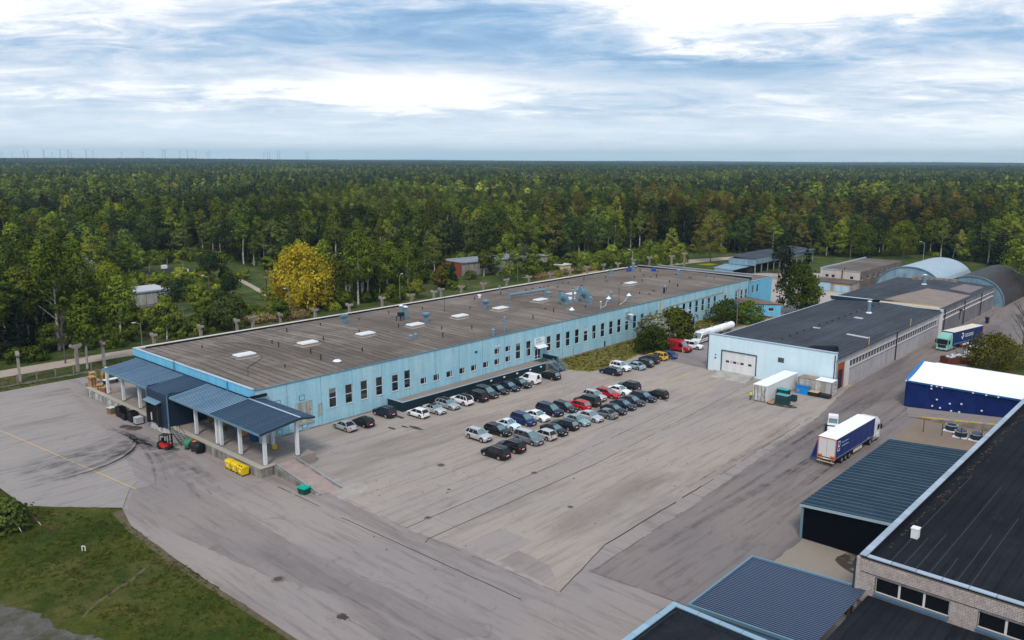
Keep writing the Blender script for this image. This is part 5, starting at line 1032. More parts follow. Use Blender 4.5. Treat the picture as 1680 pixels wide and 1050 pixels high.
# building with parapet bottom centre
Q = thing('flat_roof_building', (55.4, 32, 0), 'flat black-roofed building with light blue metal parapet at the bottom edge', 'building')
zq = 5.0; xq, yq = 55.4, 32.05
mb = MB(); mb.box(20, xq - .1, -24, yq - .1, 0, zq - .45); mb.build('wall', M_br2, Q)
mb = MB(); mb.box(20, xq - .55, -24, yq - .55, zq - .45, zq - .4); mb.build('roof', pbr('wet_black_felt', (.010, .012, .017), .75, var=.4, c2=(.022, .026, .034), s2=.5, spec=.1), Q)
mb = MB(); mb.box(xq - .5, xq - .06, -24, yq - .06, zq - .4, zq - .06); mb.box(20, xq - .5, yq - .5, yq - .06, zq - .4, zq - .06); mb.build('parapet', M_flash, Q)
M_co3 = pbr('pale_blue_coping', (.32, .46, .56), .4, .4, .08, 1, rnd=.1)
v = yq - .55; i = 0
mb = MB(); mb.prism([(xq - .55, yq - .55), (xq, yq - .55), (xq, yq), (xq - .55, yq)], zq - .06, zq + .02); mb.build('coping', M_co3, Q)
while v > -20: mb = MB(); mb.box(xq - .55, xq, v - 1.9, v - .02, zq - .06, zq + .015); mb.build('coping', M_co3, Q); v -= 1.92
u = xq - .55
while u > 30: mb = MB(); mb.box(u - 1.9, u - .02, yq - .55, yq, zq - .06, zq + .015); mb.build('coping', M_co3, Q); u -= 1.92
mb = MB(); mb.box(55.45, 57.7, 20, 31.2, 3.3, 3.42); mb.build('valley_gutter', M_flash, Q)
mb = MB()
nr = 12
for i in range(nr * 3 + 1):
    x_ = 55.5 + 2.15 * i / (nr * 3); h_ = (0, .07, .07)[i % 3]; mb.v += [(x_, 30.8, 3.5 + h_ + .2 * (1 - i / 36)), (x_, 21.3, 4.0 + h_ + .2 * (1 - i / 36))]
for i in range(nr * 3): mb.f.append((2 * i, 2 * i + 2, 2 * i + 3, 2 * i + 1))
mb.build('corrugated_strip', M_s1, Q)
# rusty beams on the ground and slots
for k, (x, y, a) in enumerate([(73.5, 24.2, .35), (74.2, 23.3, .35), (72.6, 23.6, .30)]):
    solo(MB().obox(x, y, .02, 3.6, .35, .35, a), 'steel_beam', pbr('rusty_steel', (.12, .045, .02), .9, var=.3), (x, y, 0), ['rusty steel beam lying farthest from the brick corner', 'rusty steel beam lying against the brick building corner', 'rusty steel beam nearest the corrugated canopy'][k], 'beam')
mb = MB(); mb.obox(76.3, 25.6, .03, .5, 2.4, .06, .1); mb.obox(73.9, 27.0, .03, .4, 2.2, .06, .1); struct(mb, 'drain_slot', M_dark)
mb = MB()
a_ = [(60.2, 36.6), (63.2, 36.4), (63.2, 33.6), (60.4, 33.8)]
for p, q in zip(a_, a_[1:] + a_[:1]): mb.strip([p, q], .07, .0135)
struct(mb, 'slab_joint', M_crack)
# ================================================================== far buildings, posts, poles, fences
RB = thing('brick_shed', (204, 209, 0), 'long low shed with red brick end wall and grey sides among the birches', 'shed')
bx, by = Vector((204, 209.5, 0)), Vector((.985, -.17, 0)); nv = Vector((.17, .985, 0))
def rq(t0, t1, s0, s1): 
    a, b, c, d = bx + by * t0 + nv * s0, bx + by * t1 + nv * s0, bx + by * t1 + nv * s1, bx + by * t0 + nv * s1; return [(p.x, p.y) for p in (a, b, c, d)]
M_red = pbr('red_brick', (.27, .075, .045), .9, var=.3, scale=2)
M_grb = pbr('grey_white_brick', (.36, .33, .30), .9, var=.2, c2=(.22, .2, .18), s2=.8, streak=.25)
mb = MB(); mb.prism(rq(0, 40, 0, 13), 0, 4.6); mb.build('side_wall', M_grb, RB)
mb = MB(); mb.prism(rq(-.2, -.02, .0, 13), 0, 4.5); mb.build('end_wall', M_red, RB)
mb = MB(); mb.prism(rq(-.4, 40.4, -.4, 13.4), 4.6, 4.85); mb.build('roof', pbr('blue_grey_roof', (.24, .28, .31), .8, var=.2, c2=(.16, .17, .18), s2=.3), RB)
for t in (16, 30): mb = MB(); mb.prism(rq(t, t + 2.2, -.08, -.01), .1, 2.8); mb.build('door', M_gate, RB)
KI = thing('substation_kiosk', (236, 189, 0), 'small cream kiosk with flat white roof at the edge of the wood', 'kiosk')
mb = MB(); mb.box(236, 241, 189.2, 193, 0, 2.6); mb.build('wall', pbr('cream_wall', (.58, .52, .32), .8, var=.06), KI)
mb = MB(); mb.box(235.7, 241.3, 188.9, 193.3, 2.6, 2.85); mb.build('roof', pbr('pale_roof', (.55, .53, .48), .8), KI)
mb = MB(); mb.box(235.9, 235.99, 190.2, 191.4, .1, 2.2); mb.build('door', M_gate, KI)
BU = thing('concrete_bunker', (94, 230, 0), 'low grey concrete bunker with pale roof partly hidden by trees on the left', 'building')
mb = MB(); mb.box(92.5, 106.5, 229.5, 230, 0, 4.1); mb.box(106.2, 106.5, 230, 240, 0, 4.1); mb.box(92.5, 92.8, 230, 240, 0, 4.1); mb.build('wall', M_grb, BU)
for k in range(4): mb = MB(); mb.box(93 + 3.4 * k, 96 + 3.4 * k, 229.4, 229.48, .6, 3.6); mb.build('wall_panel', pbr('pale_panel', (.42, .40, .38), .9, var=.2, streak=.3), BU)
mb = MB(); mb.box(92.3, 106.8, 229.3, 240, 4.35, 4.55); mb.build('roof', pbr('pale_grey_roof', (.45, .46, .50), .8, var=.1), BU)
mb = MB(); mb.box(92.3, 106.8, 229.2, 229.4, 4.0, 4.35); mb.build('blue_fascia', M_h1, BU)
sheet('coal_bed', [(131, 304), (125, 287), (141, 286.6), (146, 290), (143, 303)], .15, pbr('coal_black', (.022, .020, .026), .9, var=.4, scale=2))
sheet('stone_path', [(157, 300), (158.6, 300), (139, 236), (131, 215), (129.8, 214), (137.4, 238)], .05, M_sand)
sheet('reed_bed', [(103, 186), (103, 194), (112, 194), (122, 187), (120, 182)], .03, pbr('straw_reeds', (.30, .22, .10), .95, var=.4, scale=3))
sheet('reed_bed', [(216, 184), (216, 192), (238, 186), (250, 184), (250, 181)], .03, MATS['straw_reeds'])
sheet('yellow_weeds', [(292, 160), (292, 166), (299, 163), (298, 159)], .05, pbr('yellow_flowers', (.22, .21, .02), .95, var=.5, scale=3))
for x, y, h_, m_, lb in [(140.5, 306, 1.4, M_white, 'white box standing behind the black coal bed'), (141, 290, 1.2, M_white, 'white box at the right end of the black coal bed')]:
    solo(MB().box(x - .9, x + .9, y - .7, y + .7, .1, h_), 'vent_box', m_, (x, y, 0), lb, 'box')
for x, y, k in [(132, 299.4, 'left'), (143, 308.5, 'middle'), (141.5, 292.8, 'right')]: solo(MB().tube((x, y, 0), (x, y, 3.4), .12, .12, 8), 'marker_post', M_steel, (x, y, 0), 'short grey post, ' + k + ' of the three around the black coal bed', 'post')
# T-headed concrete posts
tp = MB(); tp.box(-.24, .24, -.3, .3, 0, 4.7); tpm = tp.mesh('post_shaft', pbr('lichen_concrete', (.33, .30, .275), .9, var=.25, c2=(.19, .165, .15), s2=1.5, world=False, rnd=.15))
th = MB(); th.hexa([(-.25, -.35, 4.6), (.25, -.35, 4.6), (.25, .35, 4.6), (-.25, .35, 4.6)], [(-.3, -1.15, 5.05), (.3, -1.15, 5.05), (.3, 1.15, 5.05), (-.3, 1.15, 5.05)]); th.box(-.3, .3, -1.15, 1.15, 5.05, 5.3); th.box(-.32, .32, -1.1, -.75, 5.3, 5.5); th.box(-.32, .32, .75, 1.1, 5.3, 5.5)
thm = th.mesh('post_head', MATS['lichen_concrete'])
XS = [48.1, 58.3, 63.3, 73.6, 83.9, 92.5, 96.5, 103.6, 113.3, 123.5, 134, 144, 152.3, 155.0, 163, 172, 182, 192.5, 203, 213.4, 222.5, 232, 240.6, 250.5, 261]
ORD = 'first second third fourth fifth sixth seventh eighth ninth tenth eleventh twelfth thirteenth fourteenth fifteenth sixteenth seventeenth eighteenth nineteenth twentieth twenty-first twenty-second twenty-third twenty-fourth twenty-fifth'.split()
near = ['concrete T-post farthest left along the sandy track', 'second concrete T-post from the left, near the pallet stacks', 'tall concrete post just left of the blue canopy corner']
for i, x in enumerate(XS):
    lb = near[i] if i < 3 else '%s T-headed concrete post from the left along the sandy track' % ORD[i]
    t = thing('concrete_post', (x, 167.6, 0), lb, 'post', 'T-headed concrete posts along the track', R(random.uniform(-14, 14))); s_ = random.uniform(.95, 1.05); t.scale = (1, 1, s_)
    inst('shaft', tpm, t); inst('head', thm, t, (0, 0, 0), R(90) if i % 5 == 1 else 0)
    if i < 3: del t['group']
for x, y in [(271.7, 164.6), (282.7, 165.6)]:
    t = thing('concrete_post', (x, y, 0), 'concrete T-headed post beside the bend of the track beyond the annex', 'post', 'far T-posts at the bend'); inst('shaft', tpm, t); inst('head', thm, t)
# boundary fence: concrete posts, low plinth, wire mesh panels
FN = thing('wire_fence', (-20, 165.4, 0), 'wire mesh fence on brown concrete posts along the edge of the west slab', 'fence')
M_fp = pbr('brown_concrete_post', (.20, .16, .15), .9, var=.25); M_wire = pbr('rusty_wire', (.10, .085, .075), .8)
k = 0; x = -18.0
while x < 62:
    mb = MB(); mb.box(x - .11, x + .11, 165.3, 165.52, 0, 2.05); mb.build('post', M_fp, FN)
    mb = MB(); mb.box(x + .11, x + 3.14, 165.38, 165.46, .02, .32); mb.build('plinth_panel', M_conc, FN)
    mb = MB()
    for z in (.42, .9, 1.4, 1.95): mb.tube((x + .1, 165.42, z), (x + 3.15, 165.42, z), .018, .018, 4, cap=False)
    for q in range(16): mb.tube((x + .1 + q * .2, 165.42, .35), (x + .1 + q * .2, 165.42, 1.95), .008, .008, 3, cap=False)
    mb.build('mesh_panel', M_wire, FN); x += 3.25
# poles and lamps
def lamp(x, y, h_, lb, arm=1.2, ang=0.0, m=pbr('dull_concrete_pole', (.17, .155, .135), .9), head=True, g=None):
    t = thing('street_lamp' if head else 'utility_pole', (x, y, 0), lb, 'street lamp' if head else 'pole', g)
    mb = MB(); mb.tube((x, y, 0), (x, y, h_), .13, .08, 8); mb.build('pole', m, t)
    if head:
        dx, dy = math.cos(ang), math.sin(ang); mb = MB(); mb.tube((x, y, h_ - .1), (x + dx * arm, y + dy * arm, h_ + .4), .05, .05, 6); mb.build('arm', M_steel, t)
        mb = MB(); mb.obox(x + dx * (arm + .3), y + dy * (arm + .3), h_ + .35, .75, .28, .14, ang); mb.build('lamp_head', M_white, t)
    else:
        mb = MB(); mb.box(x - .9, x + .9, y - .06, y + .06, h_ - .7, h_ - .55); mb.build('crossarm', m, t)
M_tp = pbr('tarred_wood_pole', (.035, .028, .022), .9)
lamp(120.7, 201.3, 10.2, 'dark wooden pole standing left of the yellow willow', m=M_tp, head=False)
lamp(113.5, 220, 8.0, 'street lamp with white head rising out of the bushes left of the yellow willow', ang=R(150))
lamp(87.9, 183.5, 7.2, 'grey concrete pole behind the track near the small birches', head=False)
lamp(116.5, 183.8, 8.0, 'street lamp in front of the yellow willow trunk', ang=R(200))
lamp(153.3, 183.5, 7.8, 'street lamp between the big birches and the roof ventilation boxes', ang=R(20))
lamp(189.6, 95.2, 9.6, 'brown wooden pole standing in the bushes by the white tank', m=M_fp, head=False)
lamp(173.5, 98, 5.2, 'slim street lamp close to the blossoming bushes and blue wall', ang=R(120), m=M_steel)
lamp(262, 176, 7, 'street lamp by the bend of the track behind the annex', ang=R(90), m=M_steel)
lamp(207, 185.5, 6.5, 'short pole in front of the red brick shed', head=False)
lamp(77, 181.5, 5.0, 'low street lamp with white head by the track near the left birches', ang=R(180))
lamp(318, 150, 9, 'wooden pole beyond the open shed', m=M_tp, head=False); lamp(322, 116, 9.5, 'pole behind the grey service block', head=False, m=M_fp); lamp(330, 92, 11, 'tall lamp post behind the pale hangar', ang=R(90), m=M_steel)
lamp(232, 92, 9, 'slim dark pole by the spruce trees behind the pale warehouse', m=M_tp, head=False)
# ================================================================== VEHICLES
def loftbody(st, w_, topf, botf, widf, ns=None):
    """lower body: st = list of x; cross-section functions give top z, bottom z, half width"""
    mb = MB()
    for x in st:
        zt, zb, hw = topf(x), botf(x), widf(x); zs = min(zb + .12, zt - .1)
        sec = [(-hw * .90, zb), (-hw * .985, zs), (-hw, (zs + zt) / 2 - .02), (-hw * .985, zt - .13), (-hw * .90, zt - .02), (-hw * .55, zt + .015), (0, zt + .03), (hw * .55, zt + .015), (hw * .90, zt - .02), (hw * .985, zt - .13), (hw, (zs + zt) / 2 - .02), (hw * .985, zs), (hw * .90, zb)]
        mb.v += [(x, y, z) for y, z in sec]
    m = 13; n = len(st)
    for i in range(n - 1):
        for k in range(m - 1): a = i * m + k; mb.f.append((a, a + m, a + m + 1, a + 1))
        mb.f.append((i * m + m - 1, (i + 1) * m + m - 1, (i + 1) * m, i * m))
    mb.f.append(tuple(range(m))); mb.f.append(tuple(range((n - 1) * m, n * m))[::-1]); return mb
TY = {  # L, W, H, cowl, roof front, roof rear, rear glass base, belt z, hood z, deck z, wheelbase, wheel r, clearance
 'hatch': (4.1, 1.74, 1.47, 1.05, 1.85, 3.55, 3.98, .95, .80, .95, 2.52, .31, .20),
 'wagon': (4.68, 1.80, 1.48, 1.30, 2.15, 4.10, 4.55, .95, .82, .95, 2.70, .32, .18),
 'sedan': (4.6, 1.77, 1.43, 1.30, 2.10, 3.25, 3.95, .93, .80, .98, 2.66, .32, .18),
 'suv': (4.45, 1.84, 1.68, 1.22, 1.95, 3.90, 4.30, 1.08, .98, 1.08, 2.62, .36, .26),
 'mpv': (4.55, 1.83, 1.70, .95, 1.90, 4.05, 4.42, 1.05, .90, 1.05, 2.75, .33, .20),
 'bigmpv': (4.9, 1.92, 1.78, 1.05, 2.0, 4.40, 4.76, 1.08, .95, 1.08, 2.95, .34, .20),
 'coupe': (4.05, 1.72, 1.46, 1.15, 1.85, 2.80, 3.70, .92, .82, .93, 2.50, .33, .19),
 'conv': (4.45, 1.76, 1.40, 1.30, 2.05, 2.95, 3.55, .92, .80, .96, 2.60, .32, .17),
 'van': (4.4, 1.80, 1.84, .95, 1.60, 4.22, 4.34, 1.05, .92, 1.05, 2.70, .32, .20),
 'pickup': (5.0, 1.80, 1.72, 1.3, 1.9, 4.4, 4.9, 1.05, .95, 1.05, 3.0, .35, .25)}
CM = {}
def carmeshes(ty, pm_, roofm, lowm):
    key = (ty, pm_.name, roofm.name, lowm.name)
    if key in CM: return CM[key]
    Lc, Wc, H, cw, rf, rr, rb, belt, hood, deck, wb, wr_, cl = TY[ty]; X = lambda d: Lc / 2 - d; hw = Wc / 2
    fo = (Lc - wb) * .47; wx = [X(fo), X(fo + wb)]; ar = wr_ + .07
    st = sorted(set([0, .06, .18, .4, .75, cw - .15, cw + .08, rf, (rf + rr) / 2, rr, rb, (rb + Lc) / 2, Lc - .22, Lc - .08, Lc] + [Lc / 2 - (w0 + ar * c) for w0 in wx for c in (-1, -.92, -.7, -.38, 0, .38, .7, .92, 1)] + [Lc / 2 - (w0 + s_ * (ar + .02)) for w0 in wx for s_ in (-1, 1)]))
    def topf(x):
        d = Lc / 2 - x; pts = [(0, hood - .20), (.06, hood - .12), (.18, hood - .06), (.4, hood), (cw - .15, belt - .03), (cw + .1, belt), (rb, belt), (rb + .05, deck), (Lc - .22, deck - .01), (Lc - .08, deck - .06), (Lc, deck - .22)]
        return float(np.interp(d, [p[0] for p in pts], [p[1] for p in pts]))
    def botf(x):
        z = cl
        for w0 in wx:
            if abs(x - w0) < ar: z = max(z, wr_ + math.sqrt(max(0, ar * ar - (x - w0) ** 2)) * .98)
        d = Lc / 2 - x
        if d < .12 or d > Lc - .12: z = max(z, cl + .08)
        return min(z, topf(x) - .16)
    def widf(x):
        d = Lc / 2 - x; pts = [(0, hw * .74), (.06, hw * .86), (.18, hw * .93), (.45, hw * .985), (.9, hw), (Lc - .9, hw), (Lc - .4, hw * .975), (Lc - .15, hw * .92), (Lc, hw * .80)]
        return float(np.interp(d, [p[0] for p in pts], [p[1] for p in pts]))
    R_ = {}
    body = loftbody([Lc / 2 - s for s in st][::-1], Wc, topf, botf, widf); R_['body'] = body.mesh('body', pm_, smooth=True); R_['body'].set_sharp_from_angle(angle=R(38))
    u = MB(); u.box(-Lc / 2 + .25, Lc / 2 - .25, -hw + .16, hw - .16, cl - .02, .55); R_['underbody'] = u.mesh('underbody', M_black)
    bw, rw = hw * .90, hw * .70
    fb = .04
    A = (X(cw), bw, belt), (X(rf), rw, H - .035); Bq = (X(rb), bw * .97, belt + fb), (X(rr), rw, H - .05)
    def side(s_): return [(X(cw), s_ * bw, belt - .02), (X(rf), s_ * rw, H - .04), (X(rr), s_ * rw, H - .05), (X(rb), s_ * bw * .97, belt - .02)]
    g = MB(); Ls, Rs = side(1), side(-1)
    g.add(Ls + Rs, [(0, 1, 2, 3), (7, 6, 5, 4)]); R_['side_window'] = g.mesh('side_window', M_cglass if ty != 'van' else M_cglass)
    g = MB(); bul = .05; mid = [(X(cw) + bul, 0, belt - .02), (X(rf) + bul * .6, 0, H - .03)]
    g.add([Ls[0], mid[0], Rs[0], Rs[1], mid[1], Ls[1]], [(0, 1, 4, 5), (1, 2, 3, 4)]); R_['windscreen'] = g.mesh('windscreen', M_wglass)
    g = MB(); mid = [(X(rb) - bul, 0, belt - .02), (X(rr) - bul * .6, 0, H - .04)]
    g.add([Ls[3], mid[0], Rs[3], Rs[2], mid[1], Ls[2]], [(5, 4, 1, 0), (4, 3, 2, 1)]); R_['rear_window'] = g.mesh('rear_window', M_wglass if ty == 'wagon' else M_cglass)
    rp = MB(); n = 6
    for i in range(n + 1):
        t_ = i / n; x = X(rf) + .05 + (X(rr) - .06 - X(rf) - .05) * t_; zc_ = H - .045 + .045 * math.sin(math.pi * min(1, .15 + t_ * .85))
        e = .02 if 0 < i < n else 0
        rp.v += [(x, rw + .02, zc_ - .045), (x, rw * .9, zc_ - .005), (x, rw * .45, zc_ + .018), (x, 0, zc_ + .025), (x, -rw * .45, zc_ + .018), (x, -rw * .9, zc_ - .005), (x, -rw - .02, zc_ - .045)]
    for i in range(n):
        for k in range(6): a = i * 7 + k; rp.f.append((a, a + 1, a + 8, a + 7))
    R_['roof'] = rp.mesh('roof', roofm, smooth=True)
    pl = MB(); th_ = .05
    for s_ in (1, -1):
        S = side(s_); o_ = .012 * s_
        def up(p): return (p[0], p[1] + o_, p[2])
        def lerp(a, b, t_): return tuple(a[i] + (b[i] - a[i]) * t_ for i in range(3))
        pl.bar(up(S[0]), up(S[1]), .05, .06); pl.bar(up(S[3]), up(S[2]), .07, .13); pl.bar(up(S[1]), up(S[2]), .04, .05); 
        for t_ in ((.40, .42) if ty in ('sedan', 'hatch', 'coupe', 'conv') else (.34, .36)): pass
        a = lerp(S[0], S[3], .46); b = lerp(S[1], S[2], .36); pl.bar(up(a), up(b), .035, .06)
        if ty in ('wagon', 'suv', 'mpv', 'bigmpv'): a = lerp(S[0], S[3], .76); b = lerp(S[1], S[2], .74); pl.bar(up(a), up(b), .035, .08)
        if ty == 'van': a = [lerp(S[0], S[3], .47), lerp(S[0], S[3], 1.0), lerp(S[1], S[2], 1.0), lerp(S[1], S[2], .40)]; pl.add([up(p) for p in a] + [(p[0], p[1] - .1 * s_, p[2]) for p in a], [(0, 1, 2, 3), (7, 6, 5, 4)] if s_ < 0 else [(3, 2, 1, 0), (4, 5, 6, 7)])
    if ty == 'van': pl.add([(X(rb) - .012, bw * .97, belt), (X(rb) - .012, -bw * .97, belt), (X(rr) - .02, -rw, H - .05), (X(rr) - .02, rw, H - .05)], [(0, 3, 2, 1)])
    R_['pillar'] = pl.mesh('pillar', pm_)
    f = MB(); f.box(X(.0) - .1, X(.0) + .012, -hw * .42, hw * .42, hood - .32, hood - .17); R_['grille'] = f.mesh('grille', M_black)
    f = MB(); f.box(X(.0) - .12, X(.0) + .02, -hw * .70, hw * .70, cl + .06, cl + .22); f.box(-Lc / 2 - .02, -Lc / 2 + .12, -hw * .74, hw * .74, cl + .05, cl + .20)
    f.box(-wb / 2 + .2, wb / 2 - .2, -hw - .004, -hw + .06, cl, cl + .09); f.box(-wb / 2 + .2, wb / 2 - .2, hw - .06, hw + .004, cl, cl + .09); R_['bumper_trim'] = f.mesh('bumper_trim', lowm)
    for nm, s_ in (('hl', 1), ('hr', -1)):
        f = MB(); f.hexa([(X(.32), s_ * hw * .95, hood - .22), (X(.02), s_ * hw * .62, hood - .22), (X(.02), s_ * hw * .48, hood - .2), (X(.3), s_ * hw * .6, hood - .2)][::int(s_)], [(X(.5), s_ * hw * .97, hood - .04), (X(.1), s_ * hw * .70, hood - .085), (X(.09), s_ * hw * .48, hood - .08), (X(.4), s_ * hw * .6, hood - .02)][::int(s_)]); R_[nm] = f.mesh('headlight', M_lampw)
        f = MB(); f.box(-Lc / 2 - .008, -Lc / 2 + .14, min(s_ * hw * .58, s_ * hw * .83), max(s_ * hw * .58, s_ * hw * .83), deck - .25, deck - .08); R_['t' + nm] = f.mesh('taillight', M_lampred)
        f = MB(); f.obox(X(cw + .28), s_ * (hw + .10), belt, .16, .22, .14); R_['m' + nm] = f.mesh('wing_mirror', pm_)
    f = MB(); f.box(X(0) + .012, X(0) + .03, -.26, .26, cl + .20, cl + .31); R_['pf'] = f.mesh('number_plate', M_plate)
    f = MB(); f.box(-Lc / 2 - .03, -Lc / 2 - .012, -.26, .26, deck - .40, deck - .28); R_['pr'] = f.mesh('number_plate', M_plate)
    if ty in ('wagon', 'suv', 'bigmpv', 'mpv'):
        f = MB()
        for s_ in (1, -1): f.bar((X(rf) - .15, s_ * rw * .93, H + .025), (X(rr) + .15, s_ * rw * .93, H + .02), .035, .04)
        R_['roof_rail'] = f.mesh('roof_rail', M_steel)
    f = MB(); f.tube((0, -.1, 0), (0, .1, 0), wr_, wr_, 18); R_['tyre'] = f.mesh('tyre', M_rub)
    f = MB(); f.tube((0, -.108, 0), (0, .108, 0), wr_ * .64, wr_ * .64, 14)
    R_['rim'] = f.mesh('rim', M_rim); CM[key] = (R_, wx, wr_, hw); return CM[key]
def car(ty, x, y, head, pm_, label, group=None, roofm=None, lowm=None, name='parked_car', cat='car', z=.004, sc=1.0):
    R_, wx, wr_, hw = carmeshes(ty, pm_, roofm or pm_, lowm or M_black); t = thing(name, (x, y, z), label, cat, group, head); t.scale = (sc,) * 3
    for k, nm in (('body', 'body'), ('underbody', 'underbody'), ('windscreen', 'windscreen'), ('rear_window', 'rear_window'), ('side_window', 'side_window'), ('roof', 'roof'), ('pillar', 'pillar'), ('bumper_trim', 'bumper_trim'), ('hl', 'headlight'), ('hr', 'headlight'), ('thl', 'taillight'), ('thr', 'taillight'), ('mhl', 'wing_mirror'), ('mhr', 'wing_mirror'), ('pf', 'number_plate'), ('pr', 'number_plate'), ('grille', 'grille'), ('roof_rail', 'roof_rail')):
        if k in R_: inst(nm, R_[k], t)
    for w0 in wx:
        for s_ in (1, -1): wh = inst('wheel', R_['tyre'], t, (w0, s_ * (hw - .12), wr_)); inst('rim', R_['rim'], wh)
    return t
PB = paint('paint_black', (.010, .011, .013)); PN = paint('paint_navy', (.012, .018, .04)); PDB = paint('paint_blue', (.012, .03, .12)); PG = paint('paint_dark_grey', (.035, .040, .048), .25, .4)
PS = paint('paint_silver', (.48, .50, .52), .28, .5); PS2 = paint('paint_pale_silver', (.55, .56, .56), .28, .4); PW = paint('paint_white', (.76, .77, .78)); PR = paint('paint_red', (.42, .008, .012)); PR2 = paint('paint_bright_red', (.55, .006, .012))
PT = paint('paint_teal', (.30, .43, .43), .28, .4); PDG = paint('paint_dark_green', (.010, .030, .030)); PGR = paint('paint_mid_grey', (.20, .22, .24), .28, .5); PY = paint('paint_yellow', (.62, .40, .02)); PRB = paint('paint_royal_blue', (.02, .08, .25)); PLB = paint('paint_ice_blue', (.36, .48, .55), .28, .4); PPB = paint('paint_powder_white', (.60, .72, .80))
S_, N_ = R(-90), R(90)
gb = 'cars in the back row of the car park'; gf = 'cars in the front row of the car park'; gw = 'cars parked nose-in along the blue factory'; gr = 'cars parked by the lawn'
CARS = [
 ('suv', 83.3, 82.3, S_, PS2, 'pale silver crossover at the left end of the back row', gb), ('wagon', 87.1, 81.9, S_, PB, 'black estate car between the silver crossover and the small white car', gb),
 ('coupe', 90.2, 82.6, S_, PPB, 'small rounded white car with light blue front in the back row', gb), ('mpv', 93.5, 82.4, S_, PDB, 'deep blue people carrier next to the small rounded white car', gb),
 ('sedan', 96.6, 82.2, S_, PW, 'white saloon between two dark blue people carriers in the back row', gb), ('bigmpv', 100.1, 82.5, S_, PN, 'large navy people carrier right of the white saloon', gb),
 ('wagon', 103.4, 81.9, S_, PG, 'dark grey estate right of the large navy people carrier', gb), ('wagon', 105.9, 81.1, N_, PR2, 'red estate showing its tail in the middle of the back row', gb),
 ('bigmpv', 108.6, 81.2, N_, PDG, 'dark green people carrier showing its tail behind the red estate', gb), ('suv', 111.7, 82.0, S_, PS2, 'silver car with roof rails between the green people carrier and the second red car', gb),
 ('wagon', 114.8, 81.4, S_, PR, 'red car facing forward next to a white coupe, far half of the back row', gb), ('sedan', 117.9, 81.1, S_, PW, 'white coupe near the far end of the back row', gb), ('suv', 121.1, 81.2, N_, PB, 'black off-roader showing its tail at the far end of the back row', gb),
 ('mpv', 79.7, 75.4, N_, PB, 'black people carrier at the near left end of the front row', gf), ('suv', 83.1, 75.5, N_, PB, 'black off-roader with roof spoiler, second from the left in the front row', gf),
 ('bigmpv', 87.4, 76.0, S_, PGR, 'grey people carrier with pale roof in the front row', gf), ('hatch', 90.4, 75.5, N_, PS2, 'silver hatchback showing its tail in the front row', gf), ('sedan', 93.1, 75.8, S_, PB, 'black saloon right of the silver hatchback', gf),
 ('wagon', 96.2, 76.2, N_, PB, 'black estate showing its tail left of the pale green saloon', gf), ('sedan', 99.2, 76.1, S_, PT, 'pale green saloon in the front row', gf), ('sedan', 102.2, 75.8, S_, PS2, 'white-silver saloon right of the pale green saloon', gf),
 ('sedan', 105.0, 75.0, N_, PGR, 'grey saloon showing its tail in the front row', gf), ('sedan', 107.8, 75.2, S_, PB, 'black saloon right of the grey saloon in the front row', gf), ('sedan', 111.0, 75.5, S_, PN, 'dark navy saloon, fourth from the far end of the front row', gf),
 ('sedan', 114.0, 75.7, S_, PG, 'charcoal saloon, third from the far end of the front row', gf), ('wagon', 117.3, 75.6, S_, PN, 'long dark estate, second from the far end of the front row', gf), ('hatch', 120.4, 74.8, N_, PB, 'black hatchback standing alone at the far end of the front row', gf),
 ('sedan', 72.6, 100.8, N_, PS, 'silver saloon parked nearest the white columns by the blue wall', gw), ('hatch', 75.7, 100.2, N_, PB, 'black hatchback next to the silver saloon by the blue wall', gw), ('suv', 81.1, 101.6, N_, PN, 'dark blue off-roader parked at the start of the raised walkway', gw),
 ('hatch', 84.6, 97.4, N_, PW, 'white hatchback at the corner of the raised walkway', gw), ('conv', 87.9, 97.1, S_, PS2, 'silver cabriolet with dark fabric roof', gw), ('wagon', 91.2, 97.4, S_, PS, 'silver estate right of the cabriolet', gw),
 ('suv', 94.4, 97.3, N_, PW, 'white car with black roof along the dark walkway', gw), ('bigmpv', 97.6, 97.1, N_, PB, 'black van-like car showing its tail along the dark walkway', gw), ('bigmpv', 100.4, 97.3, S_, PG, 'charcoal people carrier along the dark walkway', gw),
 ('sedan', 103.4, 97.4, S_, PB, 'black saloon, third to the left of the small white van', gw), ('sedan', 106.3, 97.3, S_, PN, 'dark navy saloon, second to the left of the small white van', gw), ('sedan', 109.3, 97.2, S_, PB, 'black saloon directly left of the small white van', gw),
 ('van', 112.6, 97.7, N_, PW, 'small white panel van below the office door', gw), ('wagon', 117.3, 96.9, N_, PB, 'black estate parked at the foot of the metal stairs', gw),
 ('wagon', 128.0, 90.2, N_, PN, 'dark navy estate nearest the lawn corner', gr), ('suv', 131.9, 90.6, S_, PW, 'white off-roader facing out beside the lawn', gr), ('sedan', 134.8, 89.2, N_, PLB, 'ice blue saloon beside the lawn', gr), ('wagon', 137.7, 89.2, N_, PDG, 'dark green estate beside the lawn', gr),
 ('suv', 140.9, 89.7, N_, PG, 'charcoal off-roader left of the yellow car', gr), ('suv', 144.5, 90.0, N_, PY, 'yellow off-roader in front of the dark bush', gr), ('coupe', 147.2, 89.2, N_, PRB, 'blue coupe right of the yellow off-roader', gr)]
for ty, x, y, hd, pm_, lb, g in CARS:
    car(ty, x, y, hd + R(random.uniform(-2.5, 2.5)), pm_, lb, g, roofm=(M_black if 'black roof' in lb or 'cabriolet' in lb else (PS2 if 'pale roof' in lb else None)))
car('pickup', 158.5, 90.0, R(-82), PW, 'white van behind the red delivery van', 'vans by the lawn', name='parked_van', cat='van')
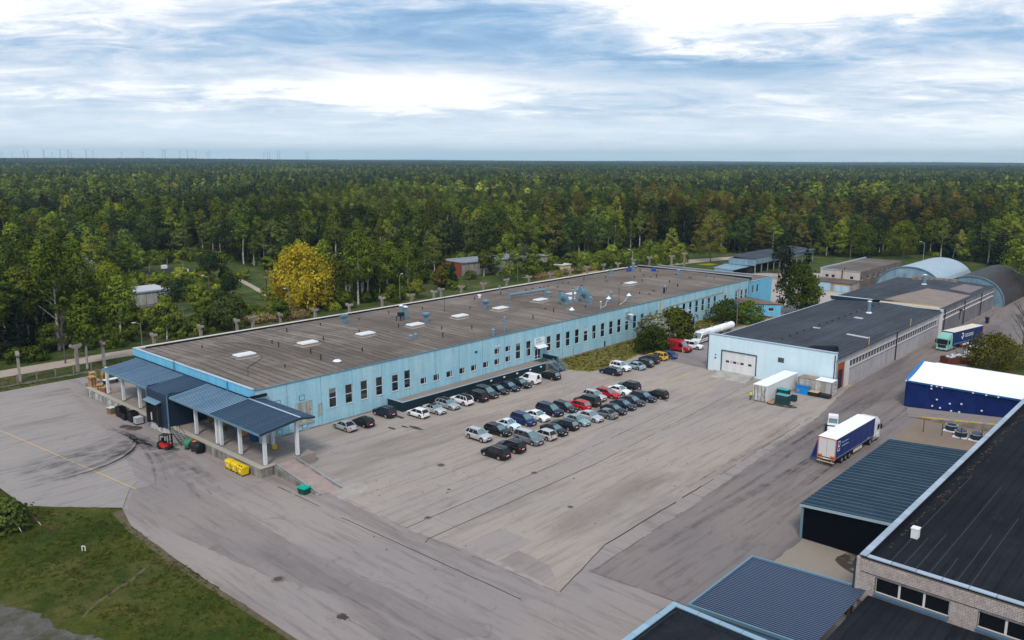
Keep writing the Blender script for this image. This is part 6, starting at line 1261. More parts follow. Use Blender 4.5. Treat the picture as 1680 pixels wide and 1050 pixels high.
# delivery vans
def bigvan(x, y, rz, pm_, label, Lv=5.6, Wv=2.05, Hv=2.45, windows=False, stripe=False):
    t = thing('delivery_van', (x, y, .004), label, 'van', None, rz); hw = Wv / 2
    prof = [(Lv / 2, .45), (Lv / 2, .95), (Lv / 2 - .25, 1.1), (Lv / 2 - .95, 1.25), (Lv / 2 - 1.75, Hv - .2), (Lv / 2 - 2.1, Hv - .03), (Lv / 2 - 2.6, Hv), (-Lv / 2 + .2, Hv), (-Lv / 2, Hv - .15), (-Lv / 2, .4)]
    mb = MB(); n = len(prof)
    for y_, s_ in ((-hw, .0), (-hw + .12, 1), (hw - .12, 1), (hw, .0)):
        for px, pz in prof: mb.v.append((px - (0 if s_ else .06 * (1 if px > 0 else -1)), y_, pz if (s_ or pz < 1.5) else pz - .18))
    for a in range(3):
        for k in range(n): mb.f.append((a * n + k, a * n + (k + 1) % n, (a + 1) * n + (k + 1) % n, (a + 1) * n + k))
    mb.f.append(tuple(range(n))[::-1]); mb.f.append(tuple(range(3 * n, 4 * n))); inst('body', mb.mesh('body', pm_), t)
    mb = MB(); a, b = (Lv / 2 - .98, 1.28), (Lv / 2 - 1.73, Hv - .25); mb.hexa([(a[0], -hw + .16, a[1]), (a[0], hw - .16, a[1]), (b[0], hw - .22, b[1]), (b[0], -hw + .22, b[1])], [(a[0] + .03, -hw + .16, a[1] + .02), (a[0] + .03, hw - .16, a[1] + .02), (b[0] + .03, hw - .22, b[1] + .02), (b[0] + .03, -hw + .22, b[1] + .02)]); inst('windscreen', mb.mesh('windscreen', M_wglass), t)
    for s_ in (1, -1):
        mb = MB(); yy = s_ * (hw + .004); mb.hexa(*[[(px, yy - d, pz) for px, pz in ((Lv / 2 - 1.05, 1.2), (Lv / 2 - 1.75, 1.95), (Lv / 2 - 2.35, 1.95), (Lv / 2 - 2.35, 1.15))] for d in (0, .02 * s_)]); inst('side_window', mb.mesh('side_window', M_cglass), t)
        if windows:
            for k in range(3): mb = MB(); x0 = Lv / 2 - 2.55 - 1.1 * k; mb.box(x0 - .98, x0, min(yy, yy - .02 * s_), max(yy, yy - .02 * s_), 1.15, 1.9); inst('side_window', mb.mesh('side_window', M_cglass), t)
        mb = MB(); mb.box(Lv / 2 - .3, Lv / 2 + .01, s_ * (hw - .32) - .16, s_ * (hw - .32) + .16, .78, 1.02); inst('headlight', mb.mesh('headlight', M_lampw), t)
        mb = MB(); mb.box(-Lv / 2 - .01, -Lv / 2 + .05, s_ * (hw - .12) - .07, s_ * (hw - .12) + .07, .8, 1.4); inst('taillight', mb.mesh('taillight', M_lampred), t)
        mb = MB(); mb.obox(Lv / 2 - 1.25, s_ * (hw + .18), 1.3, .14, .26, .34); inst('wing_mirror', mb.mesh('wing_mirror', M_black), t)
        for wx_ in (Lv / 2 - .95, -Lv / 2 + 1.1):
            w_ = MB(); w_.tube((0, -.11, 0), (0, .11, 0), .34, .34, 16); wo_ = inst('wheel', w_.mesh('tyre', M_rub), t, (wx_, s_ * (hw - .10), .34)); w_ = MB(); w_.tube((0, -.118, 0), (0, .118, 0), .2, .2, 12); inst('rim', w_.mesh('rim', M_rim), wo_)
    mb = MB(); mb.box(Lv / 2 - .1, Lv / 2 + .04, -hw + .1, hw - .1, .3, .55); mb.box(-Lv / 2 + .1, Lv / 2 - .2, -hw + .1, hw - .1, .28, .5); inst('bumper', mb.mesh('bumper', M_black), t)
    mb = MB(); mb.box(Lv / 2 + .0, Lv / 2 + .03, -.4, .4, .66, .9); inst('grille', mb.mesh('grille', M_black), t)
    if stripe: mb = MB(); mb.box(-Lv / 2 + .1, Lv / 2 - .9, -hw - .006, -hw + .0, .72, .86); mb.box(-Lv / 2 + .1, Lv / 2 - .9, hw, hw + .006, .72, .86); inst('side_stripe', mb.mesh('side_stripe', M_black), t)
    return t
bigvan(154.4, 90.8, S_ + R(3), paint('paint_van_red', (.36, .012, .03)), 'dark red high-roof delivery van with open cab by the bush', 5.5)
bigvan(165.3, 91.7, R(180 + 4), PW, 'white minibus with dark stripe standing behind the corner of the pale warehouse', 6.0, 2.05, 2.65, True, True)
# white tanks behind the minibus
for x, lb in ((172.5, 'white horizontal tank nearer to the minibus'), (179.5, 'white horizontal tank farther from the minibus')):
    t = thing('storage_tank', (x, 92.9, 0), lb, 'tank'); mb = MB(); mb.tube((x - 2.9, 92.9, 1.5), (x + 2.9, 92.9, 1.5), .85, .85, 18); mb.blob((x - 2.9, 92.9, 1.5), .35, .84, .84, 14, 8); mb.blob((x + 2.9, 92.9, 1.5), .35, .84, .84, 14, 8); mb.build('vessel', M_roofw, t, smooth=True, auto=40)
    for d in (-1.8, 1.8): mb = MB(); mb.box(x + d - .15, x + d + .15, 92.3, 93.5, 0, .9); mb.build('saddle', M_conc, t)
    mb = MB(); mb.tube((x, 92.9, 2.3), (x, 92.9, 2.6), .3, .3, 10); mb.build('manhole_lid', M_steel, t)
# articulated lorries
def wheel(t, x, y, r=.5, w_=.3):
    m = MB(); m.tube((0, -w_ / 2, 0), (0, w_ / 2, 0), r, r, 20); o = inst('wheel', m.mesh('tyre', M_rub), t, (x, y, r)); m = MB(); m.tube((0, -w_ / 2 - .01, 0), (0, w_ / 2 + .01, 0), r * .52, r * .5, 14); inst('rim', m.mesh('rim', M_rim), o)
def lorry(x, y, rz, label, cabm, curm, rears, text, tx, tsz, roofm, artic=0.0):
    t = thing('articulated_lorry', (x, y, .004), label, 'truck', None, rz); P = lambda nm, mb, m, par=None, sm=False: inst(nm, mb.mesh(nm, m, smooth=sm), par or t)
    W2 = 1.275
    P('trailer_roof', MB().box(0, 13.6, -W2, W2, 3.96, 4.02), roofm)
    P('headboard', MB().box(13.5, 13.62, -W2, W2, 1.25, 3.96), curm)
    for s_ in (1, -1):
        mb = MB(); n = 28
        for i in range(n + 1):
            for k, z in enumerate((1.02, 1.6, 2.3, 3.2, 3.9)): mb.v.append((.12 + 13.4 * i / n, s_ * (W2 - .02 + .025 * math.sin(i * 1.4) * (1 if 0 < k < 4 else 0)), z))
        for i in range(n):
            for k in range(4): a = i * 5 + k; mb.f.append((a, a + 1, a + 6, a + 5) if s_ > 0 else (a, a + 5, a + 6, a + 1))
        P('side_curtain', mb, curm, sm=True)
        P('side_rail', MB().box(.1, 13.5, s_ * W2 - .03, s_ * W2 + .03, 1.22, 1.27), M_steel)
        P('roof_rail', MB().box(.05, 13.55, s_ * W2 - .02, s_ * W2 + .02, 3.88, 3.98), M_dark)
    P('chassis', MB().box(.3, 13.2, -.5, .5, .75, 1.2), M_dark)
    P('floor', MB().box(.05, 13.5, -W2 + .04, W2 - .04, 1.0, 1.2), M_dark)
    for k in (0, 1): mb = MB(); mb.box(-.06, .04, -W2 + .12 + k * 1.16, -W2 + 1.24 + k * 1.16, 1.28, 3.85); P('rear_door', mb, rears)
    mb = MB(); mb.box(-.08, .06, -W2, -W2 + .1, 1.15, 3.98); mb.box(-.08, .06, W2 - .1, W2, 1.15, 3.98); mb.box(-.08, .06, -W2 + .1, W2 - .1, 3.87, 3.98); P('rear_frame', mb, pbr('faded_red_frame', (.5, .16, .14), .5))
    for y0 in (-1.15, .55): mb = MB(); mb.box(-.10, -.06, y0, y0 + .6, 1.32, 1.55); P('marker_board', mb, pbr('orange_marker', (.75, .16, .01), .5))
    mb = MB(); mb.box(-.14, .1, -1.2, 1.2, .95, 1.12); mb.box(-.2, -.05, -1.2, 1.2, .55, .68); mb.box(-.1, .1, -.9, -.8, .55, 1.0); mb.box(-.1, .1, .8, .9, .55, 1.0); P('rear_bumper', mb, pbr('pale_bumper', (.45, .38, .25), .6))
    for y0 in (-1.1, .75): P('taillight', MB().box(-.17, -.13, y0, y0 + .35, .96, 1.1), M_lampred)
    P('number_plate', MB().box(-.16, -.14, -.3, .3, .98, 1.1), M_plate)
    for ax in (2.4, 3.7, 5.0):
        for s_ in (1, -1): wheel(t, ax, s_ * 1.08)
    mb = MB(); mb.box(6.3, 9.4, -W2 + .02, -W2 + .06, .5, .95); mb.box(6.3, 9.4, W2 - .06, W2 - .02, .5, .95); P('side_guard', mb, pbr('cream_panel', (.62, .60, .52), .6))
    mb = MB(); mb.box(10.0, 10.2, -.9, -.75, .1, 1.0); mb.box(10.0, 10.2, .75, .9, .1, 1.0); P('landing_leg', mb, M_dark)
    tr = bpy.data.objects.new('tractor_unit', None); col.objects.link(tr); tr.parent = t; tr.location = (12.3, 0, 0); tr.rotation_euler = (0, 0, artic); ORG[tr.name] = (0, 0, 0)
    Q_ = lambda nm, mb, m, sm=False: inst(nm, mb.mesh(nm, m, smooth=sm), tr)
    o = -12.3
    Q_('tractor_chassis', MB().box(11.2 + o, 16.0 + o, -.45, .45, .6, 1.0), M_dark)
    mb = MB(); mb.hexa([(14.15 + o, -1.22, .62), (16.42 + o, -1.22, .45), (16.42 + o, 1.22, .45), (14.15 + o, 1.22, .62)], [(14.15 + o, -1.22, 3.0), (16.3 + o, -1.20, 2.85), (16.3 + o, 1.20, 2.85), (14.15 + o, 1.22, 3.0)])
    mb.hexa([(14.15 + o, -1.22, 3.0), (16.3 + o, -1.2, 2.85), (16.3 + o, 1.2, 2.85), (14.15 + o, 1.22, 3.0)], [(14.2 + o, -1.1, 3.85), (15.5 + o, -1.05, 3.62), (15.5 + o, 1.05, 3.62), (14.2 + o, 1.1, 3.85)]); Q_('cab', mb, cabm)
    mb = MB(); mb.hexa([(16.405 + o, -1.12, 1.55), (16.405 + o, 1.12, 1.55), (16.325 + o, 1.12, 2.62), (16.325 + o, -1.12, 2.62)], [(16.43 + o, -1.12, 1.55), (16.43 + o, 1.12, 1.55), (16.35 + o, 1.12, 2.62), (16.35 + o, -1.12, 2.62)]); Q_('windscreen', mb, M_cglass)
    Q_('sun_visor', MB().box(16.3 + o, 16.5 + o, -1.1, 1.1, 2.66, 2.74), cabm)
    Q_('grille', MB().box(16.4 + o, 16.45 + o, -.85, .85, .8, 1.4), M_dark); Q_('bumper', MB().box(16.38 + o, 16.5 + o, -1.2, 1.2, .32, .72), cabm)
    for s_ in (1, -1):
        Q_('side_window', MB().box(15.25 + o, 16.15 + o, s_ * 1.215 - .015, s_ * 1.215 + .015, 1.65, 2.45), M_cglass); Q_('headlight', MB().box(16.45 + o, 16.53 + o, s_ * .95 - .2, s_ * .95 + .2, .5, .72), M_lampw)
        Q_('wing_mirror', MB().box(16.15 + o, 16.3 + o, s_ * 1.45 - .13, s_ * 1.45 + .13, 1.7, 2.5), M_dark)
        Q_('fuel_tank', MB().box(13.6 + o, 14.9 + o, s_ * 1.0 - .28, s_ * 1.0 + .28, .45, .95), M_steel)
        Q_('fender', MB().box(15.0 + o, 16.1 + o, s_ * 1.05 - .2, s_ * 1.05 + .2, 1.05, 1.15), cabm)
        for ax in (12.6, 15.5): wheel(tr, ax + o, s_ * 1.05)
    Q_('number_plate', MB().box(16.5 + o, 16.52 + o, -.3, .3, .38, .5), M_plate)
    return t
M_cur = pbr('blue_lorry_curtain', (.008, .030, .17), .4, var=.08, world=False); M_cur2 = pbr('navy_lorry_curtain', (.008, .024, .12), .4, var=.08, world=False)
M_cabg = paint('paint_pale_green', (.22, .48, .43)); M_roofc = pbr('cream_trailer_roof', (.66, .60, .53), .7, var=.08, world=False); M_roofl = pbr('white_trailer_roof', (.84, .84, .83), .6, var=.03, world=False)
L1 = lorry(107.9, 39.9, R(-1.7), 'lorry with white cab and blue curtain sides seen from behind next to the black shed', PW, M_cur, pbr('white_trailer_door', (.62, .61, .60), .5, var=.05, world=False), '', 0, 0, M_roofl, R(2))
M_let = pbr('white_lettering', (.8, .82, .85), .5, var=.02, world=False); M_letb = pbr('pale_blue_lettering', (.30, .58, .80), .5, var=.02, world=False)
text_part('Baltic transport', L1, (2.9, -1.305, 3.18), (R(90), 0, 0), .36, M_letb, depth=.004)
mb = MB()
for k in range(6): mb.box(1.9 + .37 * k, 2.27 + .37 * k, -1.31, -1.30, 2.62 + .02 * math.sin(k), 2.68 + .02 * math.sin(k))
inst('swoosh_line', mb.mesh('swoosh_line', M_let), L1)
mb = MB(); mb.box(.45, .55, -1.315, -1.30, 2.3, 2.75); mb.box(.45, 1.15, -1.315, -1.30, 2.2, 2.32); mb.box(1.05, 1.17, -1.315, -1.30, 2.3, 2.55); mb.box(.45, .57, -1.315, -1.30, 3.0, 3.6); mb.box(.45, 1.15, -1.315, -1.30, 3.48, 3.6); mb.box(1.05, 1.17, -1.315, -1.30, 3.05, 3.5); mb.box(.5, 1.1, -1.315, -1.30, 2.78, 2.98); inst('bracket_logo', mb.mesh('bracket_logo', M_let), L1)
inst('yellow_label', MB().box(11.0, 11.7, -1.31, -1.295, 1.42, 1.55).mesh('yellow_label', pbr('label_yellow', (.6, .45, .03), .5)), L1)
mb = MB(); mb.hexa([(.2, 1.3, .8), (.5, 2.4, .5), (.6, 2.4, .5), (.3, 1.3, .8)], [(.2, 1.3, 3.9), (1.2, 1.5, 3.4), (1.3, 1.5, 3.4), (.3, 1.3, 3.9)]); inst('loose_curtain', mb.mesh('loose_curtain', M_cur), L1)
L2 = lorry(209.9, 45.4, R(168.5), 'lorry with pale green cab and dark blue trailer lettered GEODIS beside the long warehouse', M_cabg, M_cur2, pbr('white_trailer_door', (.62, .61, .60), .5), 'GEODIS', 7, 1.0, M_roofc, R(3))
text_part('GEODIS', L2, (6.75, 1.33, 2.72), (R(90), 0, R(180)), 1.12, M_let, depth=.004)
mb = MB(); 
for k in range(20):
    a0, a1 = R(40 + 15 * k), R(40 + 15 * (k + 1)); cx_, cz_, r0, r1 = 9.75, 2.85, .42, .66
    mb.add([(cx_ + r * math.cos(a) * .85, 1.325, cz_ + r * math.sin(a)) for r, a in ((r0, a0), (r1, a0), (r1, a1), (r0, a1))] + [(cx_ + r * math.cos(a) * .85, 1.335, cz_ + r * math.sin(a)) for r, a in ((r0, a0), (r1, a0), (r1, a1), (r0, a1))], [(0, 1, 2, 3), (7, 6, 5, 4)])
mb.box(9.1, 9.55, 1.325, 1.335, 2.7, 2.95); mb.box(9.5, 9.7, 1.325, 1.335, 2.0, 2.9); inst('swirl_logo', mb.mesh('swirl_logo', M_let), L2)
inst('lower_stripe', MB().box(.3, 13.4, 1.30, 1.31, 1.30, 1.52).mesh('lower_stripe', pbr('mid_blue_stripe', (.02, .12, .38), .5)), L2)
inst('red_flap', MB().box(9.3, 10.2, 1.25, 1.3, .55, 1.0).mesh('red_flap', pbr('red_flap', (.4, .03, .03), .6)), L2)
# white telescopic loader / service vehicle behind the first lorry
LV = thing('loader', (121.5, 44.3, 0), 'white loader with open cab mostly hidden behind the lorry with the white roof', 'loader', None, R(20))
inst('cab', MB().hexa([(.4, -.8, .9), (2.2, -.8, .9), (2.2, .8, .9), (.4, .8, .9)], [(.6, -.7, 2.75), (1.9, -.7, 2.75), (1.9, .7, 2.75), (.6, .7, 2.75)]).mesh('cab', PW), LV)
inst('cab_window', MB().box(.62, 1.9, -.86, -.78, 1.5, 2.4).box(.3, .42, -.6, .6, 1.5, 2.4).mesh('cab_window', M_wglass), LV); inst('engine_cover', MB().hexa([(-2.6, -.8, .6), (.3, -.8, .6), (.3, .8, .6), (-2.6, .8, .6)], [(-2.4, -.7, 1.5), (.3, -.75, 1.7), (.3, .75, 1.7), (-2.4, .7, 1.5)]).mesh('engine_cover', PW), LV)
inst('mast_frame', MB().box(-3.6, -3.45, -.9, -.75, .3, 2.5).box(-3.6, -3.45, .75, .9, .3, 2.5).box(-3.6, -3.45, -.75, .75, 2.35, 2.5).mesh('mast_frame', M_dark), LV)
for x_ in (-2, 1.6):
    for s_ in (1, -1): wheel(LV, x_, s_ * .95, .5, .35)
# shipping containers
def corrbox(mb, x0, x1, y0, y1, z0, z1, pitch=.28, d=.04):
    """container shell with corrugated long sides (along x if longer)"""
    along_x = (x1 - x0) > (y1 - y0); L0, L1_ = (x0, x1) if along_x else (y0, y1)
    for s_ in (0, 1):
        n = int((L1_ - L0) / pitch) * 2; base = len(mb.v)
        for i in range(n + 1):
            u = L0 + (L1_ - L0) * i / n; off = d if (i // 1) % 4 in (1, 2) else 0
            for z in (z0 + .12, z1 - .1): mb.v.append((u, (y0 + off) if s_ == 0 else (y1 - off), z) if along_x else ((x0 + off) if s_ == 0 else (x1 - off), u, z))
        for i in range(n): a = base + 2 * i; mb.f.append((a, a + 2, a + 3, a + 1))
    return mb
C1 = thing('shipping_container', (136.7, 60.4, 0), 'long white refrigerated container standing in front of the pale warehouse', 'container')
mb = MB(); mb.box(130.3, 142.8, 59.15, 61.6, .12, 2.88); mb.build('shell', pbr('white_container_side', (.68, .68, .68), .6, var=.06, streak=.06), C1)
mb = MB(); mb.box(130.2, 142.9, 59.08, 61.67, 2.88, 2.97); mb.build('roof', M_roofw, C1)
M_cd = pbr('scuffed_white_door', (.66, .66, .65), .6, var=.15, c2=(.25, .24, .22), s2=2.2)
for k in range(2): mb = MB(); mb.box(130.2, 130.3, 59.2 + 1.2 * k, 60.36 + 1.2 * k, .2, 2.85); dr = mb.build('container_door', M_cd, C1)
for k in range(4): mb = MB(); yy = 59.45 + .62 * k; mb.tube((130.15, yy, .2), (130.15, yy, 2.85), .03, .03, 6); mb.build('locking_bar', M_dark, C1)
for yy, z in ((59.9, 2.0), (61.0, 2.2), (59.6, 1.1)): mb = MB(); mb.box(130.17, 130.2, yy - .09, yy + .09, z, z + .18); mb.build('sticker', pbr('yellow_sticker', (.6, .5, .05), .6), C1)
C2 = thing('shipping_container', (142.2, 55.2, 0), 'old rust-streaked grey container standing across by the warehouse corner', 'container')
M_c2 = pbr('grey_container_rust', (.46, .48, .47), .7, var=.15, c2=(.33, .30, .26), s2=.9, streak=.35)
mb = corrbox(MB(), 141.2, 143.7, 52.2, 58.3, .1, 2.65); mb.box(141.3, 143.6, 52.25, 58.25, .12, .2); mb.build('shell', M_c2, C2)
mb = MB(); mb.box(141.15, 143.75, 52.15, 58.35, 2.58, 2.66); mb.build('roof', pbr('stained_container_roof', (.34, .28, .22), .8, var=.2, c2=(.22, .17, .13), s2=.7), C2); mb = MB(); mb.box(141.15, 143.75, 52.15, 55.2, 2.665, 2.70); mb.build('white_roof_sheet', M_roofw, C2)
mb = MB()
for a, b in ((141.2, 52.2), (143.7, 52.2), (141.2, 58.3), (143.7, 58.3)): mb.box(a - .08, a + .08, b - .08, b + .08, 0, 2.62)
mb.box(141.1, 141.25, 52.2, 58.3, 0, .16); mb.build('corner_post', pbr('rusty_post', (.22, .20, .18), .8, var=.4, scale=3), C2)
for k in range(2): mb = MB(); mb.box(141.35 + 1.15 * k, 142.42 + 1.15 * k, 52.12, 52.2, .15, 2.5); mb.build('container_door', M_cd, C2)
def crate(x, y, z, lx, ly, h_, a, m, label, cat='crate', nm='plastic_crate', lid=None):
    t = thing(nm, (x, y, z), label, cat, None, a); hx, hy = lx / 2, ly / 2
    mb = MB(); mb.box(-hx, hx, -hy, -hy + .05, 0, h_); mb.box(-hx, hx, hy - .05, hy, 0, h_); mb.box(-hx, -hx + .05, -hy + .05, hy - .05, 0, h_); mb.box(hx - .05, hx, -hy + .05, hy - .05, 0, h_); mb.box(-hx + .05, hx - .05, -hy + .05, hy - .05, .0, .08)
    inst('body', mb.mesh('body', m), t); mb = MB(); k = -hx + .15
    while k < hx - .05: mb.box(k, k + .06, -hy - .03, -hy, .04, h_ - .04); mb.box(k, k + .06, hy, hy + .03, .04, h_ - .04); k += .28
    inst('rib', mb.mesh('rib', m), t)
    if lid: inst('lid', MB().box(-hx - .03, hx + .03, -hy - .03, hy + .03, h_, h_ + .05).mesh('lid', lid), t)
    return t
M_tc = pbr('dark_teal_plastic', (.02, .055, .065), .5); M_tl = pbr('teal_lid', (.10, .30, .32), .5, var=.1)
crate(131.9, 56.9, .004, 1.3, 2.2, .75, 0, M_tc, 'dark teal crate at the bottom of the near stack beside the white container'); crate(131.9, 56.9, .81, 1.3, 2.2, .75, 0, M_tc, 'dark teal crate with pale green lid on top of the near stack', lid=M_tl)
crate(134.3, 57.9, .004, 1.3, 1.9, .9, 0, M_tc, 'dark teal crate at the bottom of the taller stack behind'); crate(134.3, 57.9, .96, 1.3, 1.9, .9, 0, M_tc, 'dark teal crate with bright teal lid on top of the taller stack', lid=pbr('bright_teal_lid', (.03, .36, .36), .5)); crate(134.6, 56.2, .004, 1.0, 1.0, 1.0, 0, M_tc, 'small dark crate to the right of the taller teal stack')
solo(MB().obox(130.9, 58.5, .06, 1.1, .9, .05, .2).obox(131.3, 58.7, .12, .8, .9, .05, .1), 'cardboard_sheet', pbr('brown_cardboard', (.42, .26, .13), .8), (130.9, 58.5, .02), 'orange-brown board lying between the white container and the teal crates', 'board')
t = thing('blue_bin', (140.2, 57.0, 0), 'bright blue bin with orange sticker leaning by the grey container', 'bin'); M_bb = pbr('bright_blue_plastic', (.01, .22, .60), .4)
mb = MB(); mb.hexa([(139.7, 58.0, 0), (140.9, 58.0, 0), (140.9, 55.9, 0), (139.7, 55.9, 0)][::-1], [(139.85, 58.1, 1.3), (140.95, 58.1, 1.3), (140.95, 55.8, 1.25), (139.85, 55.8, 1.25)][::-1]); mb.build('body', M_bb, t)
mb = MB(); mb.box(139.72, 139.80, 57.4, 57.7, .4, .8); mb.build('sticker', pbr('orange_sticker', (.7, .2, .03), .6), t); mb = MB(); mb.box(139.8, 141, 55.75, 58.15, 1.3, 1.36); mb.build('lid', pbr('mid_blue_lid', (.01, .14, .42), .5), t)
t = thing('steel_crate', (140.3, 54.6, 0), 'black steel crate with a wooden board on top before the grey container', 'crate'); mb = MB(); mb.box(139.7, 141.0, 53.9, 55.6, .0, .75); mb.build('body', M_dark, t); mb = MB(); mb.box(139.6, 141.0, 54.0, 55.7, .75, .82); mb.build('board', pbr('pale_plywood', (.55, .36, .20), .8), t)
t = thing('steel_crate', (140.4, 52.8, 0), 'low black steel crate at the right end before the grey container', 'crate'); mb = MB(); mb.box(139.8, 141.0, 52.0, 53.8, .0, .62); mb.box(139.75, 139.8, 52.0, 53.8, .1, .2); mb.build('body', M_dark, t)
# ---------------- dock-side things
def pallet_mesh():
    m = MB()
    for k in range(5): m.box(-.6, .6, -.4 + .1625 * k, -.4 + .1625 * k + .13, .122, .144)
    for y_ in (-.4, -.05, .3): m.box(-.6, .6, y_, y_ + .1, .0, .022)
    for y_ in (-.4, -.05, .3):
        for x_ in (-.6, -.07, .46): m.box(x_, x_ + .14, y_, y_ + .1, .022, .122)
    return m.mesh('pallet', M_wood)
PMh = pallet_mesh()
def stack(x, y, z, n, a, label, big=1.0, grp=None):
    for k in range(n):
        o = bpy.data.objects.new('pallet', PMh); col.objects.link(o); o.location = (x + random.uniform(-.05, .05), y + random.uniform(-.05, .05), z + .147 * k * big); o.rotation_euler = (0, 0, a + R(random.uniform(-3, 3))); o.scale = (big, big, big)
        pos = 'topmost' if k == n - 1 else ('lowest' if k == 0 else None)
        tag(o, ('%s wooden pallet in ' % pos if pos else 'middle wooden pallet in ') + label, 'pallet', 'pallets in ' + label)
stack(55.2, 152.0, 1.3, 11, R(80), 'the far left stack at the dock end', 1.25); stack(54.3, 149.7, 1.3, 10, R(85), 'the near left stack at the dock end', 1.25)
stack(57.4, 152.3, 1.3, 9, R(80), 'the right stack behind the first white column', 1.25); stack(54.4, 146.8, 1.3, 5, R(60), 'the low stack by the red canister', 1.25); stack(54.6, 145.2, 1.3, 4, R(20), 'the small stack beside the first white column', 1.2)
stack(58.0, 112.5, 1.3, 6, R(10), 'the stack under the canopy behind the single column'); stack(57.8, 110.9, 1.3, 5, R(15), 'the lower stack under the canopy behind the single column'); stack(58.3, 115.6, 1.3, 3, R(15), 'the small stack beside the dark booth')
solo(MB().tube((54.0, 143.6, 1.3), (54.0, 143.6, 1.75), .18, .18, 10).tube((54.0, 143.6, 1.75), (54.0, 143.6, 1.85), .06, .06, 6), 'canister', pbr('red_plastic', (.5, .01, .02), .4), (54, 143.6, 1.3), 'small red canister at the foot of the first white column', 'canister')
solo(MB().obox(55.4, 143.2, 1.32, 1.6, .8, .08, .2), 'board', M_wood, (55.4, 143.2, 1.3), 'loose pale board lying behind the first white column', 'board')
t = thing('metal_trolley', (57.3, 149.6, 1.3), 'low dark trolley with white top beside the pallet stacks', 'trolley'); inst('top', MB().box(-1.3, 1.3, -.5, .5, .75, .82).mesh('top', M_white), t); inst('frame', MB().box(-1.2, -1.1, -.45, .45, .1, .75).box(1.1, 1.2, -.45, .45, .1, .75).box(-1.2, 1.2, -.45, .45, .3, .36).mesh('frame', M_dark), t)
for dx in (-1, 1):
    for dy in (-.4, .4): inst('wheel', MB().tube((dx, dy - .03, .1), (dx, dy + .03, .1), .1, .1, 10).mesh('wheel', M_rub), t)
M_bk = pbr('black_plastic_crate', (.012, .013, .014), .5, var=.3)
q = 0
for (x, y, n, lb) in [(52.0, 132.6, 3, 'tall stack left of the centre of the black crates'), (51.9, 130.6, 2, 'stack in the middle of the black crates'), (52.2, 128.7, 3, 'right-hand stack of the black crates by the dock')]:
    for k in range(n): crate(x, y, .004 + .56 * k, 1.1, 1.5, .52, R(random.uniform(-5, 5)), M_bk, '%s black plastic crate in the %s' % (['bottom', 'middle', 'top'][k] if n == 3 else ['lower', 'upper'][k], lb))
crate(51.6, 135.4, .004, 1.0, 1.1, 1.0, R(8), pbr('brown_crate', (.20, .12, .06), .8, var=.3), 'brown wooden crate with a pale top left of the black crates', nm='wooden_crate', lid=pbr('pale_mint', (.5, .65, .62), .6)); crate(52.2, 134.0, .004, .9, .9, 1.3, R(-4), M_bk, 'rusty dark crate between the wooden crate and the black stacks')
t = thing('water_tank', (52.1, 126.8, 0), 'small white caged water tank on a pallet by the dark booth', 'tank'); mb = MB(); mb.box(51.65, 52.75, 126.2, 127.3, .16, 1.15); mb.build('tank_body', pbr('grey_white_tank', (.5, .5, .52), .5), t)
mb = MB()
for k in range(5): mb.box(51.62, 52.78, 126.17, 127.33, .2 + .22 * k, .24 + .22 * k)
for k in range(5): mb.box(51.62, 51.65, 126.2 + .26 * k, 126.23 + .26 * k, .16, 1.16); mb.box(51.65 + .26 * k, 51.68 + .26 * k, 126.15, 126.18, .16, 1.16)
mb.build('cage', M_steel, t); mb = MB(); mb.box(51.6, 52.8, 126.15, 127.35, .0, .14); mb.build('pallet_base', M_dark, t)
# forklift
t = thing('forklift', (50.0, 112.3, .004), 'red and black forklift parked in front of the dock stairs', 'forklift', None, R(-65))
F = lambda nm, mb, m: inst(nm, mb.mesh(nm, m), t)
M_fr = paint('paint_forklift_red', (.48, .02, .015))
F('chassis', MB().hexa([(-1.2, -.55, .25), (.5, -.55, .25), (.5, .55, .25), (-1.2, .55, .25)], [(-1.1, -.5, 1.0), (.4, -.5, .65), (.4, .5, .65), (-1.1, .5, 1.0)]), M_fr); F('counterweight', MB().hexa([(-1.45, -.55, .3), (-1.0, -.55, .3), (-1.0, .55, .3), (-1.45, .55, .3)], [(-1.35, -.5, 1.05), (-1.0, -.5, 1.15), (-1.0, .5, 1.15), (-1.35, .5, 1.05)]), M_black)
mb = MB()
for x_ in (-1.0, .35):
    for y_ in (-.48, .48): mb.bar((x_, y_, .8), (x_ * .85, y_, 2.1), .07, .07)
mb.box(-.9, .35, -.52, .52, 2.08, 2.14); F('overhead_guard', mb, M_black); F('seat', MB().box(-.7, -.2, -.25, .25, .95, 1.1).box(-.8, -.68, -.25, .25, 1.1, 1.6), M_black)
F('mast', MB().box(.55, .68, -.4, -.28, .1, 2.3).box(.55, .68, .28, .4, .1, 2.3).box(.55, .68, -.28, .28, 2.2, 2.3).box(.55, .68, -.28, .28, 1.2, 1.3), M_black)
for y_ in (-.3, .2): F('fork', MB().box(.7, 1.85, y_, y_ + .12, .06, .11).box(.68, .74, y_, y_ + .12, .06, .7), M_dark)
for x_ in (-.95, .3):
    for y_ in (-.5, .5): m = MB(); m.tube((0, -.1, 0), (0, .1, 0), .28, .28, 14); inst('wheel', m.mesh('tyre', M_rub), t, (x_, y_, .28))
